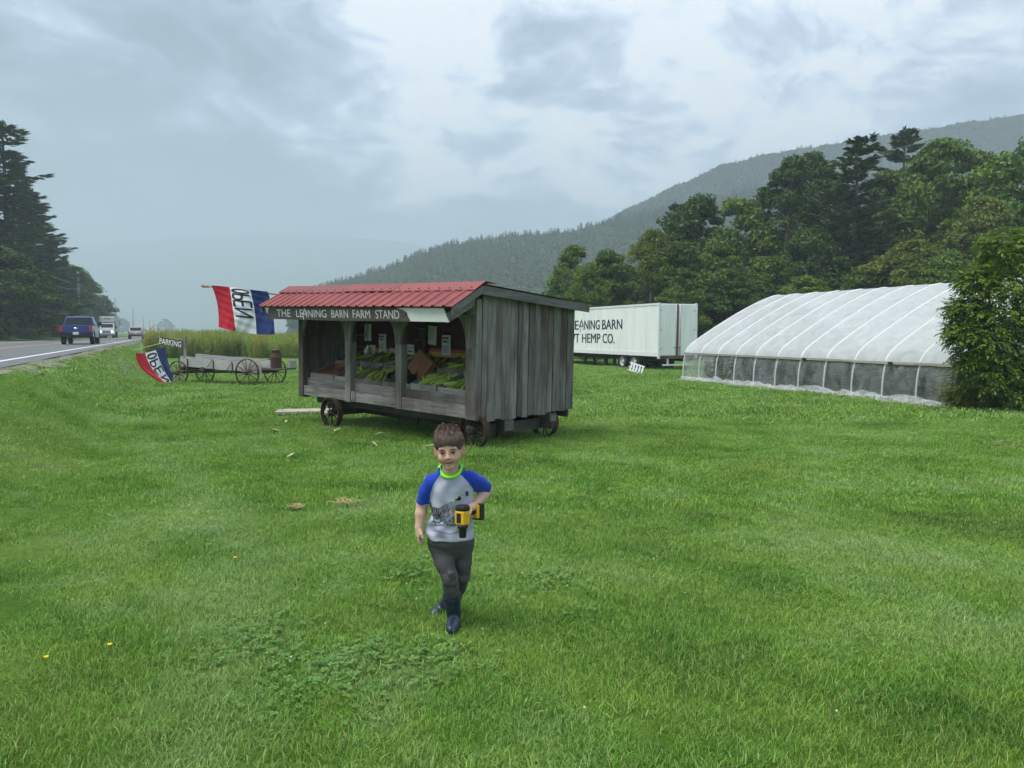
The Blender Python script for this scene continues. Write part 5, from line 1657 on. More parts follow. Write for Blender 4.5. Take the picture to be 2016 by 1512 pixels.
def build_suv():
    d = 98.0
    P = at(269, 668, d)
    rz = math.atan2(0.9126, -0.4088)
    r = empty('silver_car', (P.x, P.y, 0.905), rz, label='small silver car driving away in the mist ahead of the pickup', cat='car')
    S = MT['paint_silver']; h = 0.9
    low = [(-2.2, 0.42), (-1.78, 0.40), (-1.70, 0.66), (-1.38, 0.76), (-1.06, 0.66), (-0.98, 0.38), (1.02, 0.38), (1.10, 0.66), (1.42, 0.76), (1.74, 0.66), (1.82, 0.40), (2.2, 0.45), (2.25, 0.75), (1.2, 1.0), (-2.15, 1.05), (-2.28, 0.8)]
    b = MB(); side_prism(b, low, -h, h, 0.06, 1.05, 0.7); o = b.build('body', S, r, fix=True); bevel_mesh(o, 0.06)
    top = [(-2.10, 1.04), (1.15, 1.0), (0.35, 1.52), (-0.3, 1.60), (-1.55, 1.58), (-1.80, 1.50)]
    b = MB(); side_prism(b, top, -h + 0.06, h - 0.06, 0.16, 1.6, 1.0); o = b.build('cabin', S, r, fix=True); bevel_mesh(o, 0.05)
    MB().add([(-2.095, -0.68, 1.10), (-2.095, 0.68, 1.10), (-1.86, 0.58, 1.47), (-1.86, -0.58, 1.47)], [(0, 3, 2, 1)]).build('rear_window', MT['glass_dark'], r)
    for s in (1, -1):
        MB().add([(-1.6, s*(h-0.075), 1.08), (0.85, s*(h-0.075), 1.07), (0.3, s*(h-0.19), 1.48), (-1.5, s*(h-0.19), 1.50)], [(0, 1, 2, 3)]).build('side_window', MT['glass_dark'], r)
        MB().box((-2.27, s*0.86 - (0.2 if s > 0 else 0), 0.82), (-2.10, s*0.86 + (0 if s > 0 else 0.2), 1.0)).build('tail_light', MT['tail_red'], r)
        MB().box((0.6, s*0.92 - (0 if s > 0 else 0.18), 1.02), (0.72, s*0.92 + (0.18 if s > 0 else 0), 1.18)).build('mirror', S, r)
    MB().box((-2.33, -0.82, 0.36), (-2.2, 0.82, 0.58), bev=0.03).build('rear_bumper', MT['dark_frame'], r)
    MB().box((-2.31, -0.16, 0.70), (-2.24, 0.16, 0.82)).build('licence_plate', MT['plate_white'], r)
    for x in (-1.38, 1.42):
        for s in (1, -1): car_wheel(r, x, s * 0.78, 0.34, 0.22)
def build_truck():
    d = depth_for(213, -9.85)
    P = at(213, 665, d)
    rz = math.atan2(-0.9126, 0.4088)
    r = empty('box_truck', (P.x, P.y, 0.905), rz, label='white box truck with lit headlights coming down the road', cat='truck')
    Wt = MT['paint_white']; h = 1.05
    b = MB(); side_prism(b, [(1.0, 0.55), (2.9, 0.50), (2.95, 1.15), (2.75, 1.45), (1.7, 1.62), (1.25, 2.35), (0.0, 2.38), (0.0, 0.55)], -h, h, 0.12, 2.38, 1.3)
    o = b.build('cab', Wt, r, fix=True); bevel_mesh(o, 0.07)
    MB().add([(1.71, -0.86, 1.66), (1.71, 0.86, 1.66), (1.29, 0.80, 2.28), (1.29, -0.80, 2.28)], [(0, 1, 2, 3)]).build('windscreen', MT['glass_dark'], r)
    MB().box((2.93, -0.55, 0.80), (2.975, 0.55, 1.12)).build('grille', MT['chrome'], r)
    MB().box((2.88, -1.06, 0.42), (3.06, 1.06, 0.66), bev=0.03).build('front_bumper', MT['chrome'], r)
    for s in (1, -1):
        MB().lathe([(0, 0), (0.14, 0), (0.14, 0.03), (0, 0.05)], 14, Matrix.Translation((2.93, s * 0.80, 0.98)) @ Matrix.Rotation(R(90), 4, 'Y')).build('headlight', MT['headlight'], r)
        MB().box((1.55, s*1.25 - 0.1, 1.5), (1.65, s*1.25 + 0.1, 1.95), bev=0.02).build('mirror', MT['dark_frame'], r)
        MB().tube([(1.6, s*1.0, 1.55), (1.6, s*1.25, 1.6)], 0.02, 6).build('mirror_arm', MT['dark_frame'], r)
    MB().box((-6.2, -1.22, 1.0), (-0.12, 1.22, 3.45), bev=0.04).build('cargo_box', MT['pale_green_box'], r)
    MB().box((-0.118, -0.95, 2.50), (0.75, 0.95, 3.35), bev=0.12).build('wind_deflector', Wt, r)
    MB().box((0.752, -0.45, 3.0), (0.765, 0.45, 3.1)).build('vent', MT['dark_frame'], r)
    MB().box((-6.0, -0.9, 0.7), (0.0, 0.9, 0.99)).build('frame_rail', MT['dark_frame'], r)
    for x, ys in ((2.1, (0.85,)), (-4.2, (0.95, 0.62))):
        for y in ys:
            for s in (1, -1): car_wheel(r, x, s * y, 0.48, 0.27)
build_pickup(); build_suv(); build_truck()
# white stake by the road edge
P = at(278, 684, 46.0)
o = MB().box((-0.03, -0.02, -0.1), (0.03, 0.02, 0.95)).prism([(-0.03, 0.95), (0.03, 0.95), (0, 1.0)], -0.02, 0.02, Matrix(((1,0,0,0),(0,0,-1,0),(0,1,0,0),(0,0,0,1)))).build('marker_stake', MT['tyre_rim'])
o.location = (P.x, P.y, gz(P.x, P.y)); put(o, 'short pale marker stake on the verge behind the hay wagon', 'stake')
# ------------------------------------------------------------------ trees
def limb_mesh(paths, name, sides=7):
    b = MB()
    for pts, rad in paths: b.tube(pts, rad, sides)
    return b.mesh(name)
def broad_tree(seed, H=13.0, W=9.5, low=0.16, nclump=95, leaves=150, leaf=0.30, pointed=0.0, ragged=0.25, flat=0.62):
    """trunk and limbs mesh, crown mesh: leaf clumps at the limb ends, gaps between them"""
    rs = np.random.RandomState(seed)
    paths = []
    lean = rs.uniform(-0.04, 0.04, 2) * H
    trunk = [Vector((lean[0] * t * t, lean[1] * t * t, H * 0.86 * t)) for t in np.linspace(0, 1, 7)]
    paths.append((trunk, [W * 0.034 * (1 - 0.85 * t) + 0.03 for t in np.linspace(0, 1, 7)]))
    cen, rad, tint = [], [], []
    for k in range(nclump):
        t = low + (1 - low) * (1 - rs.rand() ** 1.25 * 0.98)
        s = (t - low) / (1 - low)
        prof = max(0.16, 1 - abs((s - 0.34 - 0.1 * pointed) / 0.70) ** (2.0 - 0.6 * pointed))
        r = W / 2 * prof * (1 - ragged * rs.rand()) * (0.55 + 0.45 * rs.rand() ** 0.4)
        a = rs.rand() * 6.283
        c = Vector((r * math.cos(a) + lean[0] * t * t, r * math.sin(a) + lean[1] * t * t, H * t * 0.95))
        cen.append(c); rad.append(W * rs.uniform(0.055, 0.140) * (0.75 + 0.35 * (1 - s)))
        tint.append(np.clip(rs.normal(0.45, 0.22), 0, 1))
        if k % 3 == 0:
            z0 = max(low * H * 0.5, c.z - (0.25 + 0.3 * rs.rand()) * math.hypot(c.x, c.y) - 0.5)
            q = min(1, z0 / (H * 0.86))
            st = Vector((lean[0] * q * q, lean[1] * q * q, z0))
            mid = st.lerp(c, 0.55) + Vector((0, 0, -0.15 + 0.2 * rs.rand()))
            paths.append(([st, mid, c], [0.055 + 0.05 * (1 - q), 0.04, 0.015]))
    cen = np.array([tuple(c) for c in cen]); rad = np.array(rad)
    n = nclump * leaves
    k = np.repeat(np.arange(nclump), leaves)
    d = unit(rs.normal(size=(n, 3)))
    rr = rad[k] * (0.35 + 0.75 * rs.rand(n) ** 0.6)
    P = cen[k] + d * rr[:, None] * np.array([1.15, 1.15, flat])
    out = unit(d * np.array([0.6, 0.6, 0.5]) + np.array([0, 0, 0.75]) + 0.55 * rs.normal(size=(n, 3)))
    D = unit(np.cross(out, rs.normal(size=(n, 3))) + np.array([0, 0, -0.35]))
    V, F = leaf_quads(P, D, out, leaf * rs.uniform(0.7, 1.35, n), leaf * rs.uniform(0.45, 0.8, n), 0.15)
    tn = np.clip(np.array(tint)[k] + rs.normal(0, 0.16, n), 0, 1)
    return limb_mesh(paths, 'trunk'), np_mesh('crown', V, F, np.repeat(tn, 4))
def pine_tree(seed, H=22.0, W=8.5, low=0.10, whorls=26, per=6, quads=44, ragged=0.45, droop=0.10, q_len=0.55, q_wid=0.16, power=0.85, gap=0.0):
    rs = np.random.RandomState(seed)
    paths = [([Vector((0, 0, H * t)) for t in np.linspace(0, 1, 8)], [0.30 * (1 - t) * H / 22 + 0.03 for t in np.linspace(0, 1, 8)])]
    C, D, Nn, T = [], [], [], []
    for w in range(whorls):
        t = t0 = low + (1 - low) * (w + 0.3 * rs.rand()) / whorls
        base_len = W / 2 * ((1 - t) / (1 - low)) ** power * (0.8 + 0.4 * rs.rand())
        if rs.rand() < gap: base_len *= 0.55
        a0 = rs.rand() * 6.28
        tt = rs.rand()
        for j in range(per):
            L = max(0.45, base_len * (1 - ragged * rs.rand()) * (1.12 if rs.rand() < 0.2 else 1))
            a = a0 + j * 6.283 / per + rs.uniform(-0.3, 0.3)
            dirv = np.array([math.cos(a), math.sin(a), 0.0])
            t = min(0.985, max(low, t0 + rs.normal(0, 0.35) / whorls))
            rise = (0.38 * t - droop * (1 - t) + rs.normal(0, 0.07)) * L
            def pt(s): return np.array([0, 0, H * t]) + dirv * L * s + np.array([0, 0, rise * s + 0.10 * L * s * s * s])
            if w % 2 == 0 or t < 0.5:
                paths.append(([Vector(pt(s)) for s in (0, 0.5, 0.95)], [0.035 + 0.03 * (1 - t), 0.025, 0.008]))
            m = max(8, int(quads * (0.35 + L / (W / 2))))
            s = 0.22 + 0.80 * rs.rand(m) ** 0.75
            side = np.array([-dirv[1], dirv[0], 0.0])
            wid = L * 0.30 * np.sin(np.pi * np.clip(s * 0.86 + 0.10, 0, 1)) + 0.08
            off = rs.uniform(-1, 1, m) * wid
            pos = np.stack([pt(q) for q in s]) + side * off[:, None]
            pos[:, 2] += rs.uniform(-0.12, 0.16, m) - 0.10 * np.abs(off)
            dd = unit(dirv * 1.0 + side * (off / (wid + 1e-6) * 0.8)[:, None] + np.array([0, 0, 0.12]) + 0.25 * rs.normal(size=(m, 3)))
            C.append(pos); D.append(dd)
            Nn.append(unit(np.array([0, 0, 1.0]) + 0.55 * rs.normal(size=(m, 3))))
            T.append(np.clip(0.25 + 0.35 * tt + 0.35 * rs.rand(m) + 0.2 * (s - 0.6), 0, 1))
    m = 26   # leader tuft
    C.append(np.stack([rs.normal(0, 0.10, m), rs.normal(0, 0.10, m), H * (1 - 0.05 * rs.rand(m))], 1)); D.append(unit(np.stack([rs.normal(0, .4, m), rs.normal(0, .4, m), np.ones(m)], 1))); Nn.append(unit(rs.normal(size=(m, 3)))); T.append(np.full(m, 0.4))
    C, D, Nn, T = map(np.concatenate, (C, D, Nn, T))
    n = len(C)
    V, F = leaf_quads(C, D, Nn, q_len * rs.uniform(0.7, 1.3, n), q_wid * rs.uniform(0.7, 1.4, n))
    return limb_mesh(paths, 'trunk', 6), np_mesh('crown', V, F, np.repeat(T, 4))

def build_trees():
    kinds = {}
    def proto(key, tm, cm, leaf, bark, H, W): 
        tm.materials.append(MT[bark]); cm.materials.append(MT[leaf]); kinds[key] = (tm, cm, H, W)
    proto('maple', *broad_tree(11, 13, 9.5, 0.10, 120, 170, 0.30), 'leaf_maple', 'bark', 13, 9.5)
    proto('maple2', *broad_tree(12, 13, 9.5, 0.06, 110, 170, 0.30, ragged=0.4), 'leaf_bright', 'bark', 13, 9.5)
    proto('yellow', *broad_tree(13, 13, 9.0, 0.06, 105, 170, 0.28, ragged=0.35), 'leaf_yellow', 'bark_grey', 13, 9.0)
    proto('dark', *broad_tree(14, 13, 9.0, 0.08, 120, 165, 0.30, ragged=0.3), 'leaf_dark', 'bark', 13, 9.0)
    proto('poplar', *broad_tree(15, 18, 8.0, 0.18, 120, 165, 0.28, pointed=0.2, ragged=0.5, flat=0.85), 'leaf_dark', 'bark_grey', 18, 8.0)
    proto('pine', *pine_tree(21, 22, 9.0, 0.16, 20, 6, 84, 0.60, 0.02, gap=0.25, power=0.32, q_len=0.65, q_wid=0.20), 'needle', 'bark_grey', 22, 9.0)
    proto('pine2', *pine_tree(22, 22, 9.5, 0.06, 25, 6, 76, 0.62, 0.10, power=0.55, q_len=0.6, q_wid=0.18, gap=0.2), 'needle', 'bark', 22, 9.5)
    proto('spruce', *pine_tree(23, 20, 8.0, 0.03, 30, 7, 64, 0.5, 0.22, power=0.8, q_wid=0.18, gap=0.15), 'needle_blue', 'bark', 20, 8.0)
    rnd = random.Random(9)
    name_of = {'maple': 'maple_tree', 'maple2': 'maple_tree', 'yellow': 'yellowing_tree', 'dark': 'leafy_tree', 'poplar': 'poplar_tree', 'pine': 'pine_tree', 'pine2': 'pine_tree', 'spruce': 'spruce_tree'}
    def plant(kind, P, height, width, label, group, rz=None):
        tm, cm, H, W = kinds[kind]
        z0 = gz(P.x, P.y)
        r = empty(name_of[kind], (P.x, P.y, z0 - 0.1), rnd.random() * 6.28 if rz is None else rz, label=label, cat='tree', group=group)
        r.scale = (width / W, width / W, height / H)
        link('trunk', tm, None, r); link('crown', cm, None, r)
    G = 'trees of the wood behind the greenhouse'
    right = [ # kind, u, v_top, depth, width px
        ('maple', 1128, 478, 62, 95, 'green leafy tree at the left end of the wood, just right of the stand roof'),
        ('maple2', 1196, 488, 60, 105, 'mid green tree above the left half of the white trailer'),
        ('yellow', 1282, 446, 63, 110, 'yellow green tree above the right half of the trailer'),
        ('maple2', 1330, 560, 56, 90, 'low bright tree right behind the trailer doors'),
        ('dark', 1375, 378, 68, 150, 'broad dark green tree rising behind the trailer doors'),
        ('pine2', 1328, 398, 80, 95, 'dark pine tip poking out left of the broad dark tree'),
        ('maple', 1462, 386, 72, 150, 'rounded green tree between the broad dark tree and the tall poplar'),
        ('poplar', 1545, 300, 70, 125, 'tall ragged poplar with two tops, left half'),
        ('poplar', 1618, 288, 73, 115, 'tall ragged poplar beside the white pine, right half'),
        ('pine', 1690, 272, 64, 200, 'tall white pine with bare trunk and layered limbs above the greenhouse'),
        ('pine', 1782, 252, 82, 190, 'dark pine top between the white pine and the big leafy tree'),
        ('maple', 1850, 266, 66, 200, 'big rounded leafy tree above the right half of the greenhouse'),
        ('maple2', 1970, 296, 62, 190, 'green tree rising behind the bush at the right edge'),
        ('dark', 2060, 250, 66, 190, 'dark tree cut by the right edge of the picture'),
        ('maple', 1520, 500, 58, 130, 'low green tree behind the left end of the greenhouse'),
        ('dark', 1440, 520, 56, 120, 'low dark tree between trailer and greenhouse'),
        ('dark', 1600, 440, 64, 130, 'dark tree in the gap under the poplar tops'),
        ('yellow', 1790, 468, 54, 170, 'low olive tree just above the greenhouse ridge'),
        ('maple2', 1700, 520, 56, 120, 'low green tree around the foot of the white pine'),
        ('yellow', 1930, 380, 56, 130, 'pale stemmed olive tree left of the edge bush'),
        ('dark', 1240, 520, 74, 130, 'dark tree deep behind the trailer roof'),
        ('dark', 1420, 450, 86, 150, 'dark tree deep behind the rounded green tree'),
        ('maple', 1735, 400, 78, 150, 'dim leafy tree deep behind the white pine trunk'),
        ('dark', 1560, 470, 78, 150, 'dim dark tree deep under the poplars'),
        ('dark', 1880, 430, 76, 170, 'dim dark tree deep behind the olive tree'),
        ('dark', 2080, 420, 50, 220, 'dark leafy tree just outside the right edge behind the bush'),
        ('maple', 1160, 520, 57, 80, 'low leafy tree beside the stand roof, in front of the wood'), ('dark', 1340, 470, 60, 100, 'dark leafy tree just left of the low bright tree'),
        ('maple2', 1410, 470, 60, 110, 'mid green tree below the broad dark tree'), ('dark', 1655, 360, 80, 130, 'dark tree crown between poplar and white pine'),
        ('maple2', 1590, 540, 55, 110, 'low bright tree behind the middle of the greenhouse ridge'), ('spruce', 1502, 420, 70, 110, 'dark spruce between the rounded tree and the poplars'),
        ('maple', 1745, 330, 74, 130, 'leafy crown just right of the white pine top'), ('maple2', 1870, 490, 50, 120, 'low green tree just left of the edge bush'),
        ('dark', 1100, 560, 66, 70, 'dark low tree at the very left end of the wood'), ('maple', 1925, 290, 72, 150, 'leafy crown high behind the pale stemmed olive tree')]
    for kind, u, v, d, wpx, lb in right:
        T = at(u, v, d)
        plant(kind, T, T.z - gz(T.x, T.y) + 0.1, wpx / 1480.0 * d * (1.15 if 'pine' in kind else 1.5), lb, G)
    G2 = 'conifers along the far side of the road'
    left = [ # kind, u, v_top, n, width m
        ('pine2', 4, 238, -20, 13.0, 'tallest dark pine at the left edge of the picture'), ('pine2', -55, 215, -23, 14, 'dark pine cut off by the left edge'),
        ('spruce', 34, 306, -22, 11.0, 'second tall pine from the left edge'), ('pine2', 60, 372, -19.5, 11.5, 'layered pine with long limbs reaching over the road side'),
        ('spruce', 84, 428, -21, 9.5, 'dark spruce below the layered pine'), ('pine2', 104, 470, -20, 10.0, 'dark pine left of the first utility pole'),
        ('spruce', 124, 506, -21, 9, 'small dark spruce just left of the first utility pole'), ('maple', 142, 520, -20, 9, 'leafy roadside tree behind the first utility pole'),
        ('spruce', 160, 536, -21, 9, 'hazy spruce just right of the first utility pole'), ('dark', 174, 556, -20, 9, 'hazy leafy tree right of the first utility pole'),
        ('maple', 186, 584, -20, 8, 'small hazy tree above the white truck'), ('dark', 195, 606, -20, 7, 'last small hazy tree of the left tree row'),
        ('dark', 30, 520, -17.5, 8, 'dark leafy tree low at the left edge'), ('maple', 78, 556, -18.5, 8, 'dark green bushy tree behind the blue pickup'),
        ('dark', 112, 574, -18.5, 8, 'low bushy tree at the foot of the first utility pole'), ('dark', -30, 470, -18, 9, 'dark leafy tree half outside the left edge')]
    for kind, u, v, n, wm, lb in left:
        d = depth_for(u, n); T = at(u, v, d)
        plant(kind, T, T.z - gz(T.x, T.y) + 0.1, wm * 1.45, lb, G2)
    for kind, u, v, d, wm, lb in (('maple', 326, 627, 1050, 26, 'round hazy tree standing in the valley above the road bend'), ('maple', 240, 626, 900, 22, 'faint hazy tree between the utility poles'),
                                  ('dark', 222, 616, 920, 22, 'fainter hazy tree behind the second utility pole')):
        T = at(u, v, d); plant(kind, T, T.z - gz(T.x, T.y) + 0.1, wm, lb, 'hazy valley trees')
build_trees()

# ------------------------------------------------------------------ big bush at the right edge: pinnate leaves in sprays
def spray_crown(seed, n_spray, boxes, leaf, lo_tint=0.5):
    rs = np.random.RandomState(seed)
    C, D, Nn, LN, T = [], [], [], [], []
    for k in range(n_spray):
        cx, cy, cz, rx, ry, rz_ = boxes[rs.randint(len(boxes))]
        d = rs.normal(size=3); d /= np.linalg.norm(d)
        q = (0.40 + 0.62 * rs.rand() ** 0.5) * (1.22 if rs.rand() < 0.12 else 1.0)
        p = np.array([cx + d[0]*rx*q, cy + d[1]*ry*q, cz + d[2]*rz_*q])
        if p[2] < 0.05: continue
        out = np.array([d[0], d[1], 0.15 + 0.4 * d[2]]); out /= np.linalg.norm(out)
        out = out + 0.35 * rs.normal(size=3); out /= np.linalg.norm(out)
        side = np.cross(out, [0, 0, 1.0]); side /= (np.linalg.norm(side) + 1e-6)
        L = leaf * rs.uniform(2.0, 3.0)
        tn = np.clip(rs.normal(lo_tint, 0.2), 0, 1)
        for j in range(9):
            s = (j // 2 + 1) / 5.0
            base = p + out * L * s + np.array([0, 0, -0.35 * L * s * s])
            sg = 1 if j % 2 else -1
            dd = out * 0.55 + side * sg * 0.85 + np.array([0, 0, -0.30]) if j < 8 else out + np.array([0, 0, -0.4])
            dd = dd / np.linalg.norm(dd) + 0.12 * rs.normal(size=3)
            C.append(base + dd * leaf * 0.5); D.append(dd / np.linalg.norm(dd))
            nn = np.array([0, 0, 1.0]) + 0.35 * rs.normal(size=3) + 0.3 * d
            Nn.append(nn / np.linalg.norm(nn)); LN.append(leaf * rs.uniform(0.8, 1.2)); T.append(np.clip(tn + rs.normal(0, 0.1), 0, 1))
    C, D, Nn, LN = map(np.array, (C, D, Nn, LN))
    V, F = leaf_quads(C, D, Nn, LN, LN * 0.42, 0.12)
    return np_mesh('crown', V, F, np.repeat(np.array(T), 4))
def build_bush():
    P = at(2012, 806, 18.7)
    z0 = gz(P.x, P.y)
    r = empty('ash_bush', (P.x, P.y, z0), 0, label='big dark green bush with drooping leaves at the right edge', cat='bush')
    boxes = [(0.2, 0, 3.6, 1.15, 1.3, 0.75), (-0.55, 0.1, 3.05, 0.75, 0.9, 0.6), (-0.95, 0, 2.35, 0.75, 0.8, 0.55), (-0.2, 0, 2.4, 1.3, 1.3, 0.8), (-1.0, -0.1, 1.75, 0.70, 0.7, 0.45),
             (0.1, 0.1, 1.45, 1.4, 1.3, 0.8), (-0.75, 0.0, 0.95, 0.75, 0.8, 0.5), (0.9, 0, 2.6, 1.4, 1.4, 1.3), (0.9, 0, 1.0, 1.4, 1.3, 0.8), (0.2, -0.2, 0.5, 1.0, 1.0, 0.45), (1.2, 0.2, 3.9, 1.2, 1.2, 0.8),
             (-1.45, -0.1, 3.05, 0.38, 0.3, 0.20), (-1.62, 0.0, 2.35, 0.40, 0.3, 0.18), (-1.75, -0.1, 1.85, 0.36, 0.3, 0.16), (-0.75, 0, 3.75, 0.5, 0.4, 0.3), (-1.3, 0.1, 1.25, 0.45, 0.4, 0.25)]
    r.scale = (0.90, 0.90, 1.08)
    cm = spray_crown(31, 3300, boxes, 0.125, 0.6); cm.materials.append(MT['leaf_bright'])
    rs = np.random.RandomState(4)
    paths = []
    for k in range(len(boxes)):
        bx = boxes[k]
        st = Vector((0.25 + rs.uniform(-0.3, 0.3), rs.uniform(-0.2, 0.2), -0.1))
        e = Vector((bx[0], bx[1], bx[2] + 0.2))
        paths.append(([st, st.lerp(e, 0.5) + Vector((0.1, 0, 0.1)), e], [0.06, 0.04, 0.012]))
    tm = limb_mesh(paths, 'trunk'); tm.materials.append(MT['bark'])
    link('trunk', tm, None, r); link('crown', cm, None, r)
    P = at(1893, 792, 19.4)
    r = empty('low_shrub', (P.x, P.y, gz(P.x, P.y)), 0, label='low yellowish shrub at the foot of the big bush, by the greenhouse side', cat='shrub')
    cm = spray_crown(32, 520, [(0, 0, 0.55, 0.42, 0.4, 0.42), (0.4, 0, 0.3, 0.5, 0.4, 0.3)], 0.085, 0.7); cm.materials.append(MT['leaf_yellow'])
    tm = limb_mesh([([Vector((0.1 * k - 0.1, 0, -0.1)), Vector((0.16 * k - 0.2, 0.05, 0.7))], [0.02, 0.006]) for k in range(4)], 'stem'); tm.materials.append(MT['bark'])
    link('stem', tm, None, r); link('leaves', cm, None, r)
build_bush()

# ------------------------------------------------------------------ tall weeds and roadside growth (uncountable)
def weed_source(name, seed, h, n, mat, plume=None):
    rs = np.random.RandomState(seed)
    C, D, Nn, LN, WD, T = [], [], [], [], [], []
    for k in range(n):
        a = rs.rand() * 6.28; r0 = rs.uniform(0, 0.28)
        b = np.array([r0 * math.cos(a), r0 * math.sin(a), 0])
        hh = h * rs.uniform(0.55, 1.1)
        ld = np.array([rs.normal(0, 0.12), rs.normal(0, 0.12), 1.0]); ld /= np.linalg.norm(ld)
        m = 7
        for j in range(m):
            s = (j + 0.5) / m
            C.append(b + ld * hh * s); d = ld + 0.55 * rs.normal(size=3) * (0.5 + 0.5 * s); D.append(d / np.linalg.norm(d))
            q = rs.normal(size=3); Nn.append(q / np.linalg.norm(q)); LN.append(hh / m * 1.7); WD.append(0.035 + 0.03 * rs.rand()); T.append(np.clip(0.25 + 0.6 * s + 0.15 * rs.normal(), 0, 1))
    C, D, Nn, LN, WD = map(np.array, (C, D, Nn, LN, WD))
    V, F = leaf_quads(C, D, Nn, LN, WD)
    return source(name, np_mesh(name, V, F, np.repeat(np.array(T), 4)), MT[mat])
def build_weeds():
    rs = np.random.RandomState(17)
    src = [weed_source('weed_source_a', 1, 1.55, 16, 'weed'), weed_source('weed_source_b', 2, 1.35, 18, 'weed'), weed_source('weed_source_c', 3, 1.6, 12, 'goldenrod')]
    P, Rz, S, I = [], [], [], []
    while len(P) < 5200:
        y = 57 + 32 * rs.rand() ** 1.6
        x = rs.uniform(-34, 4)
        n = 0.9126 * x + 0.4088 * y
        if n < -1.2 + 0.8 * math.sin(y * 0.3): continue
        if y < 57.5 + 1.2 * math.sin(x * 0.5) + 0.8 * math.sin(x * 1.7): continue
        P.append((x, y, gz(x, y) - 0.05)); Rz.append(rs.rand() * 6.28)
        S.append(rs.uniform(0.75, 1.2) * (1.12 if n < 6 else 0.95)); I.append(rs.choice(3, p=[0.5, 0.42, 0.08]))
    scatter('tall_weeds', P, Rz, S, I, src, 'tall pale green weeds in the field edge behind the hay wagon', 'weeds')
    P, Rz, S, I = [], [], [], []
    while len(P) < 2600:
        s = rs.uniform(30, 230); n = rs.uniform(-20.5, -16.3)
        x, y = road_pt(n, s)
        P.append((x, y, gz(x, y) - 0.05)); Rz.append(rs.rand() * 6.28); S.append(rs.uniform(0.6, 1.15) * (0.7 + 0.12 * (-16.3 - n)))
        I.append(2 if mnoise.noise(Vector((s * 0.10, 0, 0))) > 0.02 and rs.rand() < 0.8 else (1 if rs.rand() < 0.65 else 0))
    src2 = [weed_source('verge_source_a', 5, 1.7, 16, 'leaf_bright'), weed_source('verge_source_b', 6, 1.5, 16, 'weed'), src[2]]
    scatter('roadside_growth', P, Rz, S, I, src2, 'tangle of dark weeds and goldenrod along the far road verge', 'weeds')
build_weeds()
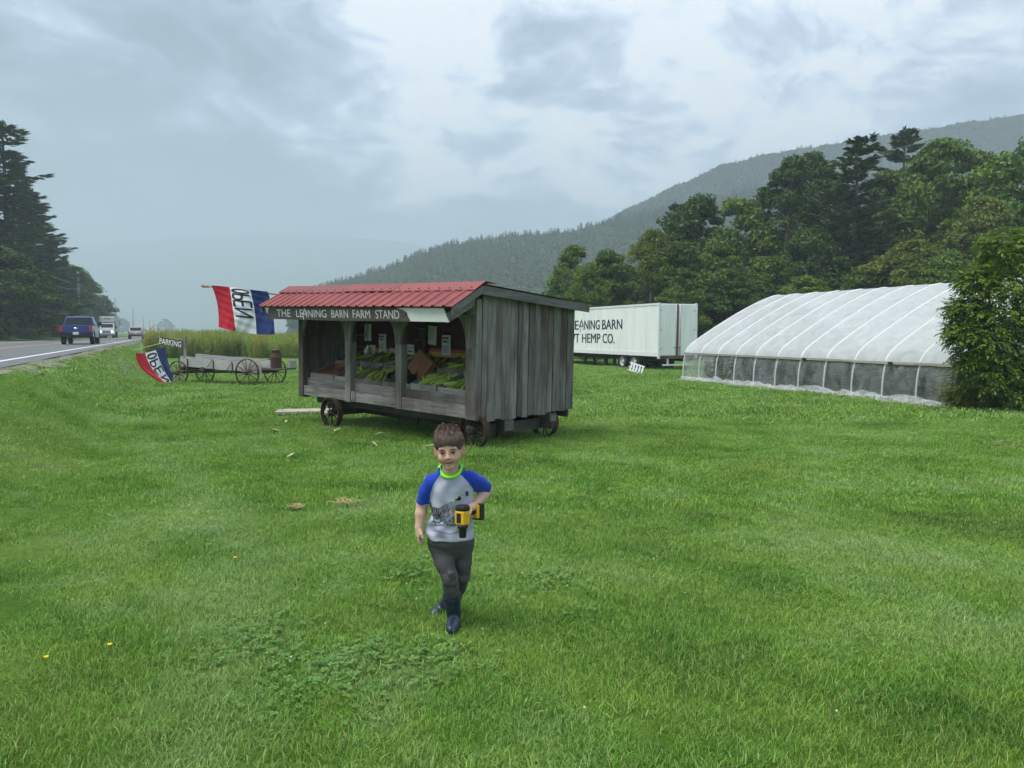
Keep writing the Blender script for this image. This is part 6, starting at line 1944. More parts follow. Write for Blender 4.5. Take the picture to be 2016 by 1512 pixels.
# ------------------------------------------------------------------ implicit modelling: smooth unions sampled on a grid, one continuous surface
class Field:
    def __init__(s, lo, hi, h):
        s.h = h; s.lo = np.array(lo, dtype=np.float32)
        s.n = np.ceil((np.array(hi) - np.array(lo)) / h).astype(int) + 1
        s.a = np.full(tuple(s.n), 0.05, dtype=np.float32)
        s.ax = [s.lo[i] + h * np.arange(s.n[i], dtype=np.float32) for i in range(3)]
    def block(s, lo, hi, pad):
        i0 = np.clip(np.floor((np.array(lo) - pad - s.lo) / s.h).astype(int), 0, s.n - 1)
        i1 = np.clip(np.ceil((np.array(hi) + pad - s.lo) / s.h).astype(int) + 1, 1, s.n)
        sl = tuple(slice(a, b) for a, b in zip(i0, i1))
        X_, Y_, Z_ = np.meshgrid(s.ax[0][sl[0]], s.ax[1][sl[1]], s.ax[2][sl[2]], indexing='ij')
        return sl, X_, Y_, Z_
    def comb(s, sl, d, k, sub):
        a = s.a[sl]
        if sub:
            d = -d; hh = np.clip(0.5 - 0.5 * (d - a) / k, 0, 1) if k > 0 else (a > d) * 1.0
            s.a[sl] = d * (1 - hh) + a * hh + k * hh * (1 - hh)
        else:
            hh = np.clip(0.5 + 0.5 * (a - d) / k, 0, 1)
            s.a[sl] = a * (1 - hh) + d * hh - k * hh * (1 - hh)
    def cone(s, p, r0, q, r1, k=0.01, sub=False):
        p, q = np.array(p, dtype=np.float32), np.array(q, dtype=np.float32); rm = max(r0, r1)
        sl, X_, Y_, Z_ = s.block(np.minimum(p, q) - rm, np.maximum(p, q) + rm, k + 4 * s.h)
        b = q - p; bb = float(b @ b) + 1e-12
        t = np.clip(((X_ - p[0]) * b[0] + (Y_ - p[1]) * b[1] + (Z_ - p[2]) * b[2]) / bb, 0, 1)
        d = np.sqrt((X_ - p[0] - t * b[0]) ** 2 + (Y_ - p[1] - t * b[1]) ** 2 + (Z_ - p[2] - t * b[2]) ** 2) - (r0 + (r1 - r0) * t)
        s.comb(sl, d, k, sub)
    def chain(s, pts, rad, k=0.01):
        for (p, q), (a, b) in zip(zip(pts, pts[1:]), zip(rad, rad[1:])): s.cone(p, a, q, b, k)
    def ell(s, M, c, r, k=0.01, sub=False, rot=None):
        """ellipsoid at c (in frame M) with radii r"""
        M = M @ Matrix.Translation(c)
        if rot is not None: M = M @ rot
        Mi = np.array(M.inverted(), dtype=np.float32); o = np.array(M.translation); rm = max(r)
        sl, X_, Y_, Z_ = s.block(o - rm, o + rm, k + 4 * s.h)
        x = Mi[0,0]*X_ + Mi[0,1]*Y_ + Mi[0,2]*Z_ + Mi[0,3]; y = Mi[1,0]*X_ + Mi[1,1]*Y_ + Mi[1,2]*Z_ + Mi[1,3]; z = Mi[2,0]*X_ + Mi[2,1]*Y_ + Mi[2,2]*Z_ + Mi[2,3]
        k0 = np.sqrt((x/r[0])**2 + (y/r[1])**2 + (z/r[2])**2); k1 = np.sqrt((x/r[0]**2)**2 + (y/r[1]**2)**2 + (z/r[2]**2)**2) + 1e-6
        s.comb(sl, k0 * (k0 - 1) / k1, k, sub)
    def loft(s, rings, k=0.01, wob=None):
        """stack of ellipses (z, cx, cy, a, b) rising in z"""
        R_ = np.array(rings, dtype=np.float32)
        lo = (np.min(R_[:, 1] - R_[:, 3]), np.min(R_[:, 2] - R_[:, 4]), R_[0, 0]); hi = (np.max(R_[:, 1] + R_[:, 3]), np.max(R_[:, 2] + R_[:, 4]), R_[-1, 0])
        sl, X_, Y_, Z_ = s.block(lo, hi, k + 4 * s.h)
        zz = s.ax[2][sl[2]]
        f = [np.interp(zz, R_[:, 0], R_[:, i])[None, None, :] for i in range(1, 5)]
        rr = np.sqrt(((X_ - f[0]) / f[2]) ** 2 + ((Y_ - f[1]) / f[3]) ** 2)
        d = (rr - 1) * np.minimum(f[2], f[3])
        if wob is not None: d = d + wob(X_, Y_, Z_)
        d = np.maximum(d, np.maximum(R_[0, 0] - Z_, Z_ - R_[-1, 0]))
        s.comb(sl, d, k, False)
    def surface(s, name):
        a = s.a; n = s.n
        ins = a < 0
        c = np.zeros((n[0]-1, n[1]-1, n[2]-1), dtype=np.int8)
        for dx in (0, 1):
            for dy in (0, 1):
                for dz in (0, 1): c += ins[dx:n[0]-1+dx, dy:n[1]-1+dy, dz:n[2]-1+dz]
        act = (c > 0) & (c < 8)
        idx = np.full(act.shape, -1, dtype=np.int64)
        cells = np.argwhere(act); idx[act] = np.arange(len(cells))
        acc = np.zeros((len(cells), 3)); cnt = np.zeros(len(cells))
        i, j, k = cells.T
        for ax in range(3):
            for u in (0, 1):
                for v in (0, 1):
                    o0 = [0, 0, 0]; o1 = [0, 0, 0]
                    o = [q for q in range(3) if q != ax]
                    o0[o[0]] = o1[o[0]] = u; o0[o[1]] = o1[o[1]] = v; o1[ax] = 1
                    A = a[i+o0[0], j+o0[1], k+o0[2]]; B = a[i+o1[0], j+o1[1], k+o1[2]]
                    m = (A < 0) != (B < 0)
                    t = np.where(m, A / (A - B + 1e-12), 0)
                    pos = np.stack([np.full(len(A), float(o0[q])) for q in range(3)], 1); pos[:, ax] += t
                    acc[m] += pos[m]; cnt[m] += 1
        V = (cells + acc / cnt[:, None]) * s.h + s.lo
        F = []
        for ax in range(3):
            o = [q for q in range(3) if q != ax]
            sl0 = [slice(1, n[q]-1) for q in range(3)]; sl1 = list(sl0)
            sl0[ax] = slice(0, n[ax]-1); sl1[ax] = slice(1, n[ax])
            e = ins[tuple(sl0)] != ins[tuple(sl1)]
            ed = np.argwhere(e)
            fl = ins[tuple(sl0)][e]
            base = ed.copy(); base[:, o[0]] += 1; base[:, o[1]] += 1
            q = []
            for du, dv in ((-1, -1), (0, -1), (0, 0), (-1, 0)):
                cc = base.copy(); cc[:, o[0]] += du; cc[:, o[1]] += dv
                q.append(idx[cc[:, 0], cc[:, 1], cc[:, 2]])
            q = np.stack(q, 1)
            flip = fl if ax != 1 else ~fl
            q[~flip] = q[~flip][:, ::-1]
            F.append(q)
        F = np.concatenate(F)
        # light smoothing keeps the surface from showing the grid
        for it in range(2):
            acc = np.zeros_like(V); cnt = np.zeros(len(V))
            for x, y in ((0, 1), (1, 2), (2, 3), (3, 0)):
                np.add.at(acc, F[:, x], V[F[:, y]]); np.add.at(acc, F[:, y], V[F[:, x]])
                np.add.at(cnt, F[:, x], 1); np.add.at(cnt, F[:, y], 1)
            V = V * 0.5 + 0.5 * acc / np.maximum(cnt, 1)[:, None]
        return V, F
def color_mesh(name, V, F, colf, mat, parent):
    me = np_mesh(name, V, F, None, True)
    if colf is not None:
        at_ = me.color_attributes.new('col', 'FLOAT_COLOR', 'POINT')
        c = np.ones((len(V), 4), dtype=np.float32); c[:, :3] = colf(V)
        at_.data.foreach_set('color', c.ravel())
    return link(name, me, mat, parent)
def m_vcol(name, rough, spec=0.4, sss=0.0, weave=0.0, bump=0.0, scale=500):
    t = NT(name, rough, spec)
    a_ = t.n('ShaderNodeAttribute', attribute_name='col')
    t.l(a_.outputs['Color'], t.b.inputs['Base Color'])
    if sss:
        t.b.inputs['Subsurface Weight'].default_value = sss
        t.b.inputs['Subsurface Radius'].default_value = (0.008, 0.003, 0.0015)
        t.b.inputs['Subsurface Scale'].default_value = 0.6
    if weave: t.b.inputs['Sheen Weight'].default_value = weave
    if bump: t.bump(t.noise(t.coords('Object'), scale, 3, 0.6), bump, 0.002)
    return t.m
m_vcol('boy_skin', 0.5, 0.35, sss=0.12)
m_vcol('boy_shirt', 0.85, 0.2, weave=0.15, bump=0.25, scale=420)
m_plain('trouser_cloth', (0.095, 0.093, 0.102), 0.9, 0.15, var=0.25, scale=90, bump=0.3)
m_plain('boot_rubber', (0.020, 0.030, 0.062), 0.32, 0.5, var=0.3, scale=18)
m_plain('neon_green', (0.26, 0.92, 0.05), 0.8, 0.2, var=0.05)
m_plain('eye_white', (0.50, 0.47, 0.45), 0.3, 0.5, var=0.03)
m_plain('iris', (0.030, 0.020, 0.014), 0.2, 0.6, var=0.1)
m_plain('brow', (0.070, 0.045, 0.035), 0.9, 0.1, var=0.1)
m_plain('drill_yellow', (0.72, 0.42, 0.012), 0.45, 0.45, var=0.06, scale=20)
m_plain('drill_black', (0.013, 0.013, 0.014), 0.5, 0.5, var=0.2, scale=30)
m_plain('teeth', (0.50, 0.44, 0.40), 0.4, 0.5, var=0.03)
def m_hair():
    t = NT('boy_hair', 0.55, 0.35)
    a_ = t.n('ShaderNodeAttribute', attribute_name='tint')
    f = t.noise(t.coords('Object'), 60, 3, 0.6)
    c = t.mix(a_.outputs['Fac'], (0.085, 0.055, 0.043), (0.260, 0.185, 0.150))
    c = t.mix(t.math('MULTIPLY', f, 0.35), c, (0.130, 0.088, 0.070))
    t.color(c)
m_hair()

def build_boy():
    RX, RY = -0.345, 4.15
    root = empty('person', (RX, RY, gz(RX, RY)), 0, label='boy in blue sleeved shirt and rubber boots walking forward with a yellow drill', cat='person')
    off = Vector((RX, RY, gz(RX, RY)))
    def P(u, v, Y): return at(u, v, Y) - off
    def uv_of(V):
        """photo column and row of points on the boy (used only to lay out the shirt print)"""
        W = V + np.array(off); 
        x, y, z = W[:, 0], W[:, 1], W[:, 2] - CAM_H
        cp, sp = math.cos(PITCH), math.sin(PITCH)
        dep = y * cp - z * sp; up = y * sp + z * cp
        return 1008 + 1480 * x / dep, 756 - 1480 * up / dep
    I4 = Matrix.Identity(4)
    # ---- head frame: origin between the eyes inside the head
    hc = P(884, 885.5, 3.985); hc.y += 0.0
    HM = Matrix.Translation(hc + Vector((0, 0.008, 0))) @ Matrix.Rotation(R(-4), 4, 'Y') @ Matrix.Rotation(R(4), 4, 'X') @ Matrix.Rotation(R(-1), 4, 'Z') @ Matrix.Diagonal((0.985, 0.99, 1.02, 1))
    def hp(x, y, z): return tuple(HM @ Vector((x, y, z)))
    f = Field((-0.20, -0.30, 0.02), (0.29, 0.36, 1.22), 0.0032)
    # torso and legs under the clothes
    f.loft([(0.50, 0.03, -0.02, 0.09, 0.065), (0.62, 0.025, -0.04, 0.085, 0.062), (0.74, 0.025, -0.06, 0.085, 0.060), (0.82, 0.02, -0.080, 0.080, 0.052), (0.85, 0.02, -0.085, 0.055, 0.042)], 0.02)
    legF = [P(868, 1066, 4.15), P(885, 1142, 4.085), P(893, 1208, 4.185)]
    legB = [P(911, 1066, 4.18), P(909, 1134, 4.20), P(876, 1192, 4.43)]
    for lg in (legF, legB): f.chain([tuple(q) for q in lg], [0.045, 0.028, 0.020], 0.015)
    f.cone(tuple(legF[2]), 0.020, tuple(P(890, 1232, 4.10)), 0.014, 0.01); f.cone(tuple(legB[2]), 0.020, tuple(P(862, 1203, 4.40)), 0.014, 0.01)
    # neck
    nb = P(887, 940, 4.055)
    f.cone(hp(0, 0.022, -0.05), 0.042, tuple(nb), 0.046, 0.02)
    f.cone(tuple(P(868, 950, 4.075)), 0.022, tuple(P(906, 949, 4.08)), 0.022, 0.02)
    # head
    f.ell(HM, (0, 0.014, 0.036), (0.074, 0.090, 0.072), 0.012)
    f.ell(HM, (0, -0.016, -0.022), (0.0610, 0.064, 0.062), 0.020)
    f.cone(hp(-0.040, 0.0, -0.042), 0.017, hp(-0.008, -0.056, -0.078), 0.014, 0.02); f.cone(hp(0.040, 0.0, -0.042), 0.017, hp(0.008, -0.056, -0.078), 0.014, 0.02)
    f.ell(HM, (0, -0.061, -0.079), (0.016, 0.012, 0.012), 0.014)
    for s in (1, -1):
        f.ell(HM, (s * 0.034, -0.058, -0.033), (0.021, 0.020, 0.020), 0.02)
        f.ell(HM, (s * 0.029, -0.090, -0.001), (0.018, 0.014, 0.011), 0.010, sub=True)
        E_ = Matrix.Rotation(R(-s * 32), 4, 'Z') @ Matrix.Rotation(R(-8), 4, 'X')
        f.ell(HM, (s * 0.0755, 0.008, -0.014), (0.0075, 0.018, 0.027), 0.008, rot=E_)
        f.ell(HM, (s * 0.0815, 0.000, -0.011), (0.0055, 0.010, 0.016), 0.004, sub=True, rot=E_)
        f.ell(HM, (s * 0.0090, -0.086, -0.0285), (0.0075, 0.008, 0.0065), 0.006)
    f.cone(hp(-0.034, -0.066, 0.018), 0.013, hp(0.034, -0.066, 0.018), 0.013, 0.016)
    f.cone(hp(0, -0.074, 0.010), 0.007, hp(0, -0.092, -0.024), 0.0095, 0.010)
    # mouth: lips and slit
    f.cone(hp(-0.024, -0.066, -0.0485), 0.003, hp(0, -0.0775, -0.0505), 0.0050, 0.008); f.cone(hp(0.024, -0.066, -0.0485), 0.003, hp(0, -0.0775, -0.0505), 0.0050, 0.008)
    f.cone(hp(-0.019, -0.066, -0.0590), 0.003, hp(0, -0.0745, -0.0635), 0.0062, 0.008); f.cone(hp(0.019, -0.066, -0.0590), 0.003, hp(0, -0.0745, -0.0635), 0.0062, 0.008)
    f.ell(HM, (0, -0.082, -0.0560), (0.022, 0.0105, 0.0030), 0.003, sub=True)
    # arms
    aL = [P(850, 950, 4.07), P(831, 996, 4.11), P(825, 1038, 4.08)]
    f.chain([tuple(q) for q in (aL[0], aL[0].lerp(aL[1], 0.5), aL[1], aL[1].lerp(aL[2], 0.35), aL[2])], [0.034, 0.033, 0.031, 0.031, 0.0215], 0.014)
    aR = [P(930, 947, 4.08), P(958, 966, 4.19), P(934, 997, 4.055)]
    f.chain([tuple(q) for q in (aR[0], aR[0].lerp(aR[1], 0.5), aR[1], aR[1].lerp(aR[2], 0.35), aR[2])], [0.034, 0.033, 0.032, 0.032, 0.0225], 0.014)
    # hand hanging at his right side: palm towards the leg, fingers relaxed
    def hand_chain(pts, rad): f.chain([tuple(q) for q in pts], rad, 0.004)
    w = aL[2]
    f.cone(tuple(w), 0.021, tuple(w + Vector((0.002, -0.004, -0.030))), 0.021, 0.010)
    for q, dy in enumerate((-0.021, -0.0075, 0.006, 0.018)):
        k0 = w + Vector((0.000, dy * 0.9 - 0.004, -0.050 + 0.003 * abs(q - 1)))
        f.cone(tuple(w + Vector((0.001, dy * 0.5 - 0.003, -0.015))), 0.0125, tuple(k0), 0.0098, 0.006)
        L = (0.036, 0.040, 0.037, 0.029)[q]
        d1 = Vector((0.004, 0.0 + 0.06 * dy, -1)).normalized(); 
        k1 = k0 + d1 * L * 0.50; k2 = k1 + Vector((0.32, -0.02, -0.92)).normalized() * L * 0.36; k3 = k2 + Vector((0.62, -0.02, -0.72)).normalized() * L * 0.30
        hand_chain([k0, k1, k2, k3], [0.0086, 0.0080, 0.0073, 0.0062])
    t0 = w + Vector((0.006, -0.017, -0.012)); t1 = t0 + Vector((0.010, -0.014, -0.018)); t2 = t1 + Vector((0.007, -0.004, -0.018)); t3 = t2 + Vector((0.005, 0.002, -0.013))
    hand_chain([t0, t1, t2, t3], [0.0115, 0.0095, 0.0080, 0.0065])
    # ---- drill placed in his left hand
    dc = P(911, 1014, 3.955)                       # centre of the motor housing
    hdir = Vector((0.62, 0.78, 0.04)).normalized()  # handle runs right and back
    dn = Vector((0.0, -0.12, -1.0)).normalized()    # chuck points at the ground
    sv = dn.cross(hdir).normalized()
    hdir = sv.cross(dn).normalized()
    DM = Matrix.Translation(dc) @ Matrix((( hdir.x, sv.x, -dn.x, 0), (hdir.y, sv.y, -dn.y, 0), (hdir.z, sv.z, -dn.z, 0), (0, 0, 0, 1))) @ Matrix.Scale(0.84, 4)
    # local: x along handle, y across, z from chuck (-) to motor end (+)
    def dp(x, y, z): return DM @ Vector((x, y, z))
    # hand round the handle
    wr = aR[2]
    pc = dp(0.072, 0.0, 0.014)
    palm = dp(0.074, 0.002, 0.040)
    f.cone(tuple(wr), 0.0225, tuple(palm + (wr - palm) * 0.35), 0.022, 0.010)
    f.cone(tuple(dp(0.052, -0.006, 0.034)), 0.015, tuple(dp(0.092, 0.0, 0.036)), 0.015, 0.012)
    f.cone(tuple(wr), 0.021, tuple(dp(0.070, -0.004, 0.038)), 0.018, 0.012)
    for q in range(4):
        x = 0.050 + q * 0.0155
        pts = [dp(x, -0.012, 0.036), dp(x - 0.002, -0.029, 0.018), dp(x - 0.004, -0.030, -0.004), dp(x - 0.006, -0.012, -0.017), dp(x - 0.006, 0.004, -0.016)]
        if q == 0: pts = [dp(x, -0.012, 0.036), dp(x - 0.008, -0.030, 0.022), dp(x - 0.020, -0.036, 0.006), dp(x - 0.030, -0.036, -0.008)]
        hand_chain(pts, [0.0098, 0.0090, 0.0084, 0.0076, 0.0064][:len(pts)])
    hand_chain([dp(0.060, 0.006, 0.040), dp(0.044, 0.026, 0.034), dp(0.030, 0.037, 0.020), dp(0.024, 0.038, 0.004)], [0.0125, 0.0105, 0.0090, 0.0072])
    V, F = f.surface('body')
    HI = np.array(HM.inverted())
    def skin_col(V):
        h = V @ HI[:3, :3].T + HI[:3, 3]
        x, y, z = h.T
        c = np.tile(np.array([0.62, 0.395, 0.300]), (len(V), 1))
        n = np.array([mnoise.noise(Vector(q) * 40) for q in V[::1]]) if len(V) < 90000 else np.zeros(len(V))
        c *= (1 + 0.06 * n)[:, None]
        def mixin(m, col): 
            m = np.clip(m, 0, 1)[:, None]; c[:] = c * (1 - m) + np.array(col) * m
        g = lambda cx, cy, cz, r: np.exp(-(((np.abs(x) if cx > 0 else x) - cx) ** 2 + (y - cy) ** 2 + (z - cz) ** 2) / r ** 2)
        mixin(0.55 * g(0.040, -0.062, -0.030, 0.022), (0.58, 0.235, 0.175))
        mixin(0.45 * g(0, -0.100, -0.030, 0.014), (0.56, 0.25, 0.19))
        mixin(np.where((np.abs(x) > 0.0725) & (np.abs(z) < 0.05) & (y > -0.03), 0.75, 0), (0.56, 0.205, 0.150))
        zc = z - 3.0 * x ** 2 * 2.0
        lip = np.exp(-((x / 0.026) ** 4)) * np.where(y < -0.066, 1, 0)
        mixin(0.8 * lip * np.exp(-(((zc + 0.0500) / 0.0042) ** 2)), (0.42, 0.155, 0.130))
        mixin(0.8 * lip * np.exp(-(((zc + 0.0640) / 0.0055) ** 2)), (0.50, 0.195, 0.165))
        mixin(0.95 * np.exp(-((x / 0.025) ** 6)) * np.exp(-(((zc + 0.0565) / 0.0036) ** 2)) * np.where(y < -0.062, 1, 0), (0.10, 0.025, 0.022))
        mixin(0.40 * g(0.029, -0.078, 0.0, 0.014), (0.36, 0.180, 0.130))
        mixin(np.where((z > 0.046) | ((y > 0.03) & (z > -0.02)), 0.8, 0), (0.10, 0.07, 0.055))
        return c
    color_mesh('body', V, F, skin_col, MT['boy_skin'], root)
    # ---- eyes, lashes, brows, teeth
    for s in (1, -1):
        e = MB().lathe([(0.0, -0.006), (0.0040, -0.0046), (0.0058, 0.0), (0.0040, 0.0046), (0.0, 0.006)], 14, HM @ Matrix.Translation((s * 0.029, -0.0762, -0.0015)) @ Matrix.Diagonal((2.15, 1.2, 1.0, 1))).build('eye', MT['eye_white'], root)
        MB().lathe([(0.0, 0.0), (0.0058, 0.0), (0.0050, 0.0018), (0.0, 0.0026)], 12, HM @ Matrix.Translation((s * 0.029 + 0.0004, -0.0818, -0.0014)) @ Matrix.Rotation(R(90), 4, 'X')).build('iris', MT['iris'], e)
        MB().tube([hp(s * (0.029 - 0.0135), -0.0805, 0.0005), hp(s * 0.029, -0.0852, 0.0046), hp(s * (0.029 + 0.0145), -0.0785, 0.0012)], [0.0014, 0.0026, 0.0015], 6).build('lash', MT['brow'], root)
        MB().tube([hp(s * 0.014, -0.0865, 0.0150), hp(s * 0.028, -0.0850, 0.0190), hp(s * 0.044, -0.0755, 0.0165)], [0.0016, 0.0027, 0.0012], 6).build('eyebrow', MT['brow'], root)
    MB().box((-0.010, -0.0735, -0.0568), (0.010, -0.0715, -0.0548), HM).build('teeth', MT['teeth'], root)
    # ---- hair: cap plus strands
    f = Field(tuple(np.array(hc) - np.array((0.14, 0.14, 0.10))), tuple(np.array(hc) + np.array((0.14, 0.16, 0.20))), 0.0035)
    f.ell(HM, (0, 0.018, 0.042), (0.0810, 0.0965, 0.0780), 0.01)
    f.ell(HM, (0, -0.018, 0.058), (0.070, 0.070, 0.058), 0.02)
    f.ell(HM, (0.004, -0.020, 0.104), (0.040, 0.045, 0.026), 0.025)
    f.ell(HM, (0, -0.110, -0.030), (0.0680, 0.100, 0.076), 0.005, sub=True)
    f.ell(HM, (0, -0.05, -0.090), (0.2, 0.10, 0.072), 0.008, sub=True)
    f.ell(HM, (0, 0.06, -0.130), (0.2, 0.2, 0.085), 0.01, sub=True)
    for s in (1, -1): f.ell(HM, (s * 0.092, 0.002, -0.020), (0.026, 0.026, 0.038), 0.005, sub=True)
    V, F = f.surface('hair')
    h = V @ HI[:3, :3].T + HI[:3, 3]
    for i in range(len(V)):
        q = Vector(h[i]); n = mnoise.noise(Vector((q.x * 42, q.y * 30, q.z * 16))) + 0.5 * mnoise.noise(Vector((q.x * 110, q.y * 80, q.z * 40)))
        d = (Vector(h[i]) - Vector((0, 0.015, 0.04))).normalized()
        V[i] += np.array(d) * 0.0035 * n * (1.0 + 0.8 * max(0, q.z - 0.09) * 10)
    me = np_mesh('hair', V, F, np.clip(0.35 + 0.4 * np.array([mnoise.noise(Vector(q) * 50) for q in V]), 0, 1), True)
    hair = link('hair', me, MT['boy_hair'], root)
    rs = np.random.RandomState(77)
    sel = rs.randint(0, len(V), 15000)
    C, D, Nn, LN, WD, T = [], [], [], [], [], []
    crown = np.array([0.012, 0.035, 0.13])
    for i in sel:
        q = HI[:3, :3] @ V[i] + HI[:3, 3]
        nrm = q - np.array([0, 0.015, 0.045]); nrm /= np.linalg.norm(nrm)
        flow = q - crown; flow -= nrm * flow.dot(nrm); flow /= (np.linalg.norm(flow) + 1e-6)
        stand = 0.14 + 0.80 * max(0.0, nrm[2] - 0.62) * (1.6 if q[1] < 0.03 else 0.7)
        d = flow * 1.0 + nrm * stand + 0.13 * rs.normal(size=3)
        if nrm[2] > 0.7 and q[1] < 0.02: d += np.array([-0.25, -0.15, 0.9])
        d /= np.linalg.norm(d)
        ln = rs.uniform(0.009, 0.017)
        if nrm[2] > 0.75: ln *= 1.35
        if q[1] < -0.045 and q[2] < 0.062: ln *= 0.62
        if abs(q[0]) > 0.06 and q[2] < 0.03: ln *= 0.6
        C.append(q + d * ln * 0.42); D.append(d); nn = np.cross(d, rs.normal(size=3)); Nn.append(nn / np.linalg.norm(nn)); LN.append(ln); WD.append(rs.uniform(0.0008, 0.0017)); T.append(np.clip(rs.normal(0.5, 0.25), 0, 1))
    C, D, Nn, LN, WD = map(np.array, (C, D, Nn, LN, WD))
    V2, F2 = leaf_quads(C, D, Nn, LN, WD)
    HMn = np.array(HM); V2 = V2 @ HMn[:3, :3].T + HMn[:3, 3]
    # locks: thicker tapered tufts that break the outline
    lk = MB(); rl = random.Random(5)
    for t_ in range(420):
        i = rl.randrange(len(V)); q = Vector(HI[:3, :3] @ V[i] + HI[:3, 3])
        nrm = (q - Vector((0, 0.015, 0.045))).normalized()
        if nrm.z < 0.58 or q.y > 0.06: continue
        flow = q - Vector(crown); flow -= nrm * flow.dot(nrm); flow = flow.normalized() if flow.length > 1e-4 else Vector((0, -1, 0))
        top = max(0.0, nrm.z - 0.5)
        d = (flow * 0.8 + nrm * (0.25 + 1.3 * top) + Vector((rl.gauss(0, .3), rl.gauss(0, .3), rl.gauss(0, .15)))).normalized()
        ln = rl.uniform(0.013, 0.024) * (1 + 0.9 * top)
        p1 = q + d * ln * 0.55; p2 = p1 + (d + flow * 0.5 - Vector((0, 0, 0.2))).normalized() * ln * 0.5
        lk.tube([HM @ (q - nrm * 0.004), HM @ p1, HM @ p2], [0.0032, 0.0024, 0.0004], 5)
    lme = lk.mesh('locks')
    tt = lme.attributes.new('tint', 'FLOAT', 'POINT'); tt.data.foreach_set('value', np.repeat(np.random.RandomState(2).uniform(0.15, 0.8, len(lme.vertices) // 15 + 1), 15)[:len(lme.vertices)].astype(np.float32))
    put(link('locks', lme, MT['boy_hair'], hair), kind='stuff')
    put(link('strands', np_mesh('strands', V2, F2, np.repeat(np.array(T), 4)), MT['boy_hair'], hair), kind='stuff')
    # ---- shirt
    f = Field((-0.21, -0.26, 0.44), (0.30, 0.24, 0.97), 0.0035)
    def wob(X_, Y_, Z_):
        return 0.0050 * np.sin(X_ * 30 + Z_ * 62 + 1.6 * np.sin(X_ * 17 + 1)) * np.clip((0.84 - Z_) * 4, 0, 1) + 0.0035 * np.sin(X_ * 66 - Z_ * 34 + 2 + 1.5 * np.sin(Z_ * 25)) + 0.0025 * np.sin(X_ * 24 - Z_ * 110) * np.clip((0.62 - Z_) * 8, 0, 1)
    def ring(v, u0, u1, Y, b): 
        a_, c_ = P(u0, v, Y), P(u1, v, Y)
        return ((a_.z), (a_.x + c_.x) / 2, Y - RY, (c_.x - a_.x) / 2, b)
    rings = [ring(1058, 841, 932, 4.115, 0.098), ring(1046, 838, 933, 4.115, 0.100), ring(1030, 840, 931, 4.11, 0.095), ring(1005, 844, 931, 4.10, 0.090), ring(980, 847, 931, 4.085, 0.086), ring(962, 847, 930, 4.075, 0.080), ring(948, 851, 925, 4.07, 0.074), ring(938, 856, 919, 4.065, 0.070), ring(928, 860, 914, 4.06, 0.066), ring(919, 862, 911, 4.06, 0.060)]
    f.loft(rings, 0.012, wob)
    f.chain([tuple(q) for q in (P(866, 940, 4.075), P(851, 950, 4.075), P(840, 968, 4.09), P(834, 986, 4.10))], [0.034, 0.043, 0.042, 0.0395], 0.020)
    f.chain([tuple(q) for q in (P(908, 937, 4.08), P(927, 944, 4.085), P(942, 952, 4.13), P(953, 959, 4.165))], [0.034, 0.044, 0.044, 0.043], 0.020)
    # open the neck
    nc = P(886.5, 917, 4.02)
    f.ell(Matrix.Translation(nc) @ Matrix.Rotation(R(28), 4, 'X'), (0, -0.012, 0.002), (0.064, 0.084, 0.060), 0.004, sub=True)
    # cut the sleeve ends square
    for a_, b_ in ((P(838, 968, 4.09), P(833.0, 990, 4.10)), (P(944, 951, 4.13), P(955.5, 960.5, 4.175))):
        d = (b_ - a_).normalized(); c_ = b_ + d * 0.050
        M = Matrix.Translation(c_) @ d.to_track_quat('Z', 'Y').to_matrix().to_4x4()
        f.ell(M, (0, 0, 0), (0.085, 0.085, 0.050), 0.003, sub=True)
    V, F = f.surface('shirt')
    def in_poly(u, v, poly):
        r = np.zeros(len(u), dtype=bool); n = len(poly)
        for i in range(n):
            (x1, y1), (x2, y2) = poly[i], poly[(i + 1) % n]
            m = ((y1 > v) != (y2 > v)) & (u < (x2 - x1) * (v - y1) / (y2 - y1 + 1e-9) + x1)
            r ^= m
        return r
    def shirt_col(V):
        u, v = uv_of(V); front = V[:, 1] < -0.055
        c = np.tile(np.array([0.44, 0.45, 0.58]), (len(V), 1))
        blue = np.array([0.010, 0.052, 0.42])
        sl = (u < np.interp(v, [928, 934, 955, 975, 992, 1000], [876, 867, 853, 847, 846, 800])) | (u > np.interp(v, [928, 934, 950, 962, 972, 978], [898, 907, 922, 931, 933, 990]))
        back = (V[:, 1] > -0.03) & (v > 985)
        c[sl] = blue
        # soft seam line beside the sleeves
        fur = [(847, 985), (851, 998), (863, 1000), (880, 992), (893, 986), (904, 974), (915, 967), (922, 968), (919, 982), (911, 991), (902, 999), (893, 1012), (894, 1028), (872, 1033), (852, 1029), (845, 1010)]
        m = in_poly(u, v, fur) & front & ~sl
        st = np.array([mnoise.noise(Vector((a * 0.55 + b * 0.16, b * 0.10, 0.0))) for a, b in zip(u, v)])
        sp = np.array([mnoise.noise(Vector((a * 0.22, b * 0.22, 5.0))) for a, b in zip(u, v)])
        shade = np.clip(0.16 + 0.35 * st + 0.0075 * (u - 868), 0.02, 0.42)
        c[m] = np.stack([shade * 0.92, shade * 0.97, shade * 1.15], 1)[m]
        ell_ = lambda cu, cv, a_, b_: ((u - cu) / a_) ** 2 + ((v - cv) / b_) ** 2 < 1
        light = front & ~sl & ell_(905, 1004, 8, 12); c[light] = (0.40, 0.40, 0.52)
        nose = front & ell_(919.5, 972, 3.2, 5.5); c[nose] = (0.03, 0.04, 0.06)
        eye = front & ell_(902, 981.5, 6.2, 4.6); c[eye] = (0.010, 0.012, 0.020)
        gl = front & ell_(899.5, 980, 1.9, 1.7); c[gl] = (0.75, 0.78, 0.80)
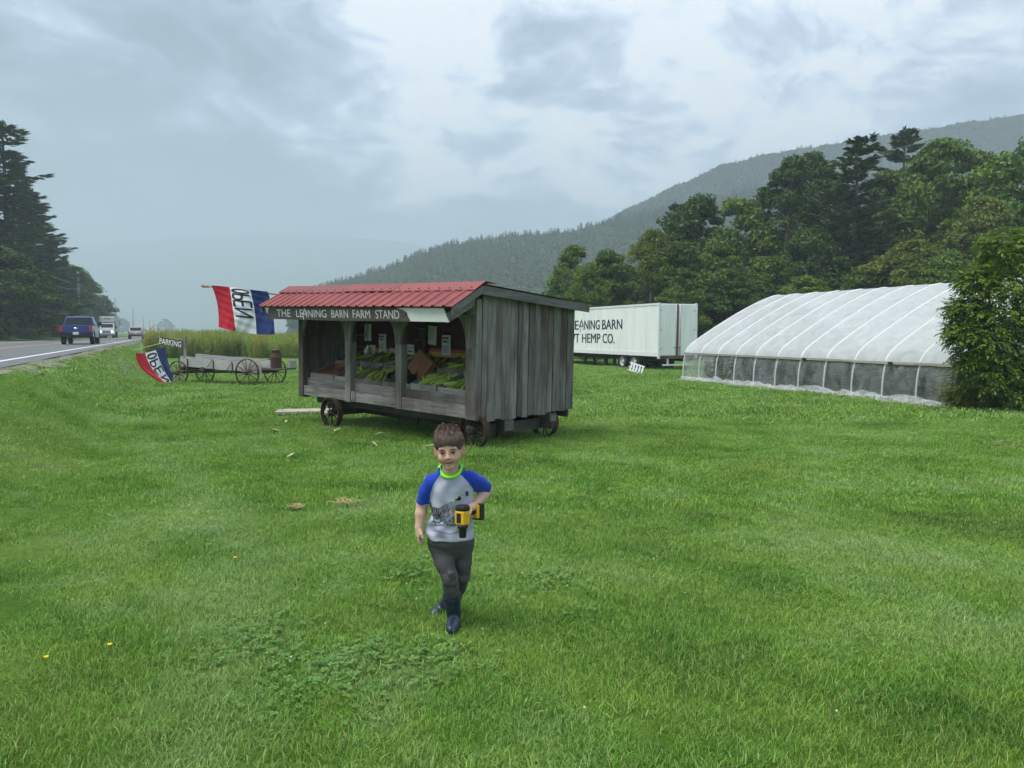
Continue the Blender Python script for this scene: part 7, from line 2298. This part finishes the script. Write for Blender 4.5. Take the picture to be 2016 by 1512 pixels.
        brow = front & ~sl & (np.abs(v - np.interp(u, [880, 893, 904, 914], [987, 983.5, 974.5, 968])) < 1.6) & (u > 880) & (u < 914); c[brow] = (0.36, 0.62, 0.46)
        low = front & ~sl & (v > 1016) & (v < 1036) & (u > 850) & (u < 900) & (sp > 0.10); c[low] = (0.10, 0.14, 0.22)
        low = front & ~sl & (v > 1022) & (v < 1036) & (u > 846) & (u < 900) & (sp < -0.22); c[low] = (0.42, 0.56, 0.52)
        bub = front & ell_(846, 1021, 7, 7); c[bub] = (0.50, 0.50, 0.63)
        hem = (v > 1043) & (np.abs((v - np.interp(u, [838, 885, 934], [1048, 1060, 1047]) + 8)) < 1.6); c[hem] = (0.24, 0.26, 0.42)
        return c
    color_mesh('shirt', V, F, shirt_col, MT['boy_shirt'], root)
    # neon collar band: a flat rib lying on the neck edge of the shirt
    m = MB(); K = 40; prof = [(0.0, 0.0), (0.35, 0.0030), (0.75, 0.0026), (1.0, -0.001), (0.6, -0.004), (0.2, -0.003)]
    for k in range(K):
        a_ = 2 * math.pi * k / K
        fr = -math.sin(a_); cs = math.cos(a_)
        def edge(ru, dv, dy):
            return P(886.8 + ru * cs, 914.5 - 1.5 * cs + dv * max(0, fr) ** 0.85 - 5.0 * max(0, -fr), 4.052 - dy * fr)
        pin, pout = edge(19.4, 20.5, 0.054), edge(25.0, 28.0, 0.072)
        pout.z -= 0.008 * (1 - max(0, fr))
        d = pout - pin
        nn = Vector((cs * 0.5, -fr * 0.7, 0.8)).normalized()
        for q, h in prof: m.v.append(tuple(pin + d * q + nn * h))
    n_ = len(prof)
    for k in range(K):
        for j in range(n_):
            m.f.append([k * n_ + j, k * n_ + (j + 1) % n_, ((k + 1) % K) * n_ + (j + 1) % n_, ((k + 1) % K) * n_ + j]); m.sm.append(True); m.mi.append(0)
    m.build('collar', MT['neon_green'], root, fix=True)
    # ---- trousers
    f = Field((-0.21, -0.18, 0.10), (0.20, 0.36, 0.62), 0.0038)
    f.loft([ring(1094, 856, 922, 4.15, 0.060), ring(1080, 844, 932, 4.145, 0.084), ring(1066, 841, 935, 4.13, 0.096), ring(1050, 842, 932, 4.12, 0.094), ring(1040, 845, 929, 4.12, 0.088)], 0.02)
    f.chain([tuple(q) for q in (P(868, 1074, 4.14), P(876, 1108, 4.10), P(885.5, 1136, 4.085), P(888, 1156, 4.12), P(889.5, 1174, 4.150))], [0.066, 0.054, 0.044, 0.043, 0.045], 0.016)
    f.chain([tuple(q) for q in (P(910, 1074, 4.16), P(911, 1108, 4.17), P(910, 1134, 4.19), P(903, 1156, 4.29), P(893, 1170, 4.345))], [0.062, 0.050, 0.043, 0.042, 0.042], 0.012)
    f.cone(tuple(P(892.5, 1096, 4.03)), 0.012, tuple(P(893, 1160, 4.06)), 0.012, 0.018, sub=True)
    for i, (u, v, Y, r_) in enumerate(((886, 1129, 4.035, 0.020), (878, 1148, 4.06, 0.017), (892, 1150, 4.065, 0.018), (885, 1163, 4.095, 0.019), (908, 1142, 4.145, 0.016))):
        q = P(u, v, Y); e = P(u + 7, v - 3, Y + 0.008)
        f.cone(tuple(q), r_ * 0.30, tuple(e), r_ * 0.22, 0.026)
    V, F = f.surface('trousers')
    V = V.copy()
    for i in range(len(V)):
        q = V[i]; V[i] += 0.0035 * np.array(mnoise.noise_vector(Vector((q[0] * 14, q[1] * 14, q[2] * 30)))) 
    color_mesh('trousers', V, F, None, MT['trouser_cloth'], root)
    # ---- boots
    g0 = P(888, 1242, 4.07)
    def boot(shaft, foot, heel, zmin):
        f = Field((-0.21, -0.22, -0.03), (0.16, 0.42, 0.32), 0.0035)
        f.chain([tuple(q) for q in shaft], [0.049, 0.045, 0.040, 0.038], 0.012)
        f.chain([tuple(q) for q in foot], [0.036, 0.036, 0.033, 0.028], 0.014)
        f.cone(tuple(heel[0]), 0.030, tuple(heel[1]), 0.027, 0.014)
        f.cone(tuple(shaft[0] + Vector((0, 0, 0.004))), 0.052, tuple(shaft[0] + Vector((0, 0, -0.006))), 0.052, 0.003)
        V, F = f.surface('boot')
        color_mesh('boot', V, F, None, MT['boot_rubber'], root)
    an = P(894, 1216, 4.185)
    boot([P(889.5, 1173, 4.150), P(890.5, 1190, 4.165), P(893, 1206, 4.18), an], [an + Vector((0, 0.0, -0.012)), P(893, 1228, 4.130), P(890, 1236, 4.085), P(887.5, 1240, 4.050)], [an + Vector((0.004, 0.012, -0.020)), an + Vector((0.003, 0.026, -0.042))], 0)
    ab = P(874, 1195, 4.43)
    boot([P(893, 1170, 4.345), P(888, 1178, 4.37), P(881, 1187, 4.40), ab], [ab, P(866, 1202, 4.41), P(859, 1208, 4.385), P(853, 1212, 4.365)], [ab + Vector((0.010, 0.015, 0.0)), ab + Vector((0.004, 0.035, -0.005))], 0)
    # ---- cordless drill (held: a thing of its own)
    dr = empty('cordless_drill', label='yellow and black cordless drill held by the boy at his hip', cat='drill')
    dr.matrix_world = Matrix.Translation(off) @ DM
    Yl, Bk = MT['drill_yellow'], MT['drill_black']
    MB().box((-0.036, -0.037, -0.062), (0.034, 0.037, 0.030), bev=0.011).build('motor_housing', Yl, dr)
    MB().box((-0.0375, -0.0385, 0.020), (0.0355, 0.0385, 0.066), bev=0.016).build('rear_cap', Bk, dr)
    MB().box((-0.041, -0.018, -0.046), (-0.034, 0.018, 0.014), bev=0.003).build('side_window', Bk, dr)
    MB().box((-0.022, -0.0405, -0.045), (0.010, -0.036, 0.006), bev=0.002).build('speed_switch', Bk, dr)
    MB().box((-0.030, -0.0415, -0.052), (-0.0235, -0.0365, 0.026), bev=0.002).build('housing_rib', Yl, dr)
    MB().box((-0.016, -0.0400, 0.040), (0.020, -0.0378, 0.046)).build('vent_slot', Yl, dr)
    MB().lathe([(0.034, -0.060), (0.035, -0.078), (0.030, -0.084), (0.026, -0.088), (0.0255, -0.112), (0.023, -0.116), (0.023, -0.138), (0.019, -0.143), (0.006, -0.144), (0.0, -0.144)], 20).build('chuck', Bk, dr)
    MB().tube([(0.026, 0, 0.010), (0.055, 0, 0.012), (0.085, 0, 0.016), (0.115, 0, 0.020)], [0.024, 0.0205, 0.0205, 0.024], 12, sq=0.82).build('grip', Bk, dr)
    MB().box((0.028, -0.009, -0.030), (0.044, 0.009, -0.006), bev=0.003).build('trigger', Bk, dr)
    MB().box((0.108, -0.034, -0.032), (0.128, 0.034, 0.058), bev=0.008).build('handle_base', Yl, dr)
    MB().box((0.129, -0.037, -0.044), (0.172, 0.037, 0.062), bev=0.007).build('battery', Bk, dr)
    MB().box((0.138, -0.0385, -0.020), (0.160, -0.0365, 0.046), bev=0.001).build('battery_label', Yl, dr)
build_boy()
# ------------------------------------------------------------------ lawn blades, clover, tiny flowers (uncountable)
def tuft_source(name, seed, n, rad, hmin, hmax, wid, lean=0.5):
    rs = np.random.RandomState(seed)
    a = rs.rand(n) * 6.283; r = rad * np.sqrt(rs.rand(n))
    B = np.stack([r * np.cos(a), r * np.sin(a), np.zeros(n) - 0.004], 1)
    h = rs.uniform(hmin, hmax, n)
    la = rs.rand(n) * 6.283
    ld = np.stack([np.cos(la), np.sin(la), np.zeros(n)], 1) * (h * rs.uniform(0.15, 1.0, n) * lean)[:, None]
    side = np.stack([-np.sin(la + rs.normal(0, .6, n)), np.cos(la + rs.normal(0, .6, n)), np.zeros(n)], 1)
    w = wid * rs.uniform(0.7, 1.3, n)
    up = np.array([0, 0, 1.0])
    p0a = B - side * w[:, None] * 0.5; p0b = B + side * w[:, None] * 0.5
    M = B + ld * 0.35 + up * (h * 0.62)[:, None]
    p1a = M - side * w[:, None] * 0.42; p1b = M + side * w[:, None] * 0.42
    tip = B + ld + up * (h * rs.uniform(0.75, 1.0, n))[:, None]
    V = np.stack([p0a, p0b, p1b, p1a, tip, tip + side * 0.0004], 1).reshape(-1, 3)
    i = np.arange(n)[:, None] * 6
    F = np.concatenate([i + np.array([[0, 1, 2, 3]]), i + np.array([[3, 2, 5, 4]])])
    t = rs.rand(n)
    return source(name, np_mesh(name, V, F, np.repeat(t, 6)), MT['grass_blade'])
def clover_source(name, seed):
    rs = np.random.RandomState(seed)
    C, D, LN, T = [], [], [], []
    for k in range(11):
        a = rs.rand() * 6.28; r = 0.16 * math.sqrt(rs.rand())
        p = np.array([r * math.cos(a), r * math.sin(a), rs.uniform(0.030, 0.056)])
        b = rs.rand() * 6.28; s = rs.uniform(0.011, 0.021); tn = rs.rand()
        for j in range(3):
            d = np.array([math.cos(b + j * 2.094), math.sin(b + j * 2.094), 0.12 * rs.normal()])
            C.append(p + d * s * 0.55); D.append(d); LN.append(s); T.append(tn)
    C, D, LN = map(np.array, (C, D, LN))
    Nn = unit(np.array([0, 0, 1.0]) + 0.25 * rs.normal(size=C.shape))
    S = unit(np.cross(Nn, D))
    ring = []
    for u_, v_ in ((-0.5, 0.12), (-0.1, 0.46), (0.34, 0.44), (0.5, 0.0), (0.34, -0.44), (-0.1, -0.46)):
        ring.append(C + D * (LN * u_)[:, None] + S * (LN * v_)[:, None])
    V = np.stack(ring, 1).reshape(-1, 3)
    F = np.arange(len(C) * 6).reshape(-1, 6)
    return source(name, np_mesh(name, V, F, np.repeat(np.array(T), 6)), MT['clover'])
def build_grass():
    rs = np.random.RandomState(101)
    near = [tuft_source('tuft_near_%d' % k, 200 + k, 84, 0.10, 0.014, 0.042, 0.0032, 1.25) for k in range(4)]
    midt = [tuft_source('tuft_mid_%d' % k, 220 + k, 72, 0.20, 0.018, 0.046, 0.0068, 0.9) for k in range(3)]
    fart = [tuft_source('tuft_far_%d' % k, 240 + k, 60, 0.48, 0.03, 0.07, 0.020, 0.9) for k in range(3)]
    def field(y0, y1, dens, margin, scale, sources, name, label):
        n = int(0.5 * (y1 * y1 - y0 * y0) * 1.36 * 1.15 * dens)
        y = np.sqrt(rs.uniform(y0 * y0, y1 * y1, n))
        x = rs.uniform(-1, 1, n) * (y * 0.70 + margin)
        gx = (x - 7.35) * 0.329 - (y - 32.3) * 0.944; gy = (x - 7.35) * 0.944 + (y - 32.3) * 0.329
        keep = ((0.9126 * x + 0.4088 * y) > -3.1) & ~((gx > 0) & (gx < 13.2) & (gy > 0.05) & (gy < 9.7))
        trod = (((x + 0.325) / 0.055) ** 2 + ((y - 4.09) / 0.12) ** 2 < 1) | (((x + 0.43) / 0.06) ** 2 + ((y - 4.38) / 0.08) ** 2 < 1)   # flattened under the boots
        keep &= ~trod
        x, y = x[keep], y[keep]
        z = np.array([gz(a, b) for a, b in zip(x, y)])
        n = len(x)
        lush = np.array([mnoise.noise(Vector((a * 0.8, b * 0.8, 0.0))) for a, b in zip(x, y)])
        s = scale * rs.uniform(0.75, 1.25, n) * (1 + 0.45 * lush)
        S = np.stack([scale * rs.uniform(0.9, 1.15, n), scale * rs.uniform(0.9, 1.15, n), s], 1)
        tilt = np.stack([rs.normal(0, 0.10, n), rs.normal(0, 0.10, n)], 1)
        scatter(name, np.stack([x, y, z], 1), rs.rand(n) * 6.283, S, rs.randint(0, len(sources), n), sources, label, 'grass', tilt)
    field(2.3, 7.0, 300, 0.8, 1.0, near, 'lawn_grass', 'short green lawn grass around the boy')
    field(6.9, 16.0, 62, 1.5, 1.0, midt, 'lawn_grass', 'short green lawn grass around the farm stand')
    field(15.8, 46.0, 9.0, 3.0, 1.0, fart, 'lawn_grass', 'mown green lawn grass out towards the wagon, trailer and greenhouse')
    # clover mats
    cl = [clover_source('clover_source_%d' % k, 300 + k) for k in range(3)]
    P = []
    spots = [(-0.80, 3.50, 0.55, 0.50, 44), (-0.45, 3.75, 0.45, 0.30, 12), (-1.35, 3.9, 0.6, 0.50, 26), (-0.7, 5.1, 0.9, 0.8, 30), (0.25, 5.0, 0.5, 0.4, 16), (-2.4, 6.2, 1.2, 1.0, 24), (-0.3, 6.6, 1.2, 1.0, 24)]
    for cx, cy, rx, ry, n in spots:
        for k in range(n):
            a = rs.rand() * 6.28; r = abs(rs.normal(0, 0.62)) * (1 + 0.3 * math.sin(3 * a + cx))
            x, y = cx + rx * r * math.cos(a), cy + ry * r * math.sin(a)
            if abs(x + 0.36) < 0.25 and 3.9 < y < 4.6: continue
            P.append((x, y, gz(x, y) + rs.uniform(-0.030, -0.006)))
    n = len(P)
    scatter('clover', P, rs.rand(n) * 6.28, rs.uniform(0.8, 1.2, n), rs.randint(0, 3, n), cl, 'mats of pale clover leaves in the lawn before the boy', 'clover', np.stack([rs.normal(0, .12, n), rs.normal(0, .12, n)], 1))
    # white clover heads and fallen specks
    m_plain('clover_head', (0.55, 0.57, 0.44), 0.8, 0.1, var=0.1)
    hd = MB().lathe([(0.0, -0.008), (0.007, -0.004), (0.0095, 0.002), (0.007, 0.008), (0.0, 0.011)], 8)
    hs = source('clover_head_source', hd.mesh('clover_head_source'), MT['clover_head'])
    P = []
    for k in range(46):
        y = 3.0 + 9 * rs.rand() ** 1.2; x = rs.uniform(-0.66, 0.66) * y
        if rs.rand() < 0.5: x = rs.normal(-0.1, 0.8); y = rs.normal(5.0, 1.0)
        if y < 2.9: continue
        P.append((x, y, gz(x, y) + 0.055))
    scatter('clover_flowers', P, rs.rand(len(P)) * 6, rs.uniform(0.35, 0.7, len(P)), np.zeros(len(P)), [hs], 'tiny white clover heads scattered over the lawn', 'flowers')
build_grass()
def build_patches():
    """bare straw-coloured spots in the lawn and two buttercups"""
    rs = np.random.RandomState(6)
    m_plain('dry_grass', (0.40, 0.33, 0.17), 0.85, 0.1, var=0.35, scale=60)
    for u, v, w, lb in ((680, 995, 0.16, 'small straw coloured patch in the lawn left of the boy'), (1990, 868, 0.45, 'straw coloured patch in the lawn near the right edge'), (582, 1005, 0.08, 'tiny straw wisp in the lawn at the left of the boy')):
        r = ray(u, v); k = (CAM_H + 0.03) / -r.z
        P = Vector((0, 0, CAM_H)) + r * k
        n = 130
        C = np.stack([rs.normal(0, w * 0.5, n), rs.normal(0, w * 0.42, n), rs.uniform(0.035, 0.065, n)], 1)
        a = rs.rand(n) * 6.28
        D = np.stack([np.cos(a), np.sin(a), rs.normal(0, 0.15, n)], 1)
        V, F = leaf_quads(C, unit(D), unit(np.array([0, 0, 1.0]) + 0.3 * rs.normal(size=(n, 3))), rs.uniform(0.05, 0.11, n), np.full(n, 0.008))
        o = link('straw_patch', np_mesh('straw_patch', V, F), MT['dry_grass'])
        o.location = (P.x, P.y, gz(P.x, P.y)); put(o, lb, 'dry grass', None, 'stuff')
    m_plain('buttercup', (0.75, 0.55, 0.02), 0.5, 0.3, var=0.1)
    m_plain('stem_green', (0.08, 0.18, 0.03), 0.6, 0.3, var=0.1)
    for u, v, lb in ((91, 1297, 'yellow buttercup low in the lawn at the left edge'), (216, 1272, 'yellow buttercup in the lawn right of the other one'), (463, 1097, 'yellow buttercup in the lawn halfway to the boy')):
        r = ray(u, v); k = (CAM_H - 0.07) / -r.z
        P = Vector((0, 0, CAM_H)) + r * k
        f = empty('buttercup', (P.x, P.y, gz(P.x, P.y)), 0, label=lb, cat='flower', group='buttercups in the lawn')
        MB().tube([(0, 0, 0), (0.005, 0, 0.04), (0, 0, 0.075)], 0.0012, 5).build('stem', MT['stem_green'], f)
        MB().lathe([(0.0, 0.0), (0.006, 0.001), (0.011, 0.006), (0.012, 0.010), (0.010, 0.009), (0.004, 0.004), (0.0, 0.003)], 10, Matrix.Translation((0, 0, 0.074))).build('petals', MT['buttercup'], f)
build_patches()
# ------------------------------------------------------------------ valley mist
def build_haze():
    m = bpy.data.materials.new('haze'); m.use_nodes = True
    nt = m.node_tree; nt.nodes.clear()
    o = nt.nodes.new('ShaderNodeOutputMaterial')
    v = nt.nodes.new('ShaderNodeVolumePrincipled')
    v.inputs['Color'].default_value = (0.66, 0.775, 0.92, 1)
    v.inputs['Density'].default_value = HAZE_D
    v.inputs['Anisotropy'].default_value = 0.0
    nt.links.new(v.outputs[0], o.inputs['Volume'])
    b = MB().box((-2620, -220, -2.0), (2620, 4080, 490))
    put(b.build('haze', m), 'thin pale rain mist filling the valley', 'haze', kind='stuff')
HAZE_D = 0.00085
build_haze()
